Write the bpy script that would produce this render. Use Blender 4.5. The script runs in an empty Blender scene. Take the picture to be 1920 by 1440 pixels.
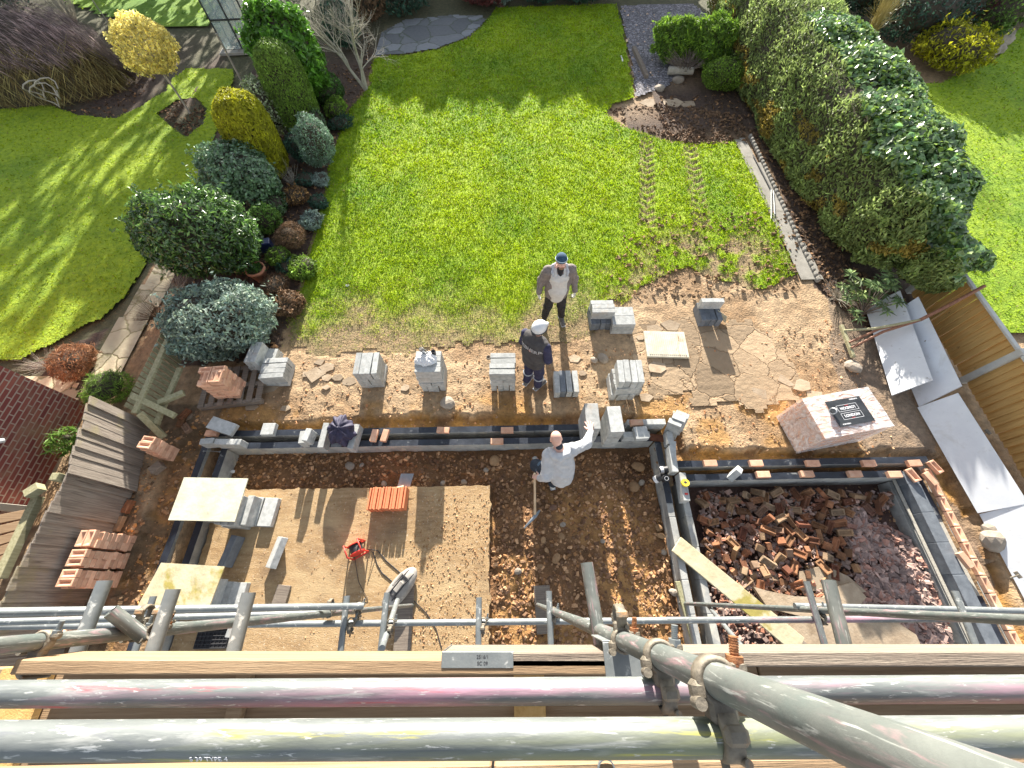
import bpy, bmesh, math, random
import numpy as np
from mathutils import Vector, Matrix
random.seed(7); rng = np.random.default_rng(11)
S = bpy.context.scene; COL = S.collection
R_ = math.radians
# ---------------------------------------------------------------- camera
F = 740.0                                   # focal length in photo pixels (1920 wide)
_d = np.array([6, 396, 740.]); _d /= np.linalg.norm(_d)          # straight down in camera axes
_g = np.array([-26, -1383, 740.]); _g -= _d*(_g@_d); _g /= np.linalg.norm(_g)
_x = np.cross(_g, -_d)
RW = np.stack([_x, _g, -_d]); H = 6.5; CP = np.array([0, 0, H])
def ray(u, v): return RW@np.array([(u-960)/F, (v-720)/F, 1.])
def P(u, v, z=0.):
    r = ray(u, v); return Vector(CP+r*((z-H)/r[2]))
def proj(p):
    c = RW.T@(np.array(p)-CP); return 960+F*c[0]/c[2], 720+F*c[1]/c[2]
def vert(b, t, z0=0.):                       # foot on the ground and height of an upright thing
    p = P(*b, z0); best = (1e9, 0)
    for z in np.arange(z0+.05, z0+6, .02):
        q = proj((p.x, p.y, z)); e = math.hypot(q[0]-t[0], q[1]-t[1])
        if e < best[0]: best = (e, z)
    return p, best[1]-z0
cam = bpy.data.cameras.new('camera'); camo = bpy.data.objects.new('camera', cam); COL.objects.link(camo)
cam.sensor_width = 36; cam.lens = F/1920*36; cam.clip_start = .05; cam.clip_end = 600
_m = Matrix.Identity(4)
for i in range(3):
    _m[i][0] = RW[i][0]; _m[i][1] = -RW[i][1]; _m[i][2] = -RW[i][2]; _m[i][3] = CP[i]
camo.matrix_world = _m; S.camera = camo
# ---------------------------------------------------------------- sky, sun, exposure
SUN_EL = R_(17.5); SUN_AZ = R_(-1.7)        # azimuth from +Y towards +X
w = bpy.data.worlds.new('World'); S.world = w; w.use_nodes = True
nt = w.node_tree; bg = nt.nodes['Background']; sky = nt.nodes.new('ShaderNodeTexSky')
sky.sky_type = 'NISHITA'; sky.sun_disc = False; sky.sun_elevation = SUN_EL; sky.sun_rotation = SUN_AZ
sky.air_density = 1.0; sky.dust_density = .7; sky.ozone_density = 1.0
_h = nt.nodes.new('ShaderNodeHueSaturation'); _h.inputs['Saturation'].default_value = .45; nt.links.new(sky.outputs[0], _h.inputs['Color']); nt.links.new(_h.outputs[0], bg.inputs[0]); bg.inputs[1].default_value = .092
sl = bpy.data.lights.new('sun', 'SUN'); sl.energy = 5.0; sl.angle = R_(.55); sl.color = (1, .93, .82)
so = bpy.data.objects.new('sun', sl); COL.objects.link(so)
sd = Vector((math.sin(SUN_AZ)*math.cos(SUN_EL), math.cos(SUN_AZ)*math.cos(SUN_EL), math.sin(SUN_EL)))
so.rotation_euler = sd.to_track_quat('Z', 'Y').to_euler(); so.location = sd*60
S.view_settings.view_transform = 'Standard'; S.view_settings.look = 'None'
S.view_settings.exposure = 1.7; S.view_settings.gamma = 1
S.cycles.max_bounces = 6; S.cycles.transparent_max_bounces = 8
# ---------------------------------------------------------------- naming helpers
def tag(o, label=None, cat=None, group=None, kind=None):
    if label: o['label'] = label
    if cat: o['category'] = cat
    if group: o['group'] = group
    if kind: o['kind'] = kind
    return o
def empty(name, loc=(0, 0, 0), rz=0, label=None, cat=None, group=None):
    o = bpy.data.objects.new(name, None); COL.objects.link(o); o.location = loc; o.rotation_euler = (0, 0, rz)
    o.empty_display_size = .1
    return tag(o, label, cat, group)
def link(name, me, parent=None, mat=None):
    o = bpy.data.objects.new(name, me); COL.objects.link(o)
    if parent: o.parent = parent
    if mat and not me.materials: me.materials.append(mat)
    return o
def dup(o, loc, rot=(0, 0, 0), label=None, group=None, name=None):
    c = o.copy(); COL.objects.link(c); c.location = loc; c.rotation_euler = rot
    if label: c['label'] = label
    if group: c['group'] = group
    for ch in list(o.children):
        k = ch.copy(); COL.objects.link(k); k.parent = c
    return c
# ---------------------------------------------------------------- mesh builder
class MB:
    def __init__(s): s.v = []; s.f = []; s.smooth = []; s.col = []
    def add(s, vs, fs, sm=False):
        n = len(s.v); s.v += [tuple(v) for v in vs]; s.f += [tuple(i+n for i in f) for f in fs]
        s.smooth += [sm]*len(fs); return s
    def box(s, c, size, M=None):
        x, y, z = [k/2 for k in size]
        vs = [Vector((a*x, b*y, d*z)) for d in (-1, 1) for a, b in ((-1, -1), (1, -1), (1, 1), (-1, 1))]
        if M is not None: vs = [M@v for v in vs]
        c = Vector(c); vs = [v+c for v in vs]
        return s.add(vs, [(3, 2, 1, 0), (4, 5, 6, 7), (0, 1, 5, 4), (1, 2, 6, 5), (2, 3, 7, 6), (3, 0, 4, 7)])
    def cbox(s, c, size, ch=.006, M=None):      # box with chamfered edges
        x, y, z = [k/2 for k in size]; c = Vector(c); bm = bmesh.new()
        bmesh.ops.create_cube(bm, size=1)
        for v in bm.verts: v.co = Vector((v.co.x*2*x, v.co.y*2*y, v.co.z*2*z))
        bmesh.ops.bevel(bm, geom=list(bm.edges), offset=ch, segments=1, affect='EDGES')
        vs = [(M@v.co if M is not None else v.co)+c for v in bm.verts]
        for i, v in enumerate(bm.verts): v.index = i
        s.add(vs, [[v.index for v in f.verts] for f in bm.faces]); bm.free(); return s
    def tube(s, a, b, r, r2=None, n=16, hollow=False, caps=True, sm=True):
        a, b = Vector(a), Vector(b); r2 = r if r2 is None else r2; d = (b-a).normalized()
        u = d.orthogonal().normalized(); w_ = d.cross(u); vs = []
        for p, rr in ((a, r), (b, r2)):
            vs += [p+(u*math.cos(2*math.pi*i/n)+w_*math.sin(2*math.pi*i/n))*rr for i in range(n)]
        s.add(vs, [(i, (i+1) % n, n+(i+1) % n, n+i) for i in range(n)], sm)
        if hollow:
            k = .84; vs = []
            for p, rr in ((a, r), (a, r*k), (b, r*k), (b, r)):
                vs += [p+(u*math.cos(2*math.pi*i/n)+w_*math.sin(2*math.pi*i/n))*rr for i in range(n)]
            for q in range(3):
                s.add(vs[q*n:(q+2)*n], [(i, n+i, n+(i+1) % n, (i+1) % n) for i in range(n)], q == 1)
        elif caps:
            s.add(vs[:n], [tuple(range(n-1, -1, -1))]); s.add(vs[n:], [tuple(range(n))])
        return s
    def path(s, pts, r, n=8):
        pts = [Vector(p) for p in pts]; rs = r if isinstance(r, (list, tuple)) else [r]*len(pts)
        vs = []; u = None
        for i, p in enumerate(pts):
            d = (pts[min(i+1, len(pts)-1)]-pts[max(i-1, 0)]).normalized()
            u = d.orthogonal().normalized() if u is None else (u-d*u.dot(d)).normalized()
            w_ = d.cross(u)
            vs += [p+(u*math.cos(2*math.pi*k/n)+w_*math.sin(2*math.pi*k/n))*rs[i] for k in range(n)]
        m = len(pts)
        s.add(vs, [(i*n+k, i*n+(k+1) % n, (i+1)*n+(k+1) % n, (i+1)*n+k) for i in range(m-1) for k in range(n)], True)
        s.add(vs[:n], [tuple(range(n-1, -1, -1))]); s.add(vs[-n:], [tuple(range(n))]); return s
    def prism(s, poly, z0, z1):
        n = len(poly); vs = [(p[0], p[1], z0) for p in poly]+[(p[0], p[1], z1) for p in poly]
        ar = sum(poly[i][0]*poly[(i+1) % n][1]-poly[(i+1) % n][0]*poly[i][1] for i in range(n))
        fs = [tuple(range(n-1, -1, -1)), tuple(range(n, 2*n))]+[(i, (i+1) % n, n+(i+1) % n, n+i) for i in range(n)]
        if ar < 0: fs = [tuple(reversed(f)) for f in fs]
        return s.add(vs, fs)
    def plate(s, pts, th):                     # thick polygon from 3-D corner points
        pts = [Vector(p) for p in pts]; n = len(pts); nr = Vector((0, 0, 0))
        for i in range(n): nr += pts[i].cross(pts[(i+1) % n])
        nr.normalize(); vs = [p-nr*th for p in pts]+pts
        return s.add(vs, [tuple(range(n-1, -1, -1)), tuple(range(n, 2*n))]+[(i, (i+1) % n, n+(i+1) % n, n+i) for i in range(n)])
    def blob(s, c, rad, seed=0, amp=.2, sub=2, M=None):
        bm = bmesh.new(); bmesh.ops.create_icosphere(bm, subdivisions=sub, radius=1); r_ = random.Random(seed)
        ph = [Vector((r_.uniform(-3, 3), r_.uniform(-3, 3), r_.uniform(-3, 3))) for _ in range(5)]
        vs = []
        for i, v in enumerate(bm.verts):
            v.index = i; k = 1+amp*sum(math.sin(v.co.dot(p)+q) for q, p in enumerate(ph))/3
            q = Vector((v.co.x*rad[0], v.co.y*rad[1], v.co.z*rad[2]))*k
            vs.append((M@q if M is not None else q)+Vector(c))
        s.add(vs, [[v.index for v in f.verts] for f in bm.faces], sub > 2); bm.free(); return s
    def mesh(s, name='mesh'):
        me = bpy.data.meshes.new(name); me.from_pydata(s.v, [], s.f)
        me.polygons.foreach_set('use_smooth', s.smooth); me.update(); return me
    def obj(s, name, mat, parent=None): return link(name, s.mesh(name), parent, mat)
def rz(a): return Matrix.Rotation(a, 3, 'Z')
def rot(x, y, z): return (Matrix.Rotation(z, 3, 'Z')@Matrix.Rotation(y, 3, 'Y')@Matrix.Rotation(x, 3, 'X'))
def npmesh(name, V, Fq, mat=None, parent=None, smooth=False, cols=None, attrs=None):   # fast numpy mesh, quads or tris
    me = bpy.data.meshes.new(name); V = np.asarray(V, np.float32); Fq = np.asarray(Fq, np.int32); k = Fq.shape[1]
    me.vertices.add(len(V)); me.vertices.foreach_set('co', V.ravel())
    me.loops.add(Fq.size); me.loops.foreach_set('vertex_index', Fq.ravel())
    me.polygons.add(len(Fq)); me.polygons.foreach_set('loop_start', np.arange(0, Fq.size, k, dtype=np.int32))
    me.polygons.foreach_set('loop_total', np.full(len(Fq), k, np.int32))
    me.polygons.foreach_set('use_smooth', np.full(len(Fq), smooth)); me.update(calc_edges=True)
    if cols is not None:
        a = me.color_attributes.new('tint', 'FLOAT_COLOR', 'POINT')
        a.data.foreach_set('color', np.concatenate([cols, np.ones((len(cols), 1))], 1).astype(np.float32).ravel())
    for kname, arr in (attrs or {}).items():
        a = me.attributes.new(kname, 'FLOAT', 'POINT'); a.data.foreach_set('value', np.asarray(arr, np.float32).ravel())
    return link(name, me, parent, mat)
# ---------------------------------------------------------------- materials
def _new(name):
    m = bpy.data.materials.new(name); m.use_nodes = True; n = m.node_tree
    return m, n, n.nodes['Principled BSDF'], n.nodes, n.links
def _ramp(N, stops):
    r = N.new('ShaderNodeValToRGB'); e = r.color_ramp.elements
    while len(e) < len(stops): e.new(.5)
    for k, (p, c) in enumerate(stops): e[k].position = p; e[k].color = (*c, 1)
    return r
def _noise(N, L, co, scale, detail=6, rough=.6, dist=0., sc=None):
    if sc:
        mp = N.new('ShaderNodeMapping'); mp.inputs['Scale'].default_value = sc; L.new(co, mp.inputs[0]); co = mp.outputs[0]
    t = N.new('ShaderNodeTexNoise'); t.inputs['Scale'].default_value = scale; t.inputs['Detail'].default_value = detail
    t.inputs['Roughness'].default_value = rough; t.inputs['Distortion'].default_value = dist
    L.new(co, t.inputs[0]); return t
def _mix(N, L, f, a, b, mode='MIX'):
    x = N.new('ShaderNodeMix'); x.data_type = 'RGBA'; x.blend_type = mode
    for inp, v in ((x.inputs[0], f), (x.inputs[6], a), (x.inputs[7], b)):
        if hasattr(v, 'is_linked') or hasattr(v, 'links'): L.new(v, inp)
        elif isinstance(v, tuple): inp.default_value = (*v, 1)
        else: inp.default_value = v
    return x.outputs[2]
def _thr(N, L, v, a, b):
    m = N.new('ShaderNodeMapRange'); m.inputs[1].default_value = a; m.inputs[2].default_value = b; L.new(v, m.inputs[0]); return m.outputs[0]
def mat(name, stops, scale=6, rough=.8, metal=0., bump=.3, bscale=40, bdist=.01, detail=6, coord='Object', rand=0., sc=None,
        spots=None, tint=False, trans=0., spec=.5, glossvar=0., coat=0., alpha=1., rcols=None):
    m, n, bs, N, L = _new(name); tc = N.new('ShaderNodeTexCoord'); co = tc.outputs[coord]
    if rand:                                  # every copy samples its own patch of the pattern
        oi = N.new('ShaderNodeObjectInfo'); va = N.new('ShaderNodeVectorMath'); va.operation = 'ADD'
        ml = N.new('ShaderNodeMath'); ml.operation = 'MULTIPLY'; ml.inputs[1].default_value = 37.; L.new(oi.outputs['Random'], ml.inputs[0])
        L.new(co, va.inputs[0]); L.new(ml.outputs[0], va.inputs[1]); co = va.outputs[0]
    t = _noise(N, L, co, scale, detail, .62, sc=sc); r = _ramp(N, stops); L.new(t.outputs[0], r.inputs[0]); c = r.outputs[0]
    for (col, ssc, lo, hi, st) in (spots or []):
        q = _noise(N, L, co, ssc, 5, .65, .4, sc=st); f = _thr(N, L, q.outputs[0], lo, hi); c = _mix(N, L, f, c, col)
    if rcols:
        rc = _ramp(N, rcols); L.new(oi.outputs['Random'], rc.inputs[0]); c = _mix(N, L, 1., c, rc.outputs[0], 'MULTIPLY')
    if rand:
        hv = N.new('ShaderNodeHueSaturation'); mr = N.new('ShaderNodeMapRange'); L.new(oi.outputs['Random'], mr.inputs[0])
        mr.inputs[3].default_value = 1-rand; mr.inputs[4].default_value = 1+rand; L.new(mr.outputs[0], hv.inputs['Value']); L.new(c, hv.inputs['Color'])
        c = hv.outputs[0]
    if tint:
        at = N.new('ShaderNodeAttribute'); at.attribute_name = 'tint'; c = _mix(N, L, 1., c, at.outputs['Color'], 'MULTIPLY')
    L.new(c, bs.inputs['Base Color']); bs.inputs['Roughness'].default_value = rough; bs.inputs['Metallic'].default_value = metal
    bs.inputs['Specular IOR Level'].default_value = spec; bs.inputs['Coat Weight'].default_value = coat
    if glossvar:
        q = _noise(N, L, co, scale*2, 4); mr = N.new('ShaderNodeMapRange'); L.new(q.outputs[0], mr.inputs[0])
        mr.inputs[3].default_value = rough-glossvar; mr.inputs[4].default_value = rough+glossvar; L.new(mr.outputs[0], bs.inputs['Roughness'])
    if bump:
        b = N.new('ShaderNodeBump'); b.inputs['Strength'].default_value = bump; b.inputs['Distance'].default_value = bdist
        q = _noise(N, L, co, bscale, 8, .6, sc=sc); L.new(q.outputs[0], b.inputs['Height']); L.new(b.outputs[0], bs.inputs['Normal'])
    if trans:
        tr = N.new('ShaderNodeBsdfTranslucent'); mx = N.new('ShaderNodeMixShader'); mx.inputs[0].default_value = trans
        L.new(c, tr.inputs[0]); L.new(bs.outputs[0], mx.inputs[1]); L.new(tr.outputs[0], mx.inputs[2])
        L.new(mx.outputs[0], N['Material Output'].inputs[0])
    return m
def k(v, s): return tuple(x*s for x in v)
GB = (.36, .37, .36)
M = {}
M['block'] = mat('concrete_block', [(.3, (.30, .31, .30)), (.55, (.42, .43, .42)), (.8, (.54, .54, .52))], 14, .92, bump=.5, bscale=90, bdist=.006, rand=.12, spots=[((.62, .60, .55), 5, .62, .72, None), ((.40, .34, .27), 3.5, .60, .78, None), ((.16, .16, .16), 160, .66, .74, None)])
M['blockdark'] = mat('dark_and_shaded_block', [(.3, (.10, .115, .135)), (.7, (.18, .20, .225))], 10, .75, bump=.4, bscale=90, bdist=.005, rand=.12, spots=[((.34, .34, .33), 6, .68, .8, None)])  # dark blocks, and blocks with the shade on their tops painted in
M['mortar'] = mat('mortar', [(.3, (.36, .34, .29)), (.7, (.5, .47, .40))], 20, .95, bump=.6, bscale=70)
M['brick'] = mat('pink_brick', [(.3, (.58, .30, .19)), (.55, (.70, .41, .27)), (.8, (.76, .52, .37))], 9, .9, bump=.5, bscale=80, bdist=.005, rand=.22, spots=[((.74, .6, .42), 4, .60, .75, None), ((.42, .2, .14), 40, .66, .74, None)])
M['oldbrick'] = mat('reclaimed_brick', [(.3, (.5, .5, .5)), (.5, (.85, .85, .85)), (.75, (1.25, 1.2, 1.15))], 7, .9, bump=.8, bscale=60, bdist=.008, rand=.4, rcols=[(0, (.25, .08, .04)), (.25, (.20, .10, .045)), (.5, (.30, .12, .055)), (.7, (.26, .15, .075)), (.85, (.27, .19, .12)), (1, (.13, .06, .04))], spots=[((1.5, 1.5, 1.3), 8, .60, .76, None), ((.4, .4, .4), 9, .58, .8, None)])
M['tile'] = mat('orange_clay_tile', [(.3, (.62, .19, .08)), (.7, (.72, .26, .12))], 8, .7, bump=.2)
M['dpc'] = mat('black_damp_course', [(.3, (.012, .015, .022)), (.7, (.03, .038, .055))], 5, .42, bump=.3, bscale=30, spots=[((.22, .23, .23), 7, .60, .72, None), ((.30, .29, .27), 60, .68, .76, None)], glossvar=.12)
M['galv'] = mat('galvanised_steel', [(.25, (.17, .19, .20)), (.5, (.22, .24, .245)), (.75, (.30, .315, .31))], 9, .5, metal=.35, bump=.25, bscale=60, bdist=.003, sc=(1, 1, 1), glossvar=.12, spots=[((.66, .67, .64), 22, .60, .70, None)])
def paint_tube(name, col, col2, lo=.52):
    return mat(name, [(.25, (.09, .10, .105)), (.5, (.14, .155, .155)), (.75, (.20, .215, .21))], 9, .55, metal=.2, bump=.18, bscale=60, bdist=.003, glossvar=.12,
               sc=(.5, 2.2, 2.2), spots=[((.34, .35, .34), 26, .54, .72, (.25, 2.5, 2.5)), ((.12, .13, .15), 14, .60, .72, (.4, 2.5, 2.5)), (col, 5, lo, lo+.26, (.22, 3, 3)), (col2, 9, lo+.10, lo+.2, (.25, 4, 4)), ((.44, .45, .44), 70, .60, .66, (.3, 2, 2))])
M['tubepink'] = paint_tube('galvanised_pink_paint', (.42, .21, .29), (.46, .07, .09), .52)
M['tubeyellow'] = paint_tube('galvanised_yellow_paint', (.22, .24, .12), (.46, .43, .04), .52)
M['tubescuff'] = mat('galvanised_scuffed', [(.25, (.11, .145, .14)), (.5, (.15, .165, .158)), (.75, (.21, .225, .213))], 12, .55, metal=.25, bump=.3, bscale=60, bdist=.003, spots=[((.42, .25, .28), 14, .56, .72, (.4, 3, 3)), ((.44, .46, .44), 40, .58, .68, (.3, 3, 3)), ((.12, .13, .13), 22, .62, .72, (.4, 3, 3))])
M['rust'] = mat('rusty_steel', [(.3, (.16, .06, .03)), (.7, (.42, .19, .08))], 20, .85, metal=.2, bump=.6, bscale=90)
M['forged'] = mat('forged_coupler_steel', [(.3, (.13, .11, .085)), (.7, (.28, .25, .20))], 25, .7, metal=.4, bump=.6, bscale=80, bdist=.004, spots=[((.45, .26, .13), 12, .58, .7, None)])
M['plank'] = mat('scaffold_board', [(.25, (.19, .12, .065)), (.5, (.30, .20, .115)), (.8, (.40, .285, .175))], 5, .85, bump=.6, bscale=30, bdist=.004, sc=(.5, 14, 14), rand=.1, spots=[((.20, .13, .08), 3, .66, .74, (.4, 9, 9))])
M['plankgrey'] = mat('weathered_board', [(.25, (.13, .10, .08)), (.5, (.235, .19, .15)), (.8, (.34, .29, .23))], 5, .9, bump=.9, bscale=26, bdist=.006, sc=(.5, 16, 16), rand=.12, spots=[((.10, .075, .06), 3, .62, .72, (.4, 12, 12))])
M['fencegrey'] = mat('old_fence_timber', [(.2, (.10, .085, .07)), (.45, (.24, .20, .165)), (.8, (.42, .37, .31))], 4, .92, bump=1., bscale=22, bdist=.008, sc=(14, 14, .6), spots=[((.07, .05, .04), 2.5, .60, .72, (8, 8, .6)), ((.30, .26, .14), 1.2, .60, .74, None)])
M['fencegreen'] = mat('algae_fence_timber', [(.2, (.20, .19, .10)), (.5, (.36, .34, .20)), (.8, (.50, .47, .32))], 4, .92, bump=.8, bscale=22, bdist=.006, sc=(8, 8, 1.))
M['fenceorange'] = mat('new_fence_timber', [(.2, (.38, .20, .06)), (.45, (.60, .36, .12)), (.8, (.72, .47, .19))], 4, .8, bump=.5, bscale=22, bdist=.005, sc=(9, 9, .7), spots=[((.16, .07, .02), 2.6, .64, .72, (3, 3, 1.2))])
M['concpost'] = mat('concrete_post', [(.3, (.48, .48, .45)), (.7, (.62, .61, .57))], 8, .9, bump=.4)
M['door'] = mat('grey_white_board', [(.3, (.60, .63, .68)), (.7, (.70, .73, .77))], 3, .7, bump=.1, spots=[((.40, .39, .37), 1.6, .56, .8, None), ((.30, .27, .24), 40, .68, .72, None), ((.33, .30, .27), 9, .68, .76, None)])
M['doordirty'] = mat('dirty_white_board', [(.3, (.58, .60, .63)), (.7, (.70, .72, .74))], 3, .7, bump=.2, spots=[((.30, .28, .25), 8, .62, .72, None)])
M['darkmetal'] = mat('black_plastic', [(.3, (.02, .02, .022)), (.7, (.04, .04, .045))], 8, .5, bump=.1)
M['redplastic'] = mat('red_plastic', [(.3, (.55, .03, .02)), (.7, (.7, .06, .04))], 8, .45, bump=.05)
M['white'] = mat('white_plastic', [(.3, (.70, .70, .70)), (.7, (.8, .8, .8))], 8, .35, bump=.05)
M['yellow'] = mat('yellow_plastic', [(.3, (.78, .58, .03)), (.7, (.85, .68, .05))], 8, .4, bump=0)
M['stonelight'] = mat('pale_stone', [(.3, (.25, .21, .165)), (.7, (.40, .34, .275))], 6, .95, bump=.7, bscale=30, rand=.15)
M['paving'] = mat('sandstone_paving', [(.3, (.30, .22, .145)), (.55, (.40, .31, .215)), (.8, (.49, .40, .295))], 5, .95, bump=.6, bscale=30, rand=.15, spots=[((.26, .19, .12), 4, .6, .74, None)])
M['pathconc'] = mat('grey_path_concrete', [(.3, (.25, .235, .205)), (.7, (.37, .35, .31))], 4, .95, bump=.5, bscale=40, spots=[((.15, .13, .10), 3, .62, .75, None)])
M['slab'] = mat('concrete_slab', [(.25, (.27, .165, .078)), (.5, (.41, .27, .135)), (.78, (.52, .365, .205))], 4, .95, bump=1., bscale=34, bdist=.014, sc=(1.2, 5, 1), detail=10, spots=[((.60, .50, .37), 30, .58, .68, (1, 1, 1)), ((.23, .155, .09), 1.6, .52, .76, (1, 1, 1)), ((.26, .175, .10), 60, .60, .68, (1, 1, 1)), ((.52, .38, .21), 1.1, .5, .7, (.7, 1.4, 1))])
M['rubble'] = mat('slate_rubble', [(.3, (.20, .15, .13)), (.7, (.38, .29, .25))], 5, .9, bump=.5, tint=True)
M['stones'] = mat('pit_stones', [(.3, (.30, .19, .11)), (.7, (.46, .32, .20))], 6, .95, bump=.6, bscale=30, tint=True)
M['ply'] = mat('mortar_board_ply', [(.25, (.46, .44, .32)), (.5, (.60, .58, .44)), (.8, (.72, .70, .57))], 4, .9, bump=.8, bscale=9, bdist=.01)
M['ply2'] = mat('sandy_board', [(.25, (.42, .36, .22)), (.5, (.56, .49, .32)), (.8, (.66, .58, .40))], 4, .9, bump=.7, bscale=14, bdist=.01, spots=[((.36, .30, .08), 1.3, .52, .60, None)])
M['bark'] = mat('bark', [(.3, (.16, .12, .09)), (.7, (.34, .28, .23))], 12, .95, bump=.8)
M['palebark'] = mat('pale_bark', [(.3, (.30, .27, .22)), (.7, (.48, .44, .37))], 12, .9, bump=.5)
M['terracotta'] = mat('terracotta', [(.3, (.42, .17, .10)), (.7, (.55, .25, .15))], 8, .85, bump=.2)
M['skin'] = mat('skin', [(.3, (.62, .35, .27)), (.7, (.74, .46, .37))], 12, .55, bump=.1, spec=.4)
M['steel'] = mat('shovel_steel', [(.3, (.22, .26, .30)), (.7, (.34, .38, .42))], 6, .4, metal=.6, bump=.2)
M['handle'] = mat('wood_handle', [(.3, (.50, .36, .22)), (.7, (.66, .52, .36))], 6, .6, bump=.2)
def leafmat(name, c, rough=.42, trans=.32, spec=.5, var=.45):
    return mat(name, [(.3, k(c, 1-var)), (.55, c), (.8, k(c, 1+var))], 3.5, rough, bump=0, tint=True, trans=trans, spec=spec)
# ================================================================ terrain, lawns, beds
def vnoise(x, y, s, seed=0, octv=4):
    x = np.asarray(x, float)/s; y = np.asarray(y, float)/s; out = 0; a = 1.; tot = 0
    for o in range(octv):
        lat = np.random.default_rng(seed*17+o).random((256, 256)); xi = np.floor(x).astype(int); yi = np.floor(y).astype(int)
        fx = x-xi; fy = y-yi; fx = fx*fx*(3-2*fx); fy = fy*fy*(3-2*fy)
        q = lambda i, j: lat[(xi+i) % 256, (yi+j) % 256]
        out = out+a*((q(0, 0)*(1-fx)+q(1, 0)*fx)*(1-fy)+(q(0, 1)*(1-fx)+q(1, 1)*fx)*fy); tot += a; a *= .5; x = x*2.03+5; y = y*2.03+9
    return out/tot
def inside(px, py, poly):
    c = np.zeros(px.shape, bool); n = len(poly)
    for i in range(n):
        x1, y1 = poly[i][:2]; x2, y2 = poly[(i+1) % n][:2]
        if y1 == y2: continue
        c ^= ((y1 > py) != (y2 > py)) & (px < (x2-x1)*(py-y1)/(y2-y1)+x1)
    return c
def projv(x, y, z=0.):
    c = np.stack([x-CP[0], y-CP[1], np.zeros_like(x)+z-CP[2]])
    cc = np.tensordot(RW.T, c, 1); return 960+F*cc[0]/cc[2], 720+F*cc[1]/cc[2]
def gp(pts, z=0.): return [tuple(P(u, v, z))[:2] for u, v in pts]
def warp(x, y, a=.12, s=.5): return x+(vnoise(x, y, s, 3)-.5)*2*a, y+(vnoise(x, y, s, 4)-.5)*2*a
def sstep(a, b, v): t = np.clip((v-a)/(b-a), 0, 1); return t*t*(3-2*t)
LAWN = gp([(518, 655), (560, 545), (590, 430), (605, 370), (622, 290), (648, 215), (690, 165), (700, 108), (760, 103), (820, 92), (880, 70), (912, 40), (930, 14),
           (1040, 12), (1155, 7), (1170, 60), (1187, 150), (1192, 185), (1150, 196), (1138, 212), (1165, 235), (1240, 262), (1300, 272), (1378, 264),
           (1425, 350), (1478, 470), (1492, 515), (1440, 540), (1330, 525), (1290, 500), (1230, 525), (1180, 550), (1130, 580), (1115, 625), (1020, 660), (900, 650), (760, 660), (640, 672)])
LEFTL = gp([(-700, 720), (0, 678), (40, 676), (110, 640), (190, 600), (235, 560), (262, 520), (290, 470), (350, 370), (385, 325), (392, 290), (420, 210), (440, 150), (440, 128), (350, 128),
            (320, 150), (310, 170), (260, 200), (215, 222), (150, 215), (95, 195), (0, 205), (-700, 260)])
RIGHTL = gp([(1600, 160), (1760, 155), (1870, 105), (1905, 55), (2000, 30), (2700, 40), (2700, 626), (1850, 628), (1740, 560), (1690, 520), (1600, 300)])
FARL = gp([(100, -60), (420, -60), (400, 50), (250, 52), (120, 10)])
BEDS = [gp([(-100, 215), (0, 205), (95, 195), (150, 215), (215, 222), (260, 200), (310, 170), (320, 150), (330, 120), (300, 100), (200, 120), (-100, 130)]),
        gp([(298, 213), (330, 190), (365, 184), (386, 205), (380, 232), (350, 256), (325, 240)]),
        gp([(320, 60), (400, 50), (430, 95), (400, 125), (340, 125)]),
        gp([(385, 290), (420, 210), (440, 140), (560, 80), (690, 60), (700, 108), (690, 165), (648, 215), (622, 290), (605, 370), (590, 430), (560, 545), (515, 670), (320, 690), (300, 620), (330, 540), (290, 470), (350, 370)]),
        gp([(40, 690), (120, 650), (200, 612), (205, 625), (170, 680), (150, 740), (90, 705)]),
        gp([(690, 60), (700, 20), (930, 5), (912, 40), (850, 45), (740, 70)]),
        gp([(1215, 150), (1260, 110), (1380, 120), (1420, 200), (1420, 280), (1340, 270), (1240, 262), (1165, 235), (1138, 212), (1160, 195), (1230, 190)]),
        gp([(1420, 240), (1600, 240), (1760, 560), (1660, 640), (1600, 600), (1530, 540)])]
SHADY = gp([(1545, 545), (1640, 560), (1780, 900), (1930, 1200), (1870, 1200), (1770, 900), (1640, 860), (1600, 800), (1560, 640)])  # outline of the shade thrown by hedge and fence
PITA = [(-5.2, -3), (2.47, -3), (2.47, 2.5), (-5.2, 2.5)]
CAVS = [[(2.4, -3), (2.8, -3), (2.8, 1.95), (2.4, 1.95)], [(-5.2, 2.4), (2.6, 2.4), (2.6, 2.55), (-5.2, 2.55)]]
PITB = [(2.76, -3), (6.72, -3), (6.72, 1.8), (2.76, 1.8)]
TRENCH = [(-5.9, 2.3), (-5.6, 2.85), (-4, 2.8), (-2, 2.9), (0, 2.83), (1.5, 2.88), (2.5, 2.8), (2.85, 2.75), (2.95, 2.15), (7.1, 2.05), (7.3, 1.7), (7.1, -3), (6.85, -3), (6.85, 1.75), (2.7, 1.75), (2.6, 2.57), (-5.3, 2.57)]
TRL = [(-5.9, -3), (-5.28, -3), (-5.28, 2.4), (-5.9, 2.4)]
def ax(lo, hi, st, far):
    c = np.arange(lo, hi+1e-6, st); out = [c]; s = st; a = lo; b = hi; L_ = []; Rr = []
    while b < far: s *= 1.35; a -= s; b += s; L_.insert(0, a); Rr.append(b)
    return np.concatenate([L_, c, Rr])
gx = ax(-8, 9, .045, 260); gy = ax(-1.6, 7.2, .045, 260)
X, Y = np.meshgrid(gx, gy); wx, wy = warp(X, Y, .07, .35)
def soft(poly, wxx=None, wyy=None):
    m = inside(wx if wxx is None else wxx, wy if wyy is None else wyy, poly).astype(float)
    return m
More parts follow.
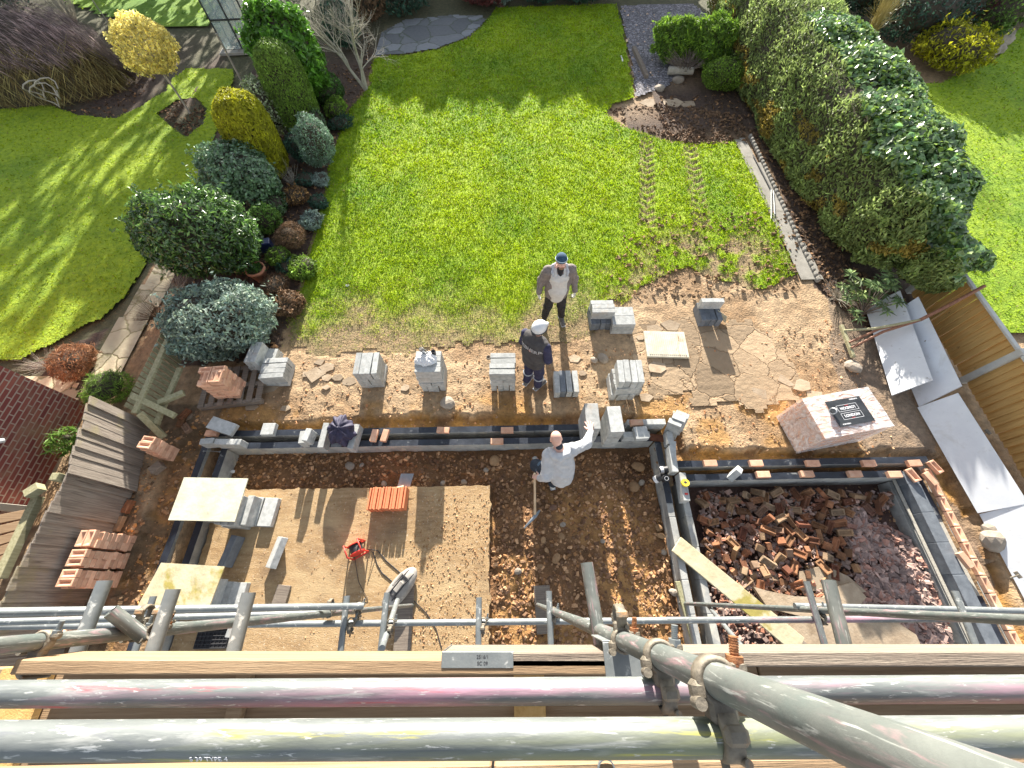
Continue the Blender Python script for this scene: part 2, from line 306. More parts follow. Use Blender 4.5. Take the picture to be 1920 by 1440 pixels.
mA = inside(X, Y, PITA).astype(float); mB = inside(X, Y, PITB).astype(float)
mT = np.maximum(soft(TRENCH), soft(TRL)); mT = mT*(1-mA)*(1-mB)
beds = np.zeros_like(X)
for b in BEDS: beds = np.maximum(beds, inside(*warp(X, Y, .06, .4), b))
lawns = np.zeros_like(X)
for b in (LAWN, LEFTL, RIGHTL, FARL): lawns = np.maximum(lawns, inside(X, Y, b) & ~inside(X, Y, BEDS[1]))
n1 = vnoise(X, Y, .9, 1); n2 = vnoise(X, Y, .16, 2, 5); n3 = vnoise(X, Y, .5, 6)
Z = -.02+(n1-.5)*.05+(n2-.5)*.05
Z = np.where(mT > 0, -.17+(n2-.5)*.08, Z)
pit = -.27+(n3-.5)*.13+(n2-.5)*.07
Z = np.where(mA > 0, pit, Z); Z = np.where(mB > 0, -.42+(n3-.5)*.1+(n2-.5)*.06, Z)
for c_ in CAVS: Z = np.where(inside(X, Y, c_), np.minimum(Z, -.3), Z)
Z = np.where(beds > 0, .0+(n2-.5)*.07+(n3-.5)*.05, Z); Z = np.where(lawns*(1-mT) > 0, -.035, Z)
Z = np.where((X > 9.2) | (X < -8.2) | (Y > 7.4), np.where(beds > 0, Z*.6, -.05), Z)
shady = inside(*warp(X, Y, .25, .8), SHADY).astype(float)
nx_, ny_ = len(gx), len(gy); idx = np.arange(nx_*ny_).reshape(ny_, nx_)
Fq = np.stack([idx[:-1, :-1], idx[:-1, 1:], idx[1:, 1:], idx[1:, :-1]], -1).reshape(-1, 4)
zone = np.zeros(X.shape+(3,))                      # soil colour zone by zone, with hedge and fence shade painted in
tan_ = np.array([.34, .22, .12]); pale = np.array([.46, .325, .195]); loam = np.array([.085, .055, .04]); clay = np.array([.47, .25, .07]); pitc = np.array([.19, .10, .045])
zone[:] = tan_; f = sstep(.42, .66, n1)[..., None]; zone = zone*(1-f)+pale*f
f = sstep(.58, .72, n3)[..., None]*.55; zone = zone*(1-f)+np.array([.33, .215, .12])*f
clayband = (mT*sstep(.38, .55, n3))[..., None]; zone = np.where(mT[..., None] > 0, np.array([.30, .17, .08])*(1-clayband)+clay*clayband, zone)
edge = sstep(2.2, 1.0, np.abs(Y-2.7)*3+0*X)*(X > -5.3)*(X < 6.9)*(1-mA)*(1-mB)*sstep(.45, .6, n3); zone = zone*(1-edge[..., None]*.7)+clay*edge[..., None]*.7
far = sstep(2.2, .6, Y)*(mA > 0)*.75; pp = pitc*(1-far[..., None]*.0)
zone = np.where(mA[..., None] > 0, pitc*(1+.0*far[..., None])*(.6+.9*n3[..., None]), zone)
so_ = ((mA > 0)*sstep(.8, .2, np.abs(X-1)*0+(Y-1.0))*sstep(.50, .62, n1))[..., None]; zone = zone*(1-so_)+np.array([.42, .23, .085])*so_
zone = np.where(mB[..., None] > 0, np.array([.14, .085, .07])*(.6+.8*n3[..., None]), zone)
sh = (shady*.8)[..., None]*(mA == 0)[..., None]*(mB == 0)[..., None]; zone = zone*(1-sh)+np.array([.23, .175, .13])*sh  # hedge and fence shade painted into the soil colour
lf = ((X < -5.3)*(X > -6.8)*(Y < 3.2)*sstep(.45, .6, n3))[..., None]*(mA == 0)[..., None]; zone = zone*(1-lf*.85)+np.array([.17, .12, .075])*lf*.85
zone = np.where(beds[..., None] > 0, loam*(.6+.9*n2[..., None]), zone)
farbed = ((Y > 18) | (X < -8) & (beds == 0))[..., None]*1.; zone = zone*(1-farbed)+np.array([.10, .10, .05])*farbed
M['soil'] = mat('bare_soil', [(.25, (.55, .55, .55)), (.5, (.92, .92, .92)), (.75, (1.35, 1.3, 1.25))], 9, .96, bump=1., bscale=26, bdist=.03, tint=True, spots=[((1.7, 1.6, 1.5), 34, .66, .73, None), ((.45, .42, .4), 22, .62, .7, None)])
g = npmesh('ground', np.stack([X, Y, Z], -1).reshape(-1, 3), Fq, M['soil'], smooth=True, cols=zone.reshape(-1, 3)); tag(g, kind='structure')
def hz(x, y):                                   # ground height at a point
    i = np.clip(np.searchsorted(gx, x), 1, nx_-1); j = np.clip(np.searchsorted(gy, y), 1, ny_-1); return float(Z[j, i])
# ---- turf sheets
M['turf'] = mat('turf', [(.25, (.50, .6, .5)), (.5, (.9, .95, .9)), (.78, (1.35, 1.25, 1.2))], 9, .95, bump=1., bscale=24, bdist=.04, tint=True)
GR = np.array([.13, .26, .012]); YG = np.array([.34, .45, .012]); ST = np.array([.36, .28, .12]); SO = np.array([.36, .25, .14])
def main_wear(x, y):
    u, v = projv(x, y); n = vnoise(x, y, .8, 21); m = vnoise(x, y, .25, 22)
    wr = sstep(515, 665, v+(n-.5)*150+(m-.5)*60)*.97
    wr = np.maximum(wr, sstep(105, 20, np.hypot((u-1335)*.55, v-500))*sstep(.44, .60, n*.5+m*.5)*1.2)
    wr = np.maximum(wr, sstep(60, 15, np.hypot((u-1180)*.5, v-530))*.7*sstep(.4, .6, m))
    for (a, b) in (((1212, 258), (1213, 425)), ((1293, 272), (1318, 425))):     # tyre tracks with a chevron tread
        p, q = P(*a), P(*b); L_ = (q-p).length; d = (q-p)/L_; s = (x-p.x)*d.x+(y-p.y)*d.y; t = (x-p.x)*d.y-(y-p.y)*d.x
        tr = (np.abs(t) < .2)*(s > 0)*(s < L_)*(.5+.5*np.sin((s+np.abs(t)*.9)*2*np.pi/.26) > .42)
        wr = np.maximum(wr, tr*(1.-.2*sstep(.5, 1, s/L_))*sstep(.22, .34, m))
    return np.clip(wr, 0, 1)
def no_wear(x, y): return x*0.
def turf(name, poly, step, bound, wear, zb=.012, yellow=.5, dens=900, seed=5, label=None, near=5., bl=.034, tone=1.):
    (x0, x1, y0, y1) = bound; xs = np.arange(x0, x1, step); ys = np.arange(y0, y1, step); Xx, Yy = np.meshgrid(xs, ys)
    m = inside(*warp(Xx, Yy, .05+.22*sstep(6.2, 5.2, Yy)*(name == 'lawn'), .3), poly) & ~inside(Xx, Yy, BEDS[1]); i2 = np.arange(Xx.size).reshape(Xx.shape)
    q = np.stack([i2[:-1, :-1], i2[:-1, 1:], i2[1:, 1:], i2[1:, :-1]], -1); keep = m[:-1, :-1] & m[1:, 1:] & m[:-1, 1:] & m[1:, :-1]
    wv = wear(Xx, Yy); nn = vnoise(Xx, Yy, 1.3, seed); n_ = vnoise(Xx, Yy, .16, seed+1)
    kk = np.clip(yellow+(nn-.5)*1.2+(n_-.5)*.6, 0, 1)[..., None]; c = (GR*(1-kk)+YG*kk)*tone; wv3 = np.clip(wv*1.15, 0, 1)[..., None]; c = c*(1-wv3)+np.array([.31, .215, .12])*wv3
    zz = zb+(n_-.5)*.03-wv*.035
    o = npmesh(name, np.stack([Xx, Yy, zz], -1).reshape(-1, 3), q[keep], M['turf'], smooth=True, cols=c.reshape(-1, 3)); tag(o, kind='structure')
    # blades: density falls and size grows with distance
    r = np.random.default_rng(seed); A = (x1-x0)*(y1-y0); N_ = int(A*dens); bx = r.uniform(x0, x1, N_); by = r.uniform(y0, y1, N_)
    dd = np.maximum(np.hypot(bx, by)/near, 1); kp = (r.random(N_) < 1/dd**1.3) & inside(*warp(bx, by, .05+.22*sstep(6.2, 5.2, by)*(name == 'lawn'), .3), poly) & ~inside(bx, by, BEDS[1]); bx, by, dd = bx[kp], by[kp], dd[kp]
    wv = wear(bx, by); n_ = vnoise(bx, by, .22, seed+2); nn = vnoise(bx, by, 1.3, seed)
    kp = r.random(len(bx)) < (1-.93*wv)*(.70+.45*(n_ > .5)); bx, by, dd, wv, n_, nn = [a[kp] for a in (bx, by, dd, wv, n_, nn)]
    n = len(bx); ang = r.uniform(0, 2*np.pi, n); hgt_ = bl*(.6+.9*r.random(n))*(1-.5*wv)*(.75+.5*n_); wd = .0065*dd**.8*(.7+.8*r.random(n)); ln = hgt_*r.uniform(.3, 1.3, n)
    th = r.uniform(0, 2*np.pi, n); b0 = np.stack([bx, by, np.full(n, zb)], -1); s = np.stack([np.cos(th), np.sin(th), 0*th], -1)*wd[:, None]
    tip = b0+np.stack([np.cos(ang)*ln, np.sin(ang)*ln, hgt_], -1)
    V = np.stack([b0-s, b0+s, tip], 1).reshape(-1, 3); kk = np.clip(yellow+(nn-.5)*1.2+(n_-.5)*.8+r.normal(0, .22, n), 0, 1)[:, None]
    c = (GR*(1-kk)+YG*kk)*tone*r.uniform(.65, 1.4, n)[:, None]; st = (r.random(n) < .04+.5*wv)[:, None]; c = np.where(st, ST*r.uniform(.7, 1.2, n)[:, None], c)
    o = npmesh(name.replace('lawn', 'grass'), V, np.arange(3*n).reshape(-1, 3), M['blade'], cols=np.repeat(c, 3, 0))
    return tag(o, label, 'grass', kind='stuff')
M['blade'] = mat('grass_blade', [(.3, (.85, .85, .85)), (.7, (1.15, 1.15, 1.15))], 2, .6, bump=0, tint=True, trans=.45, spec=.25)
turf('lawn', LAWN, .07, (-6, 8, 4., 22), main_wear, dens=3400, yellow=.66, seed=5, label='sunlit bright green lawn of the middle garden, worn to soil near the building work')
turf('left_lawn', LEFTL, .055, (-30, -5, 3.5, 17), no_wear, dens=700, yellow=.9, seed=9, label='smooth mown lawn of the neighbouring garden on the left', bl=.026, tone=.9)
turf('right_lawn', RIGHTL, .07, (7.5, 24, 4, 20), no_wear, dens=700, yellow=.6, seed=13, label='mown lawn of the neighbouring garden right of the tall hedge', bl=.035)
turf('far_lawn', FARL, .3, (-22, -6, 15, 30), no_wear, dens=60, yellow=.1, seed=15, label='dark shaded far lawn behind the glasshouse', bl=.05)
# ---- paths, patio, gravel
def sheet(name, pts, m, z=.004, th=None, step=.08, rough=.012, cols=None, wp=.03):
    poly = gp(pts); xs = [p[0] for p in poly]; ys = [p[1] for p in poly]
    Xx, Yy = np.meshgrid(np.arange(min(xs)-.2, max(xs)+.2, step), np.arange(min(ys)-.2, max(ys)+.2, step))
    mm = inside(*warp(Xx, Yy, wp, .25), poly); i2 = np.arange(Xx.size).reshape(Xx.shape)
    q = np.stack([i2[:-1, :-1], i2[:-1, 1:], i2[1:, 1:], i2[1:, :-1]], -1); keep = mm[:-1, :-1] & mm[1:, 1:] & mm[:-1, 1:] & mm[1:, :-1]
    zz = z+(vnoise(Xx, Yy, .3, 31)-.5)*rough
    return tag(npmesh(name, np.stack([Xx, Yy, zz], -1).reshape(-1, 3), q[keep], m, smooth=True), kind='structure')
def cellmat(name, c1, c2, joint, scale, jw, bump=.5):
    m, n, bs, N, L = _new(name); tc = N.new('ShaderNodeTexCoord'); co = tc.outputs['Object']
    q = _noise(N, L, co, 3, 4); va = _mix(N, L, .18, co, q.outputs[1])
    v = N.new('ShaderNodeTexVoronoi'); v.feature = 'DISTANCE_TO_EDGE'; v.inputs['Scale'].default_value = scale; L.new(va, v.inputs[0])
    v2 = N.new('ShaderNodeTexVoronoi'); v2.inputs['Scale'].default_value = scale; L.new(va, v2.inputs[0])
    t = _noise(N, L, co, 9, 8); base = _mix(N, L, t.outputs[0], c1, c2); sp = N.new('ShaderNodeSeparateColor'); L.new(v2.outputs['Color'], sp.inputs[0])
    mr = N.new('ShaderNodeMapRange'); L.new(sp.outputs[0], mr.inputs[0]); mr.inputs[3].default_value = .65; mr.inputs[4].default_value = 1.25
    hs = N.new('ShaderNodeHueSaturation'); L.new(mr.outputs[0], hs.inputs['Value']); L.new(base, hs.inputs['Color'])
    f = _thr(N, L, v.outputs[0], 0, jw); c = _mix(N, L, f, joint, hs.outputs[0]); L.new(c, bs.inputs['Base Color']); bs.inputs['Roughness'].default_value = .95
    b = N.new('ShaderNodeBump'); b.inputs['Strength'].default_value = bump; b.inputs['Distance'].default_value = .03
    ad = N.new('ShaderNodeMath'); ad.operation = 'MULTIPLY_ADD'; L.new(f, ad.inputs[0]); ad.inputs[1].default_value = .7; L.new(t.outputs[0], ad.inputs[2]); L.new(ad.outputs[0], b.inputs['Height']); L.new(b.outputs[0], bs.inputs['Normal'])
    return m
M['crazy'] = cellmat('crazy_paving', (.44, .38, .25), (.60, .54, .38), (.22, .20, .10), 2.4, .05)
M['patio'] = cellmat('grey_patio', (.16, .17, .18), (.26, .27, .28), (.09, .11, .07), 1.6, .035)  # even grey paving with dark green joints
M['gravel'] = cellmat('gravel', (.20, .19, .21), (.40, .38, .41), (.08, .08, .09), 12, .14, 1.)
M['pavetan'] = cellmat('crazy_paving_tan', (.30, .21, .125), (.42, .31, .20), (.26, .17, .095), 2.2, .022, .8)
sheet('crazy_paving_path', [(143, 748), (172, 684), (205, 622), (252, 556), (285, 500), (300, 470), (372, 368), (412, 305), (430, 330), (400, 400), (345, 500), (320, 540), (290, 590), (255, 650), (215, 735)], M['crazy'], .012)
sheet('side_path', [(-200, 700), (60, 700), (150, 705), (155, 750), (150, 800), (-200, 900)], M['crazy'], .006)
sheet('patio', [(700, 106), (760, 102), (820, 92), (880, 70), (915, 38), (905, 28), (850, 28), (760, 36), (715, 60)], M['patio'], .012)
sheet('gravel_path', [(1160, 10), (1300, 6), (1345, 40), (1345, 90), (1250, 165), (1190, 185), (1187, 150), (1170, 60)], M['gravel'], .01)
sheet('path', [(1373, 262), (1398, 256), (1546, 526), (1502, 528)], M['pathconc'], .02, wp=.01)
sheet('old_patio', [(1170, 600), (1290, 590), (1420, 600), (1470, 650), (1530, 740), (1430, 770), (1330, 760), (1230, 740), (1190, 680)], M['pavetan'], -.003, wp=.3)
tag(g, kind='structure')
_r = random.Random(4); _pts = []
for (x0, y0, x1, y1) in ((-4.85, -1.4, -.39, -1.4), (-.39, -1.4, -.39, 1.62), (-.39, 1.62, -4.85, 1.62), (-4.85, 1.62, -4.85, -1.4)):
    n_ = int(math.hypot(x1-x0, y1-y0)/.06)
    for i in range(n_):
        t = i/n_; q = _r.gauss(0, .006)+(-.03 if _r.random() < .04 else 0); dx, dy = (x1-x0), (y1-y0); l_ = math.hypot(dx, dy); _pts.append((x0+dx*t-dy/l_*q, y0+dy*t+dx/l_*q))
sl_ = MB(); sl_.prism(_pts, -.34, -.1); o = sl_.obj('concrete_slab', M['slab']); tag(o, kind='structure')
# ================================================================ walls, blocks, bricks
def leaf(x0, x1, y0, y1, z0, z1, bl=.44, bh=.215, jt=.01, seed=1):
    mb = MB(); along = 0 if (x1-x0) > (y1-y0) else 1; L_ = (x1-x0) if along == 0 else (y1-y0); r_ = random.Random(seed)
    mb.box(((x0+x1)/2, (y0+y1)/2, (z0+z1)/2-.004), (x1-x0-.012, y1-y0-.012, z1-z0-.006))
    z = z1; c = 0
    while z > z0+.02:
        zl = max(z-bh, z0); a = -(bl/2 if c % 2 else 0)
        while a < L_:
            s, e = max(a, 0), min(a+bl, L_)
            if e-s > .03:
                j = r_.uniform(-.002, .002); m = (s+e)/2
                if along == 0: mb.cbox((x0+m, (y0+y1)/2+j, (z+zl)/2), (e-s-jt, y1-y0, z-zl-jt*.6), .004)
                else: mb.cbox(((x0+x1)/2+j, y0+m, (z+zl)/2), (x1-x0, e-s-jt, z-zl-jt*.6), .004)
            a += bl
        z = zl; c += 1
    return mb
M['blockwall'] = mat('block_wall', [(.3, (.26, .26, .25)), (.55, (.37, .37, .35)), (.8, (.48, .48, .45))], 5, .92, bump=.5, bscale=70, bdist=.006, spots=[((.56, .52, .43), 3.2, .55, .72, None)])
def dpc(x0, x1, y0, y1, z, parent, seed=0):
    along = 0 if (x1-x0) > (y1-y0) else 1; n = max(8, int((x1-x0 if along == 0 else y1-y0)/.06)); r_ = np.random.default_rng(seed)
    t = np.linspace(0, 1, n); wob = (vnoise(t*20, t*0+seed, 1, 3)-.5)*.010; V = []
    for q, (lo) in enumerate((0., .5, 1.)):
        h_ = .004+np.abs(r_.normal(0, .0025, n))
        if along == 0: V.append(np.stack([x0+(x1-x0)*t, y0-.004+(y1-y0+.008)*lo+wob, z+h_], -1))
        else: V.append(np.stack([x0-.004+(x1-x0+.008)*lo+wob, y0+(y1-y0)*t, z+h_], -1))
    V = np.concatenate(V); Fq = [(i+j*n, i+1+j*n, i+1+(j+1)*n, i+(j+1)*n) for j in range(2) for i in range(n-1)]
    if along: Fq = [f[::-1] for f in Fq]
    return npmesh('damp_proof_course', V, Fq, M['dpc'], parent, smooth=True)
WT = .05
wl = empty('cavity_wall', (-1.4, 2.45, -.25), label='long low double-leaf block wall between trench and dug-out floor, nearest the lawn', cat='wall')
def wleaf(name, root, x0, x1, y0, y1, z0, z1, m='blockwall', seed=1, film=True, **kw):
    o = leaf(x0, x1, y0, y1, z0, z1, seed=seed, **kw).obj(name, M[m]); o.parent = root; o.location = -root.location
    if film:
        f = dpc(x0, x1, y0, y1, z1, None, seed); f.parent = root; f.location = -root.location
    return o
wleaf('outer_leaf', wl, -5.33, 2.62, 2.52, 2.62, -.3, WT, seed=1); wleaf('inner_leaf', wl, -4.98, 2.43, 2.29, 2.39, -.35, WT, seed=2)
w2 = empty('cavity_wall', (-5.1, .5, -.25), label='double-leaf block wall beside the leaning grey fence, running under two mortar boards', cat='wall')
wleaf('outer_leaf', w2, -5.33, -5.23, -1.6, 2.515, -.3, WT, seed=3); wleaf('inner_leaf', w2, -4.98, -4.88, -1.6, 2.285, -.35, WT, seed=4)
w3 = empty('cavity_wall', (2.6, .5, -.25), label='double-leaf grey block wall dividing the dug-out floor from the rubble pit', cat='wall')
wleaf('outer_leaf', w3, 2.435, 2.535, -1.6, 2.285, -.4, WT, seed=5, film=False); wleaf('inner_leaf', w3, 2.70, 2.80, -1.6, 1.595, -.5, WT, seed=6, film=False)
f = dpc(2.435, 2.535, 1.25, 2.28, WT, w3, 5); f.location = -w3.location
w4 = empty('cavity_wall', (4.7, 1.77, -.25), label='double-leaf block wall along the far side of the rubble pit', cat='wall')
wleaf('outer_leaf', w4, 2.72, 6.92, 1.83, 1.93, -.3, WT, seed=7); wleaf('inner_leaf', w4, 2.80, 6.40, 1.60, 1.70, -.5, WT, seed=8)
w5 = empty('cavity_wall', (6.65, .1, -.25), label='dark block wall with a row of upturned frogged bricks, right side of the rubble pit', cat='wall')
wleaf('inner_leaf', w5, 6.40, 6.60, -1.6, 1.695, -.5, WT, m='blockdark', seed=9, film=False)
wleaf('cavity_ledge', w5, 6.33, 6.395, -1.6, 1.59, -.5, -.19, m='blockwall', seed=10, film=False)
wleaf('outer_base', w5, 6.78, 6.90, -1.6, 1.82, -.3, -.02, m='blockwall', seed=11, film=False)
f = dpc(6.64, 6.74, .95, 1.62, -.03, w5, 12); f.location = -w5.location; f = dpc(6.64, 6.74, -1.0, -.12, -.03, w5, 13); f.location = -w5.location
o = MB().box((6.69, 0, -.08), (.10, 3.2, .08)).obj('cavity_insulation', M['mortar'], w5); o.location = -w5.location
o = MB().box((6.345, 0, -.10), (.05, 3.18, .012)).obj('mortar_ledge', M['mortar'], w5); o.location = -w5.location
# ---- bricks with a frog (recess) on top
def brick_mesh(L_=.215, W_=.1025, H_=.065, frog=True, vee=True):
    x, y, h = L_/2, W_/2, H_/2; c = .004; ring = lambda a, b, z: [(-a, -b, z), (a, -b, z), (a, b, z), (-a, b, z)]
    V = ring(x-c, y-c, -h)+ring(x, y, -h+c)+ring(x, y, h-c)+ring(x-c, y-c, h)
    Fs = [(3, 2, 1, 0)]
    for q in range(3): Fs += [(q*4+i, q*4+(i+1) % 4, q*4+4+(i+1) % 4, q*4+4+i) for i in range(4)]
    if frog:
        V += ring(x-.022, y-.018, h); Fs += [(12+i, 12+(i+1) % 4, 16+(i+1) % 4, 16+i) for i in range(4)]
        if vee: V += [(-x+.045, -.004, h-.032), (x-.045, -.004, h-.032), (x-.045, .004, h-.032), (-x+.045, .004, h-.032)]
        else: V += ring(x-.034, y-.03, h-.02)
        Fs += [(16+i, 16+(i+1) % 4, 20+(i+1) % 4, 20+i) for i in range(4)]+[(20, 21, 22, 23)]
    else: Fs += [(12, 13, 14, 15)]
    me = bpy.data.meshes.new('brick'); me.from_pydata(V, [], Fs); me.update(); return me
BR = brick_mesh(); BR.materials.append(M['brick'])
BRF = brick_mesh(frog=False); BRF.materials.append(M['brick'])
BRO = brick_mesh(vee=False); BRO.materials.append(M['oldbrick'])
BRH = brick_mesh(.115, .1025, .065, frog=False); BRH.materials.append(M['oldbrick'])
def blockmesh(L_, W_, H_, m): me = MB().cbox((0, 0, 0), (L_, W_, H_), .005).mesh('block'); me.materials.append(M[m]); return me
BK = blockmesh(.44, .1, .215, 'block'); BKF = blockmesh(.44, .215, .1, 'block'); BKD = blockmesh(.44, .1, .215, 'blockdark'); BKH = blockmesh(.22, .1, .215, 'block')
def single(name, me, loc, rt=(0, 0, 0), label=None, cat=None, group=None):
    o = bpy.data.objects.new(name, me); COL.objects.link(o); o.location = loc; o.rotation_euler = rt; return tag(o, label, cat, group)
ORD = ['first', 'second', 'third', 'fourth', 'fifth', 'sixth', 'seventh', 'eighth', 'ninth', 'tenth', 'eleventh', 'twelfth']
def course_name(i, n): return 'top' if i == n-1 else ('bottom' if i == 0 else ORD[n-1-i])
def stack(base, courses, where, z0=None, ang=0., X0=-.22, jit=.011, dark=()):
    p = P(*base, 0 if z0 is None else z0) if len(base) == 2 else Vector(base); z = (0 if z0 is None else z0) if len(base) == 2 else base[2]
    if z0 is None and len(base) == 2: z = 0.0
    n = len(courses); r_ = random.Random(int(p.x*100)); g = 'concrete blocks in the stack '+where
    for ci, c in enumerate(courses):
        kind, off = (c, (0, 0, 0)) if isinstance(c, str) else (c[0], c[1])
        h = .1 if kind[0] in 'FG' else (.44 if kind[0] == 'E' else .215); cnt = int(kind[1:])
        for i in range(cnt):
            if kind[0] == 'Y': q = (-.165+.108*i, .22, h/2); me = BK; rr = (0, 0, R_(90)); w_ = ['leftmost', 'second', 'third', 'rightmost'][i]
            elif kind[0] == 'X': q = (0, .05+.108*i, h/2); me = BK; rr = (0, 0, 0); w_ = ['front', 'second', 'third', 'rear'][i]
            elif kind[0] == 'F': q = (-.11+.22*i, .22, h/2); me = BKF; rr = (0, 0, R_(90)); w_ = ('left-hand' if i == 0 else 'right-hand')
            elif kind[0] == 'G': q = (0, .11+.22*i, h/2); me = BKF; rr = (0, 0, 0); w_ = ('front' if i == 0 else 'rear')
            else: q = (-.11+.22*i, .05, h/2); me = BK; rr = (0, R_(90), 0); w_ = ('left-hand' if i == 0 else 'right-hand')
            a = ang+off[2]; x = q[0]+off[0]+r_.uniform(-jit, jit); y = q[1]+off[1]+r_.uniform(-jit, jit)
            loc = (p.x+x*math.cos(a)-y*math.sin(a), p.y+x*math.sin(a)+y*math.cos(a), z+q[2])
            if (ci, i) in dark and me is BK: me = BKD
            single('concrete_block', me, loc, (rr[0], rr[1], rr[2]+a+r_.uniform(-.025, .025)), '%s block, %s course, stack %s' % (w_, course_name(ci, n), where), 'concrete block', g)
        z += h+.001
stack((701, 727), ['F2', 'Y4', 'Y4'], 'standing left of the thermos flask stack')
stack((815, 734), ['Y4', 'F2', 'G2', 'G2', 'X4'], 'carrying the steel flask and white bag')
stack((944, 733), ['Y4', 'G2', 'F2', 'X4'], 'left of the white-helmeted worker')
stack((1061, 745), ['Y4'], 'of one layer behind the bald worker', dark=((0, 1),))
stack((1164, 750), ['Y4', ('X4', (.03, 0, .05)), ('Y4', (.04, .02, -.06))], 'tallest of the middle row, behind two big flat piles')
stack((1209, 742), ['Y1', ('Y1', (.0, .05, .0))], 'slim one against the tallest stack', ang=0, X0=0)
stack((1124, 619), ['Y4', ('X3', (.02, .1, 0))], 'on the worn lawn edge by the standing man', dark=((0, 0), (0, 1), (0, 2), (0, 3)))  # lower course all dark: shade on its tops put into the colour
stack((1164, 626), ['G2', 'G2', 'G2'], 'lower one, touching the stack on the worn lawn edge')
stack((1327, 612), ['Y4', ('X1', (.0, .27, 0))], 'beyond the ribbed drain cover', dark=((0, 0), (0, 1), (0, 2), (0, 3)))  # dark material stands in for shade on the lower block tops
stack((522, 724), ['F2', ('X4', (.02, 0, .04))], 'beside the pallet of pink bricks, right pile')
stack((497, 700), ['F2', ('F2', (0, 0, .05)), ('Y2', (.05, 0, .05))], 'beside the pallet of pink bricks, left pile', ang=-.1)
for q, (u, v, nm) in enumerate(((1113, 806, 'under the reaching hand'), (1157, 812, 'next to the hand'))):
    t = P(u, v, .72); x, y = t.x, t.y
    for c in range(7):
        single('concrete_block', BKF, (x, y+.22, WT+.055+.101*c), (0, 0, R_(90)+random.uniform(-.02, .02)), 'flat block, %s layer, tall pile on the wall, %s' % (course_name(c, 7), nm), 'concrete block', 'flat blocks piled on the front wall')
# blocks lying about
lone = [('concrete_block', BK, P(418, 800, .2), (R_(90), R_(8), R_(-18)), 'pale block tilted across the wall corner beside the pink brick', 'blocks on the wall end'),
        ('concrete_block', BK, Vector((-4.76, 2.34, WT+.109)), (0, 0, R_(-2)), 'grey block on edge at the left end of the front wall', 'blocks on the wall end'),
        ('concrete_block', BKH, Vector((-5.12, 2.36, WT+.109)), (0, 0, R_(4)), 'short grey half block at the outer wall corner', 'blocks on the wall end'),
        ('concrete_block', BKH, P(505, 806, .1), (R_(90), 0, 0), 'small pale half block lying on the outer leaf left of the broken blocks', 'weights on the front wall'),
        ('concrete_block', BK, Vector((-2.67, 2.40, WT+.109)), (0, 0, R_(84)), 'block across the wall under the navy jacket', 'blocks by the jacket'),
        ('concrete_block', BK, Vector((-3.18, 2.43, WT+.109)), (0, 0, R_(88)), 'pale block across the wall, right of the broken mortared ones', 'broken blocks on the wall'),
        ('concrete_block', BKH, Vector((-3.40, 2.40, WT+.22)), (0, R_(90), R_(80)), 'broken block streaked with mortar, standing on the front wall', 'broken blocks on the wall'),
        ('concrete_block', BKH, Vector((-3.53, 2.40, WT+.109)), (0, 0, R_(94)), 'leftmost broken block with wet mortar on the front wall', 'broken blocks on the wall'),
        ('concrete_block', BK, Vector((2.18, 2.56, WT+.109)), (0, 0, 0), 'grey block on the outer leaf carrying an orange brick', 'blocks by the wall corner'),
        ('concrete_block', BKH, Vector((2.50, 2.56, WT+.109)), (0, 0, 0), 'half block between the orange brick and the leaning blocks', 'blocks by the wall corner'),
        ('concrete_block', BK, Vector((2.08, 2.34, WT+.109)), (0, 0, 0), 'grey block on the inner leaf carrying a pale half block', 'blocks by the wall corner'),
        ('concrete_block', BKH, Vector((2.13, 2.33, WT+.27)), (R_(90), 0, R_(3)), 'pale half block lying on top of a grey block at the wall corner', 'blocks by the wall corner'),
        ('concrete_block', BKH, P(1257, 820, .265)+Vector((0, 0, -.107)), (0, 0, R_(86)), 'dark half block nearest the leaning blocks on the dividing wall', 'dark blocks on the dividing wall'),
        ('concrete_block', BKH, P(1262, 838, .265)+Vector((0, 0, -.107)), (0, 0, R_(78)), 'dark half block in the middle of the dividing wall end', 'dark blocks on the dividing wall'),
        ('concrete_block', BK, P(1264, 863, .265)+Vector((.0, .03, -.107)), (0, 0, R_(86)), 'dark full block above the black pipe ends', 'dark blocks on the dividing wall'),
        ('concrete_block', BK, P(1284, 912, .265)+Vector((0, 0, -.107)), (0, 0, R_(87)), 'grey block with the yellow tape measure on it', 'dark blocks on the dividing wall'),
        ('concrete_block', BKD, P(436, 1034, .0)+Vector((0, 0, .02)), (R_(0), 0, R_(80)), 'dark blue-grey block on the concrete slab beside the mortar boards', 'blocks lying on the slab'),
        ('concrete_block', BK, P(520, 1036, .0)+Vector((0, 0, .01)), (R_(45), 0, R_(80)), 'pale block lying alone on the concrete slab', 'blocks lying on the slab'),
        ('concrete_block', BK, P(450, 1160, .0)+Vector((0, 0, .02)), (0, 0, R_(85)), 'grey block on the slab close to the scaffold', 'blocks lying on the slab')]
for nm, me, loc, rt, lb, g in lone: single(nm, me, loc, rt, lb, 'concrete block', g)
# three blocks leaning at the corner
c0 = P(1258, 800, .3)
for i in range(3):
    single('concrete_block', BK, (c0.x+.03+.075*i, c0.y-.03+.07*i, .27+.02*(i % 2)), (R_(-20), R_(80), R_(-52)), ['front grey block leaning upright at the wall corner', 'middle grey block leaning upright at the wall corner', 'rear pale block leaning upright at the wall corner'][i], 'concrete block', 'blocks leaning at the wall corner')
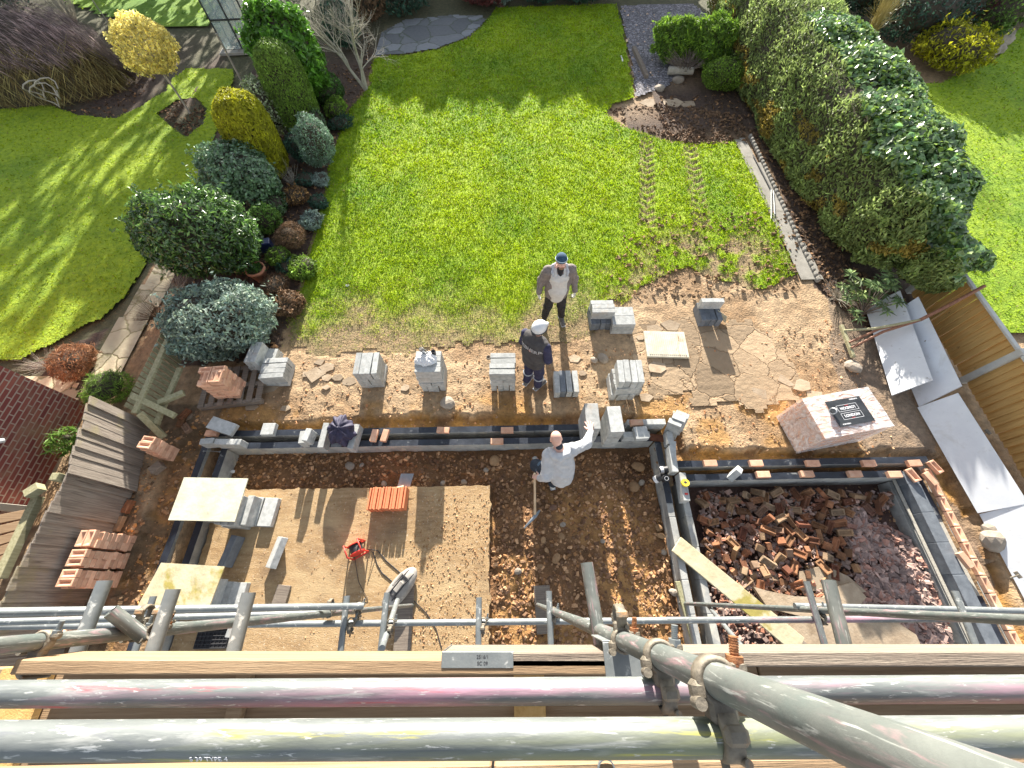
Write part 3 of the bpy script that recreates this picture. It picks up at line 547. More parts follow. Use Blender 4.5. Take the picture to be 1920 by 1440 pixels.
# bricks used as weights
def wb(u, v, z, a, lb, me=BRF, rx=0, m=None): single('brick', me, P(u, v, z+.035), (rx, 0, R_(a)), lb, 'brick', 'loose bricks weighing down the damp course')
T = WT+.005
wb(398, 813, T, -4, 'pink brick at the outer left corner of the front wall', rx=0)
wb(702, 817, T+.03, 84, 'pale brick across the front wall, right of the navy jacket')
wb(722, 817, T+.03, 80, 'pink-orange brick across the front wall, right of the pale one')
wb(831, 807, T, -5, 'sandy broken brick on the outer leaf of the front wall')
wb(951, 807, T, 0, 'short pinkish brick on the outer leaf near the tall grey piles')
wb(932, 828, T, 0, 'cream brick on the inner leaf of the front wall')
wb(1193, 793, .27, 3, 'bright orange brick on top of a grey block')
for u, lb in ((1345-14, 'first'), (1417, 'second'), (1523, 'third'), (1628, 'fourth')): wb(u, 869, T, 0, '%s brick from the left on the far leaf of the pit wall' % lb)
wb(1713, 869, T, 2, 'pink brick at the right end of the far leaf of the pit wall', me=BRF)
for u, v, lb in ((1430, 890, 'first'), (1512, 889, 'second'), (1602, 889, 'third'), (1676, 890, 'fourth')): wb(u, v, T, 0, '%s brick from the left on the near leaf of the pit wall' % lb)
wb(1711, 891, T+.0, 108, 'sunlit brick with its frog showing at the pit corner', me=BR, rx=R_(-25))
wb(1743, 898, T, 110, 'pale grey brick laid lengthways beside the frogged one', me=BRF)
wb(1753, 876, T, 112, 'dusty pink brick with a groove, outermost at the pit corner', me=BR)
wb(1809, 1050, T, 108, 'mortar-smeared brick on the right wall of the pit', me=BRF)
single('concrete_block', BKH, P(1378, 888, .12), (0, R_(40), R_(40)), 'small pale offcut balanced on a corner on the near leaf', 'block offcut', None)
# frogged course on the outer leaf of the right wall
y = 1.62; i = 0
while y > -1.5:
    o = single('frogged_brick', BR, (6.84, y, WT-.035), (0, 0, R_(90))); o.parent = w5; o.location = Vector((6.84, y, WT-.035))-w5.location; y -= .228
# ---- brick stacks
def bstack(x0, y0, z0, n, pat, where, ang=0., lean=(0, 0), drop=()):
    r_ = random.Random(int(x0*50)); g = 'pink bricks stacked '+where
    for c in range(n):
        for i, (bx, by, br) in enumerate(pat[c % len(pat)]):
            if (c, i) in drop: continue
            x = bx+r_.uniform(-.011, .011); y = by+r_.uniform(-.011, .011)
            top = c == n-1
            pos = 'front' if by < .12 else 'rear'
            side = 'left' if bx < -.04 else ('right' if bx > .04 else 'middle')
            single('brick', BR if top else BRF, (x0+x*math.cos(ang)-y*math.sin(ang)+lean[0]*c, y0+x*math.sin(ang)+y*math.cos(ang)+lean[1]*c, z0+.0335+c*.067), (0, 0, R_(90*br)+ang+r_.uniform(-.02, .02)),
                   '%s %s brick, %s course, stack %s' % (pos, side, course_name(c, n), where), 'brick', g)
PA = [(-.15, .1075, 1), (-.045, .1075, 1), (.06, .1075, 1), (.165, .1075, 1), (-.1, .27, 0), (.12, .27, 0)]
PB = [(-.1, .0525, 0), (.12, .0525, 0), (-.15, .215, 1), (-.045, .215, 1), (.06, .215, 1), (.165, .215, 1)]
pal = empty('pallet', (-5.12, 3.5, 0), label='worn wooden pallet under the pink brick stack by the grey shrub', cat='pallet')
pm = lambda nm, mb: (mb.obj(nm, M['plankgrey'], pal))
for i in range(7): pm('deck_board', MB().cbox((-.5+.167*i, 0, .115), (.10, .8, .02), .003))
for i in range(3): pm('bearer', MB().cbox((0, -.36+.36*i, .06), (1.1, .08, .085), .004))
for i in range(3): pm('base_board', MB().cbox((0, -.36+.36*i, .009), (1.1, .09, .016), .003))
pal.rotation_euler = (0, 0, R_(6))
bstack(-5.1, 3.22, .128, 9, [PA, PB], 'on the pallet by the silver shrub', ang=.05, drop=((8, 0),))
PC = [(-.055, .1075, 1), (.055, .1075, 1)]; PD = [(0, .055, 0), (0, .16, 0)]
bstack(-5.88, 2.12, .0, 8, [PC, PD], 'at the foot of the grey fence, small one', ang=-.15, lean=(.0, .004))
for gi, yy in enumerate((.25, .50, .75)):
    bstack(-5.98, yy-.06, .0, 10, [PC if gi < 2 else PD, PD if gi < 2 else PC], ['at the grey fence, nearest the scaffold', 'at the grey fence, middle pile', 'at the grey fence, pile furthest from the scaffold'][gi], ang=.0)
bstack(-5.85, -.32, .0, 9, [PC, PD], 'half hidden behind the scaffold tube by the fence', ang=-.03)
bstack(-6.08, -.32, .0, 8, [PD, PC], 'darker one wedged between scaffold and fence', ang=-.03)
# ---- mortar boards on blocks
def mboard(pts, z, m, where, extra):
    b = MB(); b.plate([Vector((*P(u, v, z)[:2], z)) for u, v in reversed(pts)], .018); o = b.obj('mortar_board', M[m]); r_ = random.Random(3)
    c = sum((Vector(v.co) for v in o.data.vertices), Vector())/len(o.data.vertices)
    tag(o, where, 'mortar board'); return c
mboard([(345, 895), (465, 897), (440, 978), (315, 975)], .46, 'ply', 'cream mortar-smeared board on blocks, further from the scaffold', 0)
mboard([(302, 1055), (421, 1062), (392, 1138), (258, 1136)], .46, 'ply2', 'sandy board with a yellow stain on blocks, next to the scaffold', 0)
stack((-4.3, 1.0, -.1), ['Y3', 'Y3'], 'under the cream mortar board', ang=-.05)
stack((-4.06, 1.02, -.1), ['F2', ('Y1', (.08, 0, .02))], 'stepping out from the cream mortar board', ang=-.05)
stack((-4.8, 1.1, -.1), ['Y2', 'Y2'], 'under the far left of the cream board', ang=-.05)
stack((-4.38, -.22, -.1), ['Y3', 'Y3'], 'under the sandy board', ang=-.04)
stack((-4.18, -.2, -.1), ['F2', ('Y1', (.05, .05, .02))], 'stepping out from the sandy board', ang=-.04)
stack((-4.82, -.2, -.1), ['Y2', 'Y2'], 'under the far left of the sandy board', ang=-.04)
# ---- wrapped pack of bricks
pk = empty('brick_pack', (5.33, 2.48, 0), R_(9.5), 'plastic-wrapped pack of pink bricks with black LONDON sheet on top', 'brick pack')
m = MB(); r_ = random.Random(5)
for c in range(6):
    for i in range(5):
        for j in range(3): m.cbox((-.46+.23*i, -.22+.22*j, .07+.115*c), (.222, .212, .107), .005)
m.obj('bricks', M['brick'], pk)
mm, n_, bs, N, L = _new('shrink_wrap'); bs.inputs['Base Color'].default_value = (.86, .84, .84, 1); bs.inputs['Roughness'].default_value = .22
tcx = N.new('ShaderNodeTexCoord'); qn = _noise(N, L, tcx.outputs['Object'], 3, 3, .5, 2.5, sc=(1, 2.2, 1.5)); mrx = N.new('ShaderNodeMapRange'); L.new(qn.outputs[0], mrx.inputs[0])
mrx.inputs[1].default_value = .35; mrx.inputs[2].default_value = .7; mrx.inputs[3].default_value = .22; mrx.inputs[4].default_value = .9; L.new(mrx.outputs[0], bs.inputs['Alpha'])
bx_ = N.new('ShaderNodeBump'); bx_.inputs['Strength'].default_value = .9; bx_.inputs['Distance'].default_value = .03; L.new(qn.outputs[0], bx_.inputs['Height']); L.new(bx_.outputs[0], bs.inputs['Normal']); M['wrap'] = mm
wm = bpy.data.meshes.new('wrap'); bm = bmesh.new(); bmesh.ops.create_cube(bm, size=1); bmesh.ops.subdivide_edges(bm, edges=list(bm.edges), cuts=14, use_grid_fill=True)
for v in bm.verts:
    nz = vnoise(v.co.x*9+v.co.z*7, v.co.y*9+v.co.z*5, 1, 8); kx = 1+.012*(nz-.3); v.co = Vector((v.co.x*1.17*kx, v.co.y*.70*kx, (v.co.z+.5)*.715*(1 if v.co.z < .49 else 1)+.01+(.012*(nz-.5) if v.co.z > .49 else 0)))
bm.to_mesh(wm); bm.free(); link('plastic_wrap', wm, pk, M['wrap'])
M['blacksheet'] = mat('printed_black_sheet', [(.3, (.015, .018, .022)), (.7, (.05, .055, .06))], 5, .45, bump=.2)
sh = MB().box((.03, .0, .7385), (.60, .44, .003)).obj('printed_sheet', M['blacksheet'], pk)
def text(body, size, loc, rt, m, parent, ext=.001, name='lettering', bold=.0):
    cu = bpy.data.curves.new('t', 'FONT'); cu.body = body; cu.size = size; cu.align_x = 'CENTER'; cu.align_y = 'CENTER'; cu.extrude = ext; cu.offset = bold
    t = bpy.data.objects.new('t', cu); me = bpy.data.meshes.new_from_object(t); bpy.data.objects.remove(t); o = link(name, me, parent, m); o.location = loc; o.rotation_euler = rt; return o
M['print'] = mat('white_print', [(.3, (.7, .7, .72)), (.7, (.8, .8, .82))], 5, .5, bump=0); M['printred'] = mat('red_print', [(.3, (.5, .03, .03)), (.7, (.6, .05, .05))], 5, .5, bump=0)
for s, a in ((-1, 0), (1, math.pi)):
    text('LONDON', .058, (.03, s*.065, .7415), (0, 0, a), M['print'], sh, bold=.002); text('BRICK', .02, (.03, s*.065+s*.042, .7415), (0, 0, a), M['printred'], sh)
    text('FORTERRA', .028, (.03+.17*s, s*.19, .7415), (0, 0, a), M['print'], sh, bold=.001)
    fr = MB(); y0 = s*.068
    for (cx, cy, sx, sy) in ((0, .052, .34, .005), (0, -.052, .34, .005), (-.17, 0, .005, .104), (.17, 0, .005, .104)): fr.box((.03+cx, y0+cy, .7415), (sx, sy, .002))
    fr.obj('printed_frame', M['print'], sh)
rl = MB().tube((0, 0, 0), (0, 0, .11), .05, n=24, hollow=True).obj('tape_roll', M['white']); p = P(1563, 770, .76); rl.location = p; rl.rotation_euler = (R_(20), R_(-50), 0); tag(rl, 'white hollow roll lying on the plastic-wrapped brick pack', 'roll')
# ---- reclaimed brick heap
r_ = random.Random(21)
REG = [(1302, 930), (1480, 925), (1560, 928), (1665, 935), (1640, 960), (1560, 965), (1570, 1010), (1592, 1050), (1590, 1085), (1540, 1100), (1480, 1115), (1400, 1105), (1330, 1075), (1312, 1000)]
reg = gp(REG, -.36); cells = []; tries = 0
xs_ = [p[0] for p in reg]; ys_ = [p[1] for p in reg]
SPOTC = [(1370, 1000), (1350, 960), (1345, 1040)]
while len(cells) < 118 and tries < 9000:
    tries += 1; x = r_.uniform(min(xs_), max(xs_)); y = r_.uniform(min(ys_), max(ys_))
    if not inside(np.array([x]), np.array([y]), reg)[0]: continue
    u, v = proj((x, y, -.3))
    if any(math.hypot(u-a, v-b) < 18 for a, b in SPOTC[:1]) and r_.random() < .8: continue
    if any(math.hypot(x-a, y-b) < .14 for a, b, *_ in cells): continue
    cells.append((x, y))
cols_w = ['rust-red', 'brown', 'buff', 'orange-brown', 'dusty red']
for i, (x, y) in enumerate(cells):
    u, v = proj((x, y, -.3)); side = 'left' if u < 1400 else ('middle' if u < 1510 else 'right'); dep = 'far' if v < 985 else ('central' if v < 1050 else 'near')
    half = r_.random() < .28; cz = -.31+.12*max(0, 1-abs(u-1470)/190)*max(0, 1-abs(v-1020)/120)+r_.uniform(0, .10)
    single('reclaimed_brick', BRH if half else BRO, (x, y, cz+.02), (R_(r_.gauss(0, 26)), R_(r_.gauss(0, 24)), r_.uniform(0, 6.28)),
           '%s used brick in the %s %s part of the pit heap' % ('broken half' if half else 'whole', dep, side), 'used brick', 'reclaimed bricks tumbled in the rubble pit')
def shards(name, pts_fn, n, smin, smax, pal, m, zfn, flat=.4, seed=3, sp=1.4):
    r = np.random.default_rng(seed); base = np.array([(-1, -.6, -.5), (1, -.8, -.5), (1.1, .7, -.5), (-.7, .9, -.5), (-.8, -.5, .5), (.8, -.6, .5), (.7, .6, .5), (-.6, .6, .5)])
    fc = np.array([(3, 2, 1, 0), (4, 5, 6, 7), (0, 1, 5, 4), (1, 2, 6, 5), (2, 3, 7, 6), (3, 0, 4, 7)])
    xy = pts_fn(r, n); n = len(xy); s = smin+(smax-smin)*r.random(n)**2.2; V = np.repeat(base[None], n, 0)*(1+r.uniform(-.3, .3, (n, 8, 3)))
    V = V*(s[:, None, None]*.5)*np.stack([r.uniform(.8, sp, n), np.ones(n), r.uniform(flat*.6, flat*1.4, n)], -1)[:, None, :]
    a, b, c = r.uniform(0, 6.28, n), r.normal(0, .45, n), r.normal(0, .45, n)
    ca, sa, cb, sb, cc, sc = np.cos(a), np.sin(a), np.cos(b), np.sin(b), np.cos(c), np.sin(c); O = np.ones(n); Zr = np.zeros(n)
    Rz = np.stack([ca, -sa, Zr, sa, ca, Zr, Zr, Zr, O], -1).reshape(-1, 3, 3); Rx = np.stack([O, Zr, Zr, Zr, cb, -sb, Zr, sb, cb], -1).reshape(-1, 3, 3); Ry = np.stack([cc, Zr, sc, Zr, O, Zr, -sc, Zr, cc], -1).reshape(-1, 3, 3)
    V = np.einsum('nij,nvj->nvi', Rz@Rx@Ry, V); zz = zfn(xy[:, 0], xy[:, 1])+s*.12
    V = V+np.concatenate([xy, zz[:, None]], 1)[:, None, :]; Fq = (fc[None]+8*np.arange(n)[:, None, None]).reshape(-1, 4)
    cl = np.array(pal)[r.integers(0, len(pal), n)]*r.uniform(.7, 1.3, (n, 1))
    return npmesh(name, V.reshape(-1, 3), Fq, m, cols=np.repeat(cl, 8, 0))
def in_px(poly, z): 
    pg = gp(poly, z); a = [p[0] for p in pg]; b = [p[1] for p in pg]
    def fn(r, n):
        q = np.stack([r.uniform(min(a), max(a), n*3), r.uniform(min(b), max(b), n*3)], -1); return q[inside(q[:, 0], q[:, 1], pg)][:n]
    return fn
def hzv(x, y):
    i = np.clip(np.searchsorted(gx, x), 1, nx_-1); j = np.clip(np.searchsorted(gy, y), 1, ny_-1); return Z[j, i]
heap = lambda x, y: np.maximum(hzv(x, y), -.33+.14*vnoise(x, y, .5, 41))+.02
o = shards('rubble', in_px([(1560, 975), (1600, 960), (1650, 985), (1690, 1010), (1735, 1100), (1770, 1215), (1560, 1215), (1590, 1120), (1600, 1050)], -.36), 2600, .03, .13, [(1.1, 1.03, 1.03), (.75, .7, .72), (1.5, 1.35, 1.3), (1.2, .85, .75)], M['rubble'], heap, .35, 3)
tag(o, 'mauve grey broken tile rubble filling the right side of the pit', 'rubble', kind='stuff')
o = shards('rubble', in_px([(1300, 925), (1670, 925), (1620, 1000), (1600, 1060), (1590, 1110), (1480, 1120), (1440, 1215), (1330, 1215), (1310, 1000)], -.4), 2600, .02, .10, [(1, .95, .95), (.8, .75, .7), (1.4, 1.2, 1.1), (1.2, .7, .5)], M['rubble'], heap, .5, 4)
tag(o, 'small dark chippings between the used bricks in the pit', 'rubble', kind='stuff')
o = shards('stones', in_px([(430, 850), (925, 850), (1225, 850), (1310, 1220), (905, 1220), (925, 915), (440, 912)], -.27), 7500, .012, .075, [(.6, .5, .45), (1, .85, .7), (.45, .36, .32), (1.35, 1.2, 1.05), (.8, .6, .4)], M['stones'], hzv, .7, 5)
tag(o, 'loose stones and clods over the dug-out earth floor', 'stones', kind='stuff')
o = shards('chippings', in_px([(360, 690), (1180, 650), (1560, 600), (1640, 740), (1750, 1000), (1300, 860), (1240, 790), (380, 800)], 0), 3400, .01, .05, [(1, .95, .9), (.8, .75, .65), (1.6, 1.5, 1.4), (1.2, .9, .7)], M['stones'], hzv, .6, 6)
tag(o, 'stone chips and clods scattered over the bare sandy ground', 'stones', kind='stuff')
o = shards('chippings', in_px([(240, 850), (380, 760), (390, 830), (330, 1000), (260, 1140), (200, 1200), (215, 1000)], 0), 900, .015, .07, [(1, .95, .9), (.5, .45, .4), (1.3, 1.1, .9), (1.2, .9, .5)], M['stones'], hzv, .6, 7)
tag(o, 'clods and chips in the trench beside the grey fence', 'stones', kind='stuff')
o = shards('soil_clods', in_px([(1140, 200), (1240, 195), (1390, 215), (1400, 270), (1300, 272), (1180, 238)], 0), 1500, .02, .09, [(.42, .38, .36), (.58, .50, .45), (.3, .27, .25)], M['stones'], lambda x, y: hzv(x, y)+.01, .8, 8)
tag(o, 'turned brown soil clods at the lawn edge near the conifers', 'soil', kind='stuff')
o = shards('clods', in_px([(1180, 400), (1490, 400), (1500, 540), (1420, 560), (1130, 560)], 0), 700, .02, .09, [(.5, .45, .38), (.75, .66, .55), (.33, .3, .26)], M['stones'], lambda x, y: x*0+.02, .6, 9)
tag(o, 'torn-up clods of earth on the worn corner of the lawn', 'soil', kind='stuff')
o = shards('chippings', in_px([(800, 925), (918, 925), (915, 1215), (700, 1215), (740, 1100)], -.1), 1500, .006, .028, [(1.1, 1, .9), (1.5, 1.4, 1.2), (.8, .6, .4)], M['stones'], lambda x, y: x*0-.097, .5, 15)
tag(o, 'small grit strewn over the right side of the concrete slab', 'grit', kind='stuff')
o = shards('chippings', in_px([(480, 925), (800, 925), (740, 1215), (380, 1215), (470, 990)], -.1), 500, .005, .02, [(1.1, 1, .9), (1.5, 1.4, 1.2), (.8, .6, .4)], M['stones'], lambda x, y: x*0-.097, .5, 16)
tag(o, 'sparse grit on the left side of the concrete slab', 'grit', kind='stuff')
for nm_, pg_, n_s, lb_ in (('leaf_litter', [(400, 300), (430, 200), (560, 90), (690, 60), (700, 108), (690, 165), (648, 215), (622, 290), (605, 370), (590, 430), (560, 545), (515, 670), (440, 690), (330, 540), (300, 470), (380, 380)], 5200, 'dark leaf litter and crumbs of soil under the left border shrubs'),
        ('leaf_litter', [(-40, 215), (0, 205), (95, 195), (150, 215), (215, 222), (260, 200), (320, 150), (300, 100), (200, 120), (-40, 140)], 1300, 'dark leaf litter on the bed below the weeping shrub'), ('leaf_litter', [(300, 213), (330, 192), (365, 187), (384, 205), (378, 230), (350, 253), (325, 238)], 500, 'leaf litter in the small bed around the golden tree'),
        ('leaf_litter', [(1400, 240), (1440, 250), (1600, 500), (1700, 560), (1650, 640), (1600, 600), (1540, 540)], 2200, 'dead leaves in the strip at the hedge foot'), ('leaf_litter', [(1225, 150), (1260, 110), (1380, 120), (1420, 200), (1400, 250), (1240, 190)], 900, 'dark crumbly soil between the rear conifers')):
    o = shards(nm_, in_px(pg_, 0), n_s, .02, .085, [(.30, .25, .21), (.5, .42, .34), (.16, .13, .11), (.9, .75, .6), (.22, .19, .16)], M['stones'], lambda x, y: hzv(x, y)+.012, .25, 30+n_s % 7); tag(o, lb_, 'leaf litter', kind='stuff')
o = shards('slate_chippings', in_px([(1165, 14), (1230, 12), (1225, 60), (1240, 160), (1192, 180), (1187, 150), (1172, 60)], 0), 900, .03, .09, [(1.3, 1.4, 1.6), (.4, .42, .48), (2., 2.1, 2.3)], M['stones'], lambda x, y: hzv(x, y)+.035, .3, 51)
tag(o, 'grey and white slate chips on the gravel strip by the far lawn', 'chippings', kind='stuff')
# large single stones in the pit and on the ground
def rock(u, v, z, sx, lb, m='stonelight', g=None, fl=.55, name='rock', sub=2, seed=None, amp=.22):
    p = P(u, v, z); sd_ = seed or int(u*3+v); r = random.Random(sd_); me = MB().blob((0, 0, 0), (sx*r.uniform(.8, 1.1), sx*r.uniform(.65, .95), sx*fl), sd_, amp, sub).mesh('rock'); me.materials.append(M[m])
    return single(name, me, (p.x, p.y, p.z+sx*fl*.3), (r.uniform(-.2, .2), r.uniform(-.2, .2), r.uniform(0, 6)), lb, 'rock', g)
M['rockbrown'] = mat('brown_rock', [(.3, (.24, .14, .07)), (.7, (.40, .25, .13))], 6, .95, bump=.6, rand=.25)
G1 = 'rocks on the dug-out floor'
for u, v, s, lb, m in ((657, 875, .09, 'tan flat-faced rock in the strip before the slab', 'stonelight'), (678, 873, .05, 'small pinkish rock right of the tan one', 'stonelight'), (927, 862, .10, 'orange round rock against the front wall', 'rockbrown'), (912, 882, .06, 'grey stone near the slab corner', 'stonelight'),
     (925, 880, .045, 'red-brown stone near the slab corner', 'rockbrown'), (1195, 875, .10, 'ochre rock near the right end of the front wall', 'rockbrown'), (1188, 912, .10, 'big orange-brown rock right of the bald worker', 'rockbrown'), (1203, 905, .06, 'pale cobble beside the big orange-brown rock', 'stonelight'),
     (1037, 952, .06, 'red brick fragment right of the pick handle', 'oldbrick'), (1055, 983, .06, 'pale knobbly rock right of the pick head', 'stonelight'), (1052, 1005, .06, 'tan rock below the pick head', 'rockbrown'), (1018, 1012, .05, 'small orange rock in the middle of the floor', 'rockbrown'), (1025, 1032, .05, 'orange stone near the sole board', 'rockbrown'),
     (1042, 1048, .075, 'round brown rock near the scaffold post', 'rockbrown'), (1012, 1062, .05, 'dark orange rock left of the sole board', 'rockbrown'), (1130, 1015, .05, 'pale rock between the shadow stripes', 'stonelight'), (1235, 990, .06, 'ochre rock at the foot of the dividing wall', 'rockbrown'), (1238, 1005, .07, 'brown rock at the foot of the dividing wall', 'rockbrown'),
     (1262, 1110, .07, 'yellowish rock at the wall foot near the scaffold', 'stonelight'), (1245, 1035, .05, 'small tan stone by the dividing wall', 'stonelight'), (972, 1072, .06, 'grey-pink rock left of the sole board', 'stonelight'), (870, 905, .06, 'grey stone at the far edge of the slab', 'stonelight'), (830, 906, .055, 'pale pebble at the far edge of the slab', 'stonelight'), (720, 908, .06, 'long grey stone behind the orange tiles', 'stonelight'),
     (1008, 898, .05, 'dark stone left of the kneeling figure', 'rockbrown'), (1105, 890, .05, 'brown stone right of the hooded worker', 'rockbrown')):
    rock(u, v, -.24, s, lb, m, G1)
for u, v, s, lb in ((1598, 688, .16, 'rounded sandstone lump beside the wooden rake'), (1130, 672, .13, 'grey rounded stone left of the drain cover'), (1114, 676, .08, 'small grey stone by the round one'), (838, 757, .15, 'grey flat rock in the shadow of the flask stack'), (1858, 998, .2, 'large pale rock beside the lower white board'), (1862, 1013, .22, 'second pale rock against the lower white board'),
     (1270, 152, .2, 'grey boulder among the uprooted stumps'), (1237, 168, .16, 'pale angular stone below the log'), (1265, 775, .05, 'orange rubble lump by the leaning blocks'), (1275, 785, .07, 'white stone lump by the leaning blocks'), (1800, 560, .05, 'white pebble by the fence foot')):
    rock(u, v, 0, s, lb, 'stonelight')
# flat broken paving
rp = random.Random(4)
def flag(u, v, s, a, lb, g='broken pieces of flat paving', z=.0, m='paving', tilt=.06):
    p = P(u, v, z); n = rp.randint(4, 6); pts = [(s*(.75+.4*rp.random())*math.cos(6.283*i/n+a), s*.72*(.75+.4*rp.random())*math.sin(6.283*i/n+a)) for i in range(n)]
    me = MB().prism(pts, 0, .022).mesh('flag'); me.materials.append(M[m]); single('paving_fragment', me, (p.x, p.y, hz(p.x, p.y)+.0), (rp.uniform(-tilt, tilt), rp.uniform(-tilt, tilt), 0), lb, 'paving slab', g)
for i, (u, v, s, lb) in enumerate(((590, 700, .26, 'long tan slab left of the first stack'), (615, 688, .16, 'round slab piece above the trench'), (612, 708, .11, 'small upright flag piece'), (634, 708, .12, 'rectangular flag piece near the first stack'), (655, 715, .15, 'flag piece touching the first stack'), (600, 678, .12, 'far little flag left of first stack'), (505, 725, .2, 'flag beside the pallet corner'),
      (535, 765, .1, 'flag chip in the shadow near the pallet'), (575, 702, .13, 'pinkish flag left of the long slab'), (613, 727, .09, 'small three-cornered paving chip below the flags'), (1076, 598, .1, 'pale flag by the standing man'), (1077, 672, .13, 'light flag right of the helmeted worker'), (1092, 700, .08, 'flag chip behind the low stack'),
      (1258, 610, .2, 'sandy flag above the drain cover'), (1225, 618, .17, 'flag at the drain cover corner'), (1200, 633, .09, 'narrow flag left of the drain cover'), (1232, 690, .2, 'flag piece below the drain cover'), (1420, 740, .2, 'cracked flag left of the crater'), (1440, 715, .13, 'small flag above the crater'), (1480, 712, .25, 'big flag right of the crater'), (1503, 722, .2, 'flag nearest the brick pack corner'),
      (1528, 742, .2, 'flag just behind the brick pack'), (1407, 755, .14, 'flag tipping into the crater'), (1457, 728, .1, 'tiny flag inside the crater'), (1222, 190, .35, 'pale sunlit slab by the turned soil'), (1262, 192, .35, 'grey slab behind the turned soil'), (1290, 196, .3, 'third grey slab behind the turned soil'), (1210, 745, .14, 'flag right of the tallest stack'), (760, 727, .1, 'flag chip left of the flask stack'), (350, 780, .12, 'flag by the toppled fence'), (470, 762, .13, 'flag in front of the pallet'))):
    flag(u, v, s, i*.7, lb)
sp_ = MB(); 
def bigslab(px, z, th, lb):
    pts = [Vector((*P(u, v, z)[:2], z)) for u, v in px]; b = MB().plate(list(reversed(pts)), th); o = b.obj('stone_slab', M['paving']); tag(o, lb, 'stone slab')
bigslab([(1413, 1100), (1440, 1108), (1490, 1118), (1545, 1120), (1570, 1100), (1600, 1092), (1625, 1120), (1600, 1150), (1520, 1160), (1440, 1140)], -.10, .07, 'jagged cream slab against the old bricks in the pit')
bigslab([(1480, 1165), (1600, 1150), (1680, 1165), (1718, 1190), (1740, 1240), (1450, 1240)], -.12, .07, 'large buff slab under the scaffold tubes in the pit')
bigslab([(1500, 1072), (1545, 1060), (1590, 1080), (1625, 1110), (1570, 1112), (1500, 1105)], -.16, .06, 'greenish grey slab half under the used bricks')
# ================================================================ planting, fences, neighbour's wall
M['twigs'] = mat('dark_twigs', [(.3, (.035, .03, .02)), (.7, (.09, .07, .05))], 9, .95, bump=.8)
M['l_glossy'] = leafmat('glossy_laurel_leaf', (.11, .26, .03), .3, .35)
M['l_dark'] = leafmat('dark_holly_leaf', (.09, .16, .055), .25, .25, .8)
M['l_box'] = leafmat('box_leaf', (.06, .15, .02), .4, .3)
M['l_yew'] = leafmat('clipped_yew', (.18, .30, .035), .6, .35)
M['l_gold'] = leafmat('golden_conifer', (.46, .46, .02), .6, .45)
M['l_yellow'] = leafmat('golden_leaf', (.86, .76, .26), .5, .45)
M['l_grey'] = leafmat('silver_grey_leaf', (.27, .35, .30), .6, .25)
M['l_var'] = leafmat('variegated_leaf', (.40, .45, .30), .5, .35)
M['l_hebe'] = leafmat('round_evergreen_leaf', (.16, .27, .14), .28, .25, .8)
M['l_conifer'] = leafmat('conifer_spray', (.14, .25, .04), .6, .35)
M['l_hedge'] = leafmat('hedge_conifer', (.27, .35, .11), .6, .4)
M['l_ivy'] = leafmat('ivy_leaf', (.17, .27, .10), .3, .28, 1.)
M['l_brown'] = leafmat('russet_twigs', (.20, .12, .065), .8, .2)
M['l_purple'] = leafmat('mauve_brown_twigs', (.22, .17, .16), .8, .25)
M['l_straw'] = leafmat('straw_stems', (.42, .36, .13), .7, .3)
M['l_bluegreen'] = leafmat('dark_evergreen', (.04, .10, .06), .5, .25)  # deep blue-green leaf colour
M['l_burgundy'] = leafmat('burgundy_leaf', (.16, .045, .04), .5, .3)
M['l_rhodo'] = leafmat('rhododendron_leaf', (.17, .25, .10), .35, .3)
def shell(r, c, rad, n, pw, lo, hi, zmin, bend=None, lump=.16, ls=.45, seed=1, squash=None):
    out = []; tot = 0; c = np.array(c, float); rad = np.array(rad, float)
    while tot < n:
        q = r.uniform(-1.15, 1.15, (n*3, 3)); f = (np.abs(q)**pw).sum(1)**(1/pw)
        w_ = c+q*rad; l_ = 1+lump*(vnoise(w_[:, 0]+w_[:, 2]*.7, w_[:, 1]+w_[:, 2]*.5, ls, seed, 3)-.5)*2; f = f/l_
        kp = (f > lo) & (f < hi) & (w_[:, 2] > zmin) & (r.random(len(f)) < ((f-lo)/(hi-lo))**.6)
        gn = np.sign(q)*np.abs(q)**(pw-1)/rad; gn /= np.linalg.norm(gn, axis=1)[:, None]+1e-9
        out.append(np.concatenate([w_, gn], 1)[kp]); tot += kp.sum()
    o = np.concatenate(out)[:n]; return o[:, :3], o[:, 3:]
def leafcloud(name, pos, nrm, ln, wd, m, parent, r, outward=.5, up=.2, var=.35, droop=0., axis=None, tintpal=None, curl=.25, spread=.6):
    n = len(pos); nn = nrm*outward+r.normal(0, spread, (n, 3)); nn[:, 2] += up; nn /= np.linalg.norm(nn, axis=1)[:, None]
    a = r.normal(0, 1, (n, 3)) if axis is None else axis+r.normal(0, .35, (n, 3)); a = a+nrm*.3; a[:, 2] -= droop
    t = a-nn*(a*nn).sum(1)[:, None]; t /= np.linalg.norm(t, axis=1)[:, None]+1e-9; b = np.cross(nn, t)
    L_ = (ln*r.uniform(.5, 1.6, n))[:, None]; W_ = (wd*r.uniform(.7, 1.3, n))[:, None]
    p0 = pos-t*L_*.5; p1 = pos+b*W_*.5+nn*W_*curl*.4; p3 = pos-b*W_*.5+nn*W_*curl*.4; p2 = pos+t*L_*.5-nn*L_*curl*.3
    V = np.stack([p0, p1, p2, p3], 1).reshape(-1, 3); V[:, 2] = np.maximum(V[:, 2], .0)
    k_ = np.exp(r.normal(0, var, n))[:, None]; cl = np.ones((n, 3))*k_
    if tintpal is not None: cl = cl*np.array(tintpal)[r.integers(0, len(tintpal), n)]
    return npmesh(name, V, np.arange(4*n).reshape(-1, 4), m, parent, cols=np.repeat(cl, 4, 0))
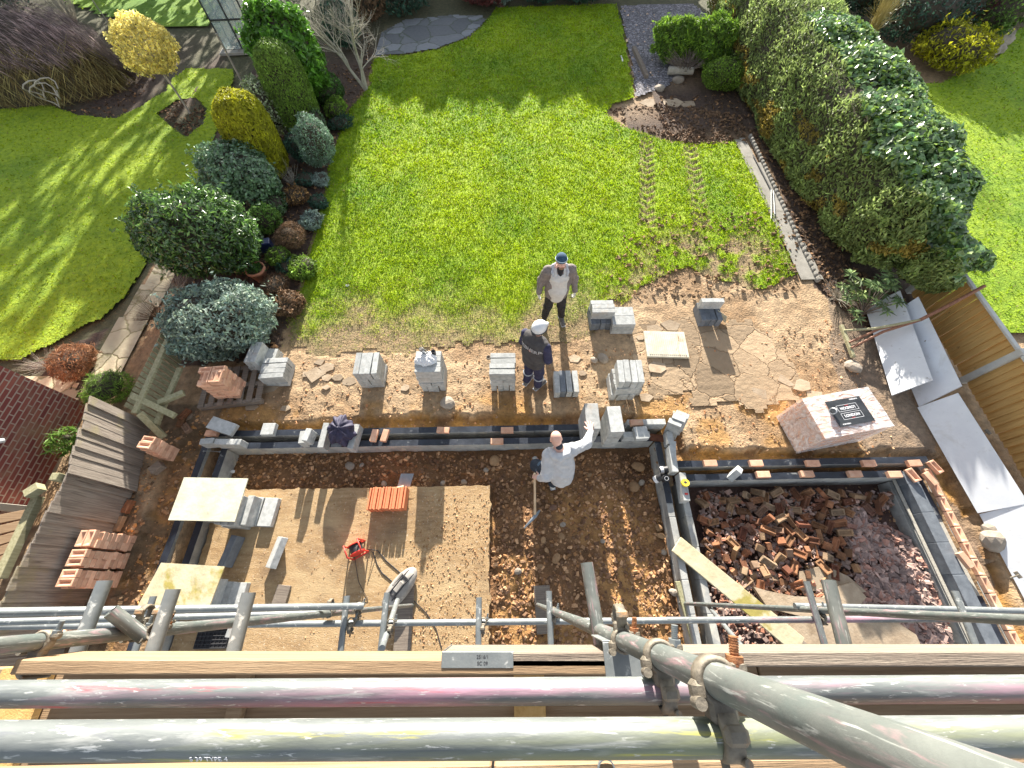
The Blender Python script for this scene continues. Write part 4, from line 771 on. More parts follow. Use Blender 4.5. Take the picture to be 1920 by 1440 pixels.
def shrub(name, base, H_, w_, m, n, ln, wd, label, cat='shrub', depth=None, pw=2.3, lump=.30, ls=.4, group=None, z0=0., low=.1, core=.8, seed=None, **kw):
    p = P(*base, 0.) if len(base) == 2 else Vector(base); dy = depth or w_; r = np.random.default_rng(seed or int(abs(p.x*97+p.y*31)*10))
    c = (p.x, p.y, z0+H_*.5*(1+low)); rad = (w_/2, dy/2, H_*.5*(1-low*.2)); root = empty(name, (p.x, p.y, 0), label=label, cat=cat, group=group)
    pos, nr = shell(r, c, rad, n, pw, .72, 1.0, z0+.02, lump=lump, ls=ls, seed=seed or 3)
    ns = int(14+w_*22); j = r.integers(0, len(pos), ns); up_ = (pos[j, 2] > c[2]*.6); j = j[up_]; P0 = pos[j]; dr = nr[j]+r.normal(0, .3, (len(j), 3))+np.array([0, 0, .4]); dr /= np.linalg.norm(dr, axis=1)[:, None]
    kq = r.integers(5, 11, len(j)); P2 = np.concatenate([P0[i]+dr[i]*np.linspace(0, w_*r.uniform(.06, .17), kq[i])[:, None] for i in range(len(j))]); N2 = np.concatenate([np.repeat(dr[i][None], kq[i], 0) for i in range(len(j))])
    pos = np.concatenate([pos, P2+r.normal(0, wd*.4, P2.shape)]); nr = np.concatenate([nr, N2])
    o = leafcloud('foliage', pos, nr, ln, wd, m, root, r, **kw); o.location = -root.location
    mb = MB(); mb.blob((0, 0, c[2]), [q*core for q in rad], seed or 5, .10, 3); mb.obj('inner_twigs', M['twigs'], root)
    st = MB(); st.tube((0, 0, -.03), (0, 0, H_*.5), .04, .02, 8); st.obj('stem', M['bark'], root); return root
def twiggy(name, base, H_, w_, n, m, label, r0=.006, cat='shrub', seed=1, lean=(0, 0), droop=0., segs=4, group=None, stemr=None, branch=2):
    p = P(*base, 0.) if len(base) == 2 else Vector(base); r = random.Random(seed); mb = MB()
    for i in range(n):
        a = r.uniform(0, 6.28); sp = r.uniform(.1, 1)**.7*w_/2; h = H_*r.uniform(.6, 1.05); pts = []
        for s in range(segs+1):
            t = s/segs; hh = h*(t if not droop else math.sin(t*(1.57+droop*.9))/1); x = math.cos(a)*sp*(t**1.1)+lean[0]*t+r.gauss(0, .02)*H_*t; y = math.sin(a)*sp*(t**1.1)+lean[1]*t+r.gauss(0, .02)*H_*t
            pts.append((x, y, max(hh, .01)))
        mb.path(pts, [r0*(1-.75*s/segs) for s in range(segs+1)], 4)
        for b in range(branch):
            s = r.randint(1, segs-1); q = Vector(pts[s]); d = Vector((r.gauss(0, 1), r.gauss(0, 1), r.uniform(.1, 1.2))).normalized()*H_*r.uniform(.12, .3)
            mb.path([q, q+d*.6+Vector((r.gauss(0, .01), 0, 0)), q+d], [r0*.5, r0*.35, r0*.15], 3)
    root = mb.obj(name, m, None); root.location = (p.x, p.y, 0)
    ta = root.data.color_attributes.new('tint', 'FLOAT_COLOR', 'POINT'); ta.data.foreach_set('color', np.ones(len(root.data.vertices)*4, np.float32)); return tag(root, label, cat, group)
# ---- left border
shrub('laurel_shrub', (585, 205), 2.45, 1.65, M['l_glossy'], 5200, .17, .075, 'tall glossy bright green laurel with long leaves beside the bare tree', depth=1.5, outward=.7, up=.3)
shrub('box_ball', (625, 200), .85, .95, M['l_box'], 5200, .05, .03, 'round dark green clipped ball at the foot of the laurel', pw=2, lump=.05, core=.9)
def column(name, base, H_, w_, m, label, n=15000, ln=.06, wd=.025, seed=1, gold=None):
    p = P(*base); r = np.random.default_rng(seed); root = empty(name, (p.x, p.y, 0), label=label, cat='topiary')
    c = (p.x, p.y, H_*.48); rad = (w_/2, w_/2, H_*.52); pos, nr = shell(r, c, rad, n, 3., .9, 1.0, .02, lump=.05, ls=.25, seed=seed)
    o = leafcloud('foliage', pos, nr, ln, wd, m, root, r, outward=.8, up=.1, axis=nr*.4+np.array([0, 0, 1.]), var=.25, spread=.35); o.location = -root.location
    MB().blob((0, 0, H_*.48), [q*.93 for q in rad], 5, .03, 3).obj('inner_twigs', M['twigs'], root); return root
column('clipped_yew_column', (578, 250), 2.15, 1.05, M['l_yew'], 'tall dark green clipped column behind the golden conifer', seed=2)
column('golden_conifer', (512, 325), 1.9, 1.08, M['l_gold'], 'yellow-green golden conifer column leaning over the pale shrub', seed=3, ln=.09, wd=.03)
shrub('variegated_shrub', (530, 255), 1.35, 1.15, M['l_var'], 3200, .07, .04, 'whitish variegated shrub between the dark column and the golden conifer', lump=.3, tintpal=[(1, 1, 1), (1.5, 1.5, 1.4), (.5, .6, .3)])
shrub('yellow_shrub', (566, 232), .9, .65, M['l_gold'], 1500, .06, .04, 'small yellow shrub peeping out beside the dark clipped column')
shrub('evergreen_shrub', (478, 378), 1.25, 1.75, M['l_hebe'], 6500, .075, .06, 'round blue-green evergreen with shiny leaves left of the golden conifer', depth=1.5, outward=.8, up=.4)
shrub('holly_shrub', (425, 500), 1.65, 2.25, M['l_dark'], 9500, .10, .045, 'large dark glossy evergreen with spiky outline beside the left lawn', depth=1.6, lump=.25, outward=.5, tintpal=[(1, 1, 1), (1.9, 2., 1.2), (.8, .9, .8)])
shrub('silver_shrub', (438, 632), 1.05, 1.9, M['l_grey'], 9000, .085, .035, 'wide silver-grey mounded shrub above the toppled slatted fence', depth=1.5, lump=.32, ls=.35, outward=.6, tintpal=[(1, 1, 1), (.7, .8, .8), (1.3, 1.3, 1.1)])
shrub('grey_shrub', (607, 312), 1.15, .8, M['l_grey'], 3200, .07, .022, 'loose grey-green shrub on the lawn edge behind the golden conifer', lump=.4, tintpal=[(.6, .8, .55), (.8, .9, .8)])
shrub('heather', (560, 378), .3, .62, M['l_brown'], 900, .05, .03, 'low heather with cream and rusty tips', tintpal=[(1, 1, 1), (2., 1.9, 1.2)])
shrub('small_shrub', (512, 432), .6, .6, M['l_conifer'], 1500, .06, .03, 'small light green shrub right of the large dark evergreen', tintpal=[(1, 1.1, 1.2), (1.7, 1.6, 1.7)])
shrub('twiggy_bush', (556, 462), .55, .62, M['l_brown'], 2600, .07, .008, 'dense rounded ball of bare brown twigs by the lawn edge', core=.6)
shrub('tufted_plant', (605, 345), .25, .45, M['l_grey'], 500, .12, .012, 'small spiky grey-green tuft by the lawn edge', up=.8)
shrub('small_shrub', (530, 492), .35, .5, M['l_yew'], 600, .08, .02, 'thin olive plant beside the terracotta pot')
shrub('small_shrub', (520, 540), .22, .6, M['l_brown'], 800, .08, .01, 'low brown dried heather below the terracotta pot')
for i, (u, v, s, lb) in enumerate(((640, 240, .4, 'dark low groundcover between ball and lawn'), (600, 385, .3, 'dark groundcover patch by the spiky tuft'), (575, 345, .35, 'dark low plant right of the golden conifer foot'), (545, 505, .3, 'sparse dark plant below the twig ball'))):
    shrub('low_plant', (u, v), s*.7, s*1.6, M['l_bluegreen'], 700, .06, .025, lb, lump=.5)
twiggy('bare_shrub', (455, 405), 1.0, 1.1, 26, M['palebark'], 'pale bare branching stems left of the small light green shrub', seed=4)
twiggy('bare_shrub', (553, 350), .6, .7, 22, M['palebark'], 'grey bare stems between golden conifer and heather', seed=5)
twiggy('dry_shrub', (300, 600), .5, .9, 80, M['l_brown'], 'reddish dry stems along the paving behind the slatted fence', seed=6, cat='shrub', r0=.004)
twiggy('dry_shrub', (335, 545), .45, .9, 50, M['palebark'], 'pale dead stalks on the paving left of the silver shrub', seed=7, r0=.004)
shrub('russet_bush', (155, 690), .4, .75, M['l_brown'], 2500, .09, .01, 'rust-brown bristly bush on the bed beside the crazy paving', core=.5, up=.6, tintpal=[(1.6, 1.3, 1.1)])
twiggy('dry_shrub', (90, 690), .3, .8, 50, M['palebark'], 'thin straggly stems at the bottom edge of the left lawn', seed=8, r0=.004)
shrub('rosemary', (222, 738), .5, .7, M['l_yew'], 1500, .12, .01, 'feathery green bush in front of the brick house wall', up=.8, lump=.4)
shrub('creeper', (158, 832), .5, .42, M['l_conifer'], 260, .16, .02, 'yellow-green fern-like shoots between house wall and fence', lump=.5, core=.3)
for i, (u, v, h_, w__, mm, lb) in enumerate(((545, 140, 1.3, .9, 'l_bluegreen', 'dark shrub filling the gap behind the pale variegated one'), (600, 262, .8, .7, 'l_dark', 'dark glossy shrub below the clipped ball'), (635, 225, .5, .6, 'l_yew', 'low olive plant at the lawn edge below the clipped ball'), (570, 300, .7, .6, 'l_bluegreen', 'dark shrub between grey shrub and golden conifer'),
        (520, 400, .45, .7, 'l_dark', 'low dark plant under the round blue-green evergreen'), (590, 425, .3, .5, 'l_grey', 'small silvery plant on the lawn edge by the twig ball'), (475, 420, .5, .8, 'l_brown', 'dead brown growth between the two large evergreens'), (575, 510, .3, .6, 'l_yew', 'low green plant by the lawn edge right of the pot'), (545, 575, .25, .6, 'l_brown', 'brown heathery edge plant beside the silver shrub'))):
    shrub('border_plant', (u, v), h_, w__, M[mm], 1100, .07, .03, lb, lump=.5)
# potted plant
pt = empty('plant_pot', P(492, 522, 0), label='round terracotta pot with low green plants', cat='plant pot')
b = MB(); n = 28
prof = [(.12, 0), (.19, .24), (.205, .24), (.205, .30), (.175, .30), (.17, .25)]
vs = [(rr*math.cos(6.2832*i/n), rr*math.sin(6.2832*i/n), z) for rr, z in prof for i in range(n)]
b.add(vs, [(q*n+i, q*n+(i+1) % n, q*n+n+(i+1) % n, q*n+n+i) for q in range(len(prof)-1) for i in range(n)], True); b.obj('pot', M['terracotta'], pt)
MB().tube((0, 0, .2), (0, 0, .26), .17, n=24).obj('soil', M['twigs'], pt)
r = np.random.default_rng(2); pos = np.stack([r.normal(0, .08, 260), r.normal(0, .08, 260), r.uniform(.26, .36, 260)], -1); leafcloud('leaves', pos, pos*0+np.array([0, 0, 1.]), .06, .025, M['l_box'], pt, r)
MB().cbox((0, 0, .12), (.28, .22, .24), .02).obj('planter', mat('blue_glaze', [(.3, (.02, .03, .10)), (.7, (.03, .05, .14))], 4, .3), None)
o = bpy.data.objects['planter']; o.location = P(503, 468, 0); o.rotation_euler = (0, 0, .3); tag(o, 'dark blue glazed square pot half hidden under the evergreen', 'plant pot')
# ---- golden standard tree
gt = empty('golden_tree', P(355, 210, 0), label='small standard tree with round bright yellow crown on a thin trunk', cat='tree')
b = MB(); b.path([(0, 0, -.05), (.01, 0, .5), (-.02, .01, 1.0), (0, 0, 1.5)], [.03, .026, .024, .02], 8); b.obj('trunk', M['palebark'], gt)
b = MB(); rr = random.Random(3)
for i in range(24): a = rr.uniform(0, 6.3); e = rr.uniform(.1, 1.4); b.path([(0, 0, 1.25), (math.cos(a)*.28*math.cos(e), math.sin(a)*.28*math.cos(e), 1.4+.25*math.sin(e)), (math.cos(a)*.62*math.cos(e), math.sin(a)*.62*math.cos(e), 1.4+.6*math.sin(e))], [.012, .008, .003], 4)
b.obj('branches', M['palebark'], gt)
r = np.random.default_rng(8); gc = np.array(gt.location)+np.array([0, 0, 1.62]); pos, nr = shell(r, gc, (.72, .72, .62), 5200, 2, .55, 1.02, .4, lump=.2, ls=.22, seed=8)
o = leafcloud('crown', pos, nr, .075, .05, M['l_yellow'], gt, r, outward=.4, up=.2); o.location = -gt.location
# ---- bare tree
bt = empty('bare_tree', P(687, 168, 0), label='leafless multi-stemmed tree at the left edge of the main lawn', cat='tree')
rr = random.Random(12); tr = MB(); br = MB()
def grow(mb, p, d, L_, r0, depth):
    pts = [p]; q = Vector(p); dd = Vector(d)
    for s in range(4):
        dd = (dd+Vector((rr.gauss(0, .13), rr.gauss(0, .13), rr.gauss(0, .06)+.02))).normalized(); q = q+dd*L_/4; pts.append(q.copy())
    mb.path(pts, [r0*(1-.13*i) for i in range(5)], 6 if depth < 2 else 4)
    if depth < 4:
        for kq in range(4 if depth < 3 else 4):
            i = rr.randint(2, 4); nd = (dd+Vector((rr.gauss(0, .55), rr.gauss(0, .55), rr.gauss(.1, .35)))).normalized(); grow(br, pts[i], nd, L_*.68, r0*.5, depth+1)
for d, L_, r0 in (((-.42, .12, 1), 1.3, .055), ((-.1, .1, 1), 1.3, .06), ((.04, -.1, 1), 1.1, .035)): grow(tr, Vector((0, 0, -.05)), Vector(d).normalized(), L_, r0, 0)
tr.obj('trunk', M['palebark'], bt); br.obj('branches', M['palebark'], bt)
# ---- big weeping mass on the far left, wattle of stems
ww = empty('weeping_shrub', P(110, 175, 0), label='big domed shrub of mauve twigs over yellow woven stems, far left', cat='shrub')
r = np.random.default_rng(33); c = np.array(ww.location)+np.array([-.9, .5, .0]); pos, nr = shell(r, c, (3.2, 1.5, 1.9), 9500, 2.2, .86, 1.02, .55, lump=.12, ls=.6, seed=33)
tang = np.cross(nr, np.array([0, 1., 0])); ax_ = np.stack([np.sign(nr[:, 0])*.8, nr[:, 1]*0-.25, -np.abs(nr[:, 0])-.3], -1)
kp = pos[:, 2] > .7+.5*vnoise(pos[:, 0], pos[:, 1], .8, 3)
o = leafcloud('crown', pos[kp], nr[kp], .42, .012, M['l_purple'], ww, r, outward=.8, axis=ax_[kp]*2, spread=.25, tintpal=[(1, 1, 1), (1.9, 1.8, 1.8), (.6, .5, .5)], curl=.6); o.location = -ww.location
pos, nr = shell(r, c, (3.1, 1.4, 1.8), 9000, 2.2, .80, 1.0, .02, lump=.1, ls=.6, seed=34); kp = pos[:, 2] < 1.25; ax_ = np.stack([np.sign(nr[:, 0])*.5*r.choice([-1, 1], len(nr)), nr[:, 1]*0, -np.ones(len(nr))], -1)
o = leafcloud('stems', pos[kp], nr[kp], .5, .016, M['l_straw'], ww, r, outward=.9, axis=ax_[kp]*2, spread=.15, tintpal=[(1, 1, 1), (.5, .42, .4), (.35, .3, .25)], curl=.1); o.location = -ww.location
b = MB(); b.blob((-.9, .5, .1), (2.85, 1.25, 1.65), 5, .05, 3); b.obj('inner_twigs', M['twigs'], ww)
b = MB()
for q, (cx, cz, rr_) in enumerate(((.75, .55, .22), (1.2, .6, .25), (1.0, .45, .3))): b.path([(cx+rr_*math.cos(t/12*6.28)-.9+.6, -1.0-.05*q+.15*math.sin(t), cz+rr_*math.sin(t/12*6.28)) for t in range(13)], .018, 6)
b.obj('woven_hoops', M['palebark'], ww)
twiggy('twiggy_shrub', (255, 150), 1.5, 2.0, 240, M['l_purple'], 'mauve-brown bare bush right of the weeping shrub', seed=9, r0=.006)
twiggy('twiggy_shrub', (150, 60), 2.0, 2.4, 110, M['palebark'], 'tall thin bare stems behind the weeping shrub', seed=10, r0=.007)
for i, (a, b_, lb) in enumerate((((112, 35), (85, 0), 'thin pale pole rising behind the weeping shrub, left'), ((205, 45), (155, 0), 'thin pale pole rising behind the mauve bush, right'), ((452, 150), (408, 62), 'brown wooden stake leaning beside the glasshouse'))):
    p, h = vert(a, b_); o = MB().tube((0, 0, 0), (0, 0, max(h, 1.)), .018 if i < 2 else .03, n=8).obj('garden_pole', M['palebark']); o.location = p; tag(o, lb, 'pole', None)
# ---- glasshouse
p0 = P(425, 98, 0); gh = empty('glasshouse', p0, R_(4), 'small glasshouse with dark frame beyond the left border', 'greenhouse')
gm, n_, bs, N, L = _new('greenhouse_glass'); bs.inputs['Base Color'].default_value = (.5, .6, .6, 1); bs.inputs['Roughness'].default_value = .05; bs.inputs['Alpha'].default_value = .35; M['glass'] = gm
W2, D2, H2, R2 = 1.7, 2.3, 1.7, 2.3
fr = MB()
for x in np.linspace(0, W2, 4):
    fr.cbox((x, 0, H2/2), (.035, .035, H2), .003); fr.cbox((x, D2, H2/2), (.035, .035, H2), .003)
for yv in np.linspace(0, D2, 5):
    fr.cbox((0, yv, H2/2), (.035, .03, H2), .003); fr.cbox((W2, yv, H2/2), (.035, .03, H2), .003)
    for sx in (0, 1): fr.path([(0 if sx == 0 else W2, yv, H2), (W2/2, yv, R2)], .018, 4)
for z in (.05, .85, H2): fr.cbox((W2/2, 0, z), (W2, .04, .04), .003); fr.cbox((0, D2/2, z), (.04, D2, .04), .003); fr.cbox((W2, D2/2, z), (.04, D2, .04), .003)
fr.cbox((W2/2, D2/2, R2), (.05, D2, .05), .003); fr.obj('frame', M['darkmetal'], gh)
b = MB(); b.box((W2/2, .02, H2/2), (W2, .004, H2)); b.box((.02, D2/2, H2/2), (.004, D2, H2)); b.box((W2-.02, D2/2, H2/2), (.004, D2, H2)); b.obj('wall_panes', M['glass'], gh)
b = MB(); b.plate([(0, 0, H2), (W2/2, 0, R2), (W2/2, D2, R2), (0, D2, H2)], .004); b.plate([(W2, 0, H2), (W2, D2, H2), (W2/2, D2, R2), (W2/2, 0, R2)], .004); b.obj('roof_panes', mat('painted_sky_glass', [(.3, (.30, .40, .48)), (.7, (.38, .47, .55))], 2, .08, bump=0), gh)  # opaque roof panes, reflected sky put into their colour
MB().cbox((W2/2, .0, .03), (W2+.3, .5, .08), .01).obj('base', M['pathconc'], gh)
# ---- shaded planting along the far end
def bushrow(items, m):
    for (u, v, h, w_, mm, lb) in items: shrub('far_shrub', (u, v), h, w_, M[mm], 1900, .13, .06, lb, lump=.35, ls=.7, group=None)
bushrow([(760, 18, 1.3, 2.2, 'l_bluegreen', 'dark evergreen behind the shaded patio'), (900, 8, 1.0, 2.0, 'l_burgundy', 'dark reddish shrub behind the main lawn, left'), (940, 4, .9, 1.3, 'l_grey', 'small pale green shrub at the far lawn edge'),
         (1010, 3, 1.2, 2., 'l_bluegreen', 'dark evergreen at the far lawn edge, middle'), (1090, 0, 1.1, 2., 'l_bluegreen', 'dark evergreen at the far lawn edge, right'), (690, 40, 1.2, 1.4, 'l_brown', 'brown bare shrub between the bare tree and the patio'), (30, 10, 1.6, 4., 'l_bluegreen', 'dark spreading evergreen in the top left corner'),
         (650, 90, 1.1, 1.2, 'l_bluegreen', 'dark shrub behind the laurel and bare tree')], 0)
# rear garden plants on the right
shrub('golden_green_conifer', (1252, 118), 1.15, 1.15, M['l_conifer'], 5200, .16, .035, 'left fluffy conifer with lime tips and brown bare middle', outward=.3, up=.3, lump=.38, ls=.35, core=.65, tintpal=[(1, 1, 1), (1.6, 1.5, .9)], axis=None)
shrub('golden_green_conifer', (1322, 122), 1.25, 1.45, M['l_conifer'], 6500, .16, .035, 'middle and widest fluffy lime-tipped conifer', outward=.3, up=.3, lump=.38, ls=.35, core=.65, tintpal=[(1, 1, 1), (1.6, 1.5, .9)])
shrub('golden_green_conifer', (1386, 135), 1.05, .95, M['l_conifer'], 4200, .16, .035, 'right fluffy conifer with rusty lower branches', outward=.3, up=.3, lump=.38, ls=.35, core=.65, tintpal=[(1, 1, 1), (1.7, 1.5, .9), (1.6, .7, .5)])
shrub('dwarf_conifer', (1350, 165), .75, 1.25, M['l_yew'], 5200, .06, .03, 'low dark olive dome conifer below the lime-tipped ones', tintpal=[(.8, .8, .8), (1.1, 1.1, .9)])
shrub('blue_fir_tuft', (1325, 130), .7, .55, M['l_hebe'], 900, .12, .03, 'small blue-green tuft in front of the middle conifer')
shrub('ivy_clump', (1402, 175), .9, .6, M['l_ivy'], 1300, .07, .05, 'dark leafy clump between conifers and tall hedge')
twiggy('uprooted_stump', (1290, 135), .6, 1.5, 90, M['bark'], 'tangle of uprooted roots and stems below the conifers', cat='tree stump', seed=14, r0=.016, lean=(-.3, -.2))
lg = MB().tube((-.38, 0, .16), (.38, -.1, .18), .11, .10, 14).obj('log', M['palebark']); lg.location = P(1272, 143, 0); tag(lg, 'short sawn log lying among the uprooted roots', 'log')
tb = MB().cbox((0, 0, .06), (.12, 1.9, .12), .006).obj('timber_edging', M['plankgrey']); tb.location = P(1199, 120, 0); tb.rotation_euler = (0, 0, R_(3)); tag(tb, 'weathered timber edging between the lawn-side gravel strip and bed', 'timber')
# netting fence
nf = empty('netting_fence', P(1340, 40, 0), label='dark green netting fence behind the conifers', cat='fence')
b = MB()
for i in range(4): b.tube((i*.9, 0, 0), (i*.9, 0, 1.7), .03, n=8)
b.obj('posts', M['bark'], nf); b = MB()
for i in range(37): b.tube((i*.075, .0, 0), (i*.075, 0, 1.6), .004, n=3, caps=False)
for i in range(22): b.tube((0, 0, i*.075), (2.7, 0, i*.075), .004, n=3, caps=False)
b.obj('netting', mat('green_net', [(.3, (.02, .08, .08)), (.7, (.04, .12, .12))], 4, .7, bump=0), nf)
# ---- tall hedge on the right
hg = empty('tall_hedge', (7.9, 12, 0), label='long tall clipped conifer hedge overgrown with ivy, right of the concrete path', cat='hedge')
r = np.random.default_rng(77); hc = (7.95, 12.3, 1.05); hr = (1.02, 6.9, 1.18)
pos, nr = shell(r, hc, hr, 78000, 3.2, .90, 1.03, .03, lump=.13, ls=.8, seed=77); kp = (pos[:, 1] < 18)
clump = vnoise(pos[:, 1]*1.0, pos[:, 2]*1.2+pos[:, 0], .28, 9)
ivy = (pos[:, 0]*.85+pos[:, 2]*.75+(vnoise(pos[:, 0]*2, pos[:, 1], 1.1, 5)-.5)*1.6-(pos[:, 1]-6)*.05 > 7.5)&(nr[:, 2]+nr[:, 0]*.6 > -.25); ivy &= pos[:, 1] < 12.5
bare = vnoise(pos[:, 1], pos[:, 2]*1.5, .6, 15) > .62
a_ = kp & ~ivy; tp = np.where((bare & (pos[:, 2] < 1.3))[:, None], [(1.25, .75, .5)], [(1., 1., 1.)])*np.clip(.55+clump[:, None]*.95, .4, 1.5)
def lc2(name, sel, ln, wd, m, **kw):
    o = leafcloud(name, pos[sel], nr[sel], ln, wd, m, hg, r, **kw); o.location = -hg.location; return o
o = lc2('foliage', a_, .10, .036, M['l_hedge'], outward=.6, up=.15, var=.3, axis=nr[a_]*.5+np.array([0, 0, .9]))
ca = o.data.color_attributes['tint']; buf = np.empty(len(ca.data)*4, np.float32); ca.data.foreach_get('color', buf); buf = buf.reshape(-1, 4); buf[:, :3] *= np.repeat(tp[a_], 4, 0); ca.data.foreach_set('color', buf.ravel())
sel = np.where(kp & ivy)[0]; sel = sel[: int(len(sel)*.85)]
o = lc2('ivy', sel, .115, .10, M['l_ivy'], outward=.8, up=.45, var=.3, spread=.5, tintpal=[(1, 1, 1), (.8, .95, .9), (1.8, 1.7, .8), (1.1, 1.1, 1.1)])
b = MB(); b.blob((0, 0, 0), (1, 1, 1), 5, .02, 4); V = np.array(b.v); f_ = (np.abs(V)**3.2).sum(1)**(1/3.2); V = V/f_[:, None]*np.array(hr)*.93+np.array(hc)-np.array(hg.location); b.v = [tuple(q) for q in V]; b.obj('inner_twigs', M['twigs'], hg)
twiggy('hedge_grass', (1600, 110), 2.45, 1.2, 120, M['l_straw'], 'pale dry grasses poking over the hedge top', seed=17, r0=.006, cat='plant', droop=.3)
# ---- mixed shrubs beyond the hedge
for (u, v, h, w_, mm, lb) in ((1690, 75, 1.5, 2.6, 'l_bluegreen', 'dark green conifer behind the hedge'), (1760, 50, 1.6, 2.2, 'l_burgundy', 'dark red leafy shrub in the right garden'), (1760, 125, 1.0, 2.0, 'l_gold', 'olive and yellow shrub spilling onto the right lawn'),
        (1830, 60, 1.2, 2.0, 'l_conifer', 'mixed green shrub left of the rockery stones'), (1860, 15, 1.2, 2.4, 'l_var', 'yellowish shrub in the top right corner'), (1930, 20, 1.4, 2.0, 'l_bluegreen', 'dark shrub at the right edge by the lawn'), (1610, 25, 1.2, 2., 'l_bluegreen', 'dark shrub at the top beside the hedge')):
    shrub('border_shrub', (u, v), h, w_, M[mm], 2600, .12, .05, lb, lump=.35, ls=.6, tintpal=[(.6, .6, .6), (1, 1, 1)])
for i, (u, v, s, lb) in enumerate(((1845, 108, .35, 'front rockery stone on the right lawn edge'), (1858, 95, .4, 'largest rockery stone, under the pale one'), (1872, 80, .35, 'upper rockery stone by the shrubs'), (1884, 65, .3, 'furthest rockery stone up the slope'), (1846, 90, .2, 'small white rockery stone'))):
    rock(u, v, 0, s, lb, 'stonelight', 'rockery stones', .6)
# rhododendron near the end of the hedge
rh = empty('rhododendron', P(1615, 590, 0), label='young rhododendron with whorls of pale leaves beside the hedge end', cat='shrub')
rr = random.Random(6); b = MB(); posl = []; axl = []; nrl = []
for i in range(46):
    a = rr.uniform(0, 6.28); d = rr.uniform(.1, .75); t = Vector((math.cos(a)*d*.8-.1, math.sin(a)*d*.7+.15, rr.uniform(.25, .85)*(1-.3*d))); b.path([(0, 0, 0), t*.5+Vector((0, 0, .05)), t], [.012, .009, .005], 4)
    for j in range(9):
        aa = 6.28*j/9; dv = Vector((math.cos(aa), math.sin(aa), rr.uniform(-.1, .35))); posl.append(t+dv*.075); axl.append(dv*3); nrl.append((0, 0, 1.))
b.obj('stems', M['bark'], rh); r = np.random.default_rng(5); leafcloud('leaves', np.array(posl), np.array(nrl), .15, .045, M['l_rhodo'], rh, r, axis=np.array(axl), outward=1, spread=.12, tintpal=[(1, 1, 1), (.55, .6, .5), (1.7, 1.5, 1.4)])
twiggy('dry_debris', (1570, 560), .25, 1.0, 70, M['palebark'], 'dead leaves and twigs at the hedge foot', seed=18, r0=.005, cat='twigs')
# ---- edging stones along the path
for i in range(37):
    t = i/36; a = P(1406, 258); c_ = P(1531, 526); p = a.lerp(c_, t)
    if i == 0: ed = MB().cbox((0, 0, .03), (.085, .12, .12), .03).mesh('edging'); ed.materials.append(M['pathconc'])
    single('edging_stone', ed, (p.x, p.y, 0), (0, 0, random.uniform(-.08, .08)), 'pale scalloped edging block in the row beside the concrete path', 'edging stone', 'scalloped edging blocks beside the concrete path')
for i, (a, b_, lb) in enumerate((((1446, 355), (1446, 410), 'left thin metal rod on the concrete path'), ((1450, 358), (1453, 402), 'right thin metal rod on the concrete path'), ((1412, 290), (1447, 358), 'long thin dark hose along the edging blocks'))):
    A, B_ = P(*a, .05), P(*b_, .05); o = MB().tube(A, B_, .013, n=8).obj('metal_rod', M['galv'] if i < 2 else M['darkmetal']); tag(o, lb, 'rod')
# ---- left fences
def boards(mb, A, B_, h0, h1, z0, z1, th, r, gap=.004, wd=.15, lean=0., tw=5):
    d = (B_-A); L_ = d.length; d = d/L_; nrm_ = Vector((-d.y, d.x, 0)); n = max(1, int(L_/wd)); w_ = L_/n; a = math.atan2(d.y, d.x)
    for i in range(n):
        c = A+d*(w_*(i+.5)); j = r.uniform(-.012, .012); t = r.uniform(-.03, .03); hh = z1+r.uniform(-.02, .02)
        mb.cbox((c.x+nrm_.x*j, c.y+nrm_.y*j, (z0+hh)/2), (w_-gap+.02, th, hh-z0), .003, Matrix.Rotation(a, 3, 'Z')@Matrix.Rotation(R_(tw), 3, 'Z')@Matrix.Rotation(t*.5, 3, 'Y'))
rr = random.Random(9)
f1 = empty('grey_fence', (-6.2, 1.9, 0), label='weathered grey close-board fence panel further from the scaffold, neighbour side', cat='fence')
b = MB(); boards(b, Vector((-6.17, 1.60, 0)), Vector((-6.42, 2.78, 0)), 0, 0, .02, 1.16, .022, rr, wd=.125); o = b.obj('boards', M['fencegrey'], f1); o.location = -f1.location
b = MB(); b.cbox((-6.36, 2.15, .95), (.05, 1.2, .08), .004, rz(R_(12))); b.cbox((-6.36, 2.15, .3), (.05, 1.2, .08), .004, rz(R_(12))); o = b.obj('rails', M['fencegrey'], f1); o.location = -f1.location
f2 = empty('grey_fence', (-6.2, .5, 0), label='weathered grey close-board fence panel nearer the scaffold behind the brick piles', cat='fence')
b = MB(); boards(b, Vector((-6.22, -1.3, 0)), Vector((-6.22, 1.62, 0)), 0, 0, .02, 1.10, .022, rr, wd=.13); o = b.obj('boards', M['fencegrey'], f2); o.location = -f2.location
b = MB(); b.cbox((-6.30, .15, .95), (.06, 2.9, .09), .004); b.cbox((-6.33, 1.55, .55), (.10, .10, 1.2), .005); o = b.obj('rails', M['fencegreen'], f2); o.location = -f2.location
f3 = empty('slatted_fence', (-6, 3.4, 0), label='greenish slatted fence panel slumped against the silver shrub', cat='fence')
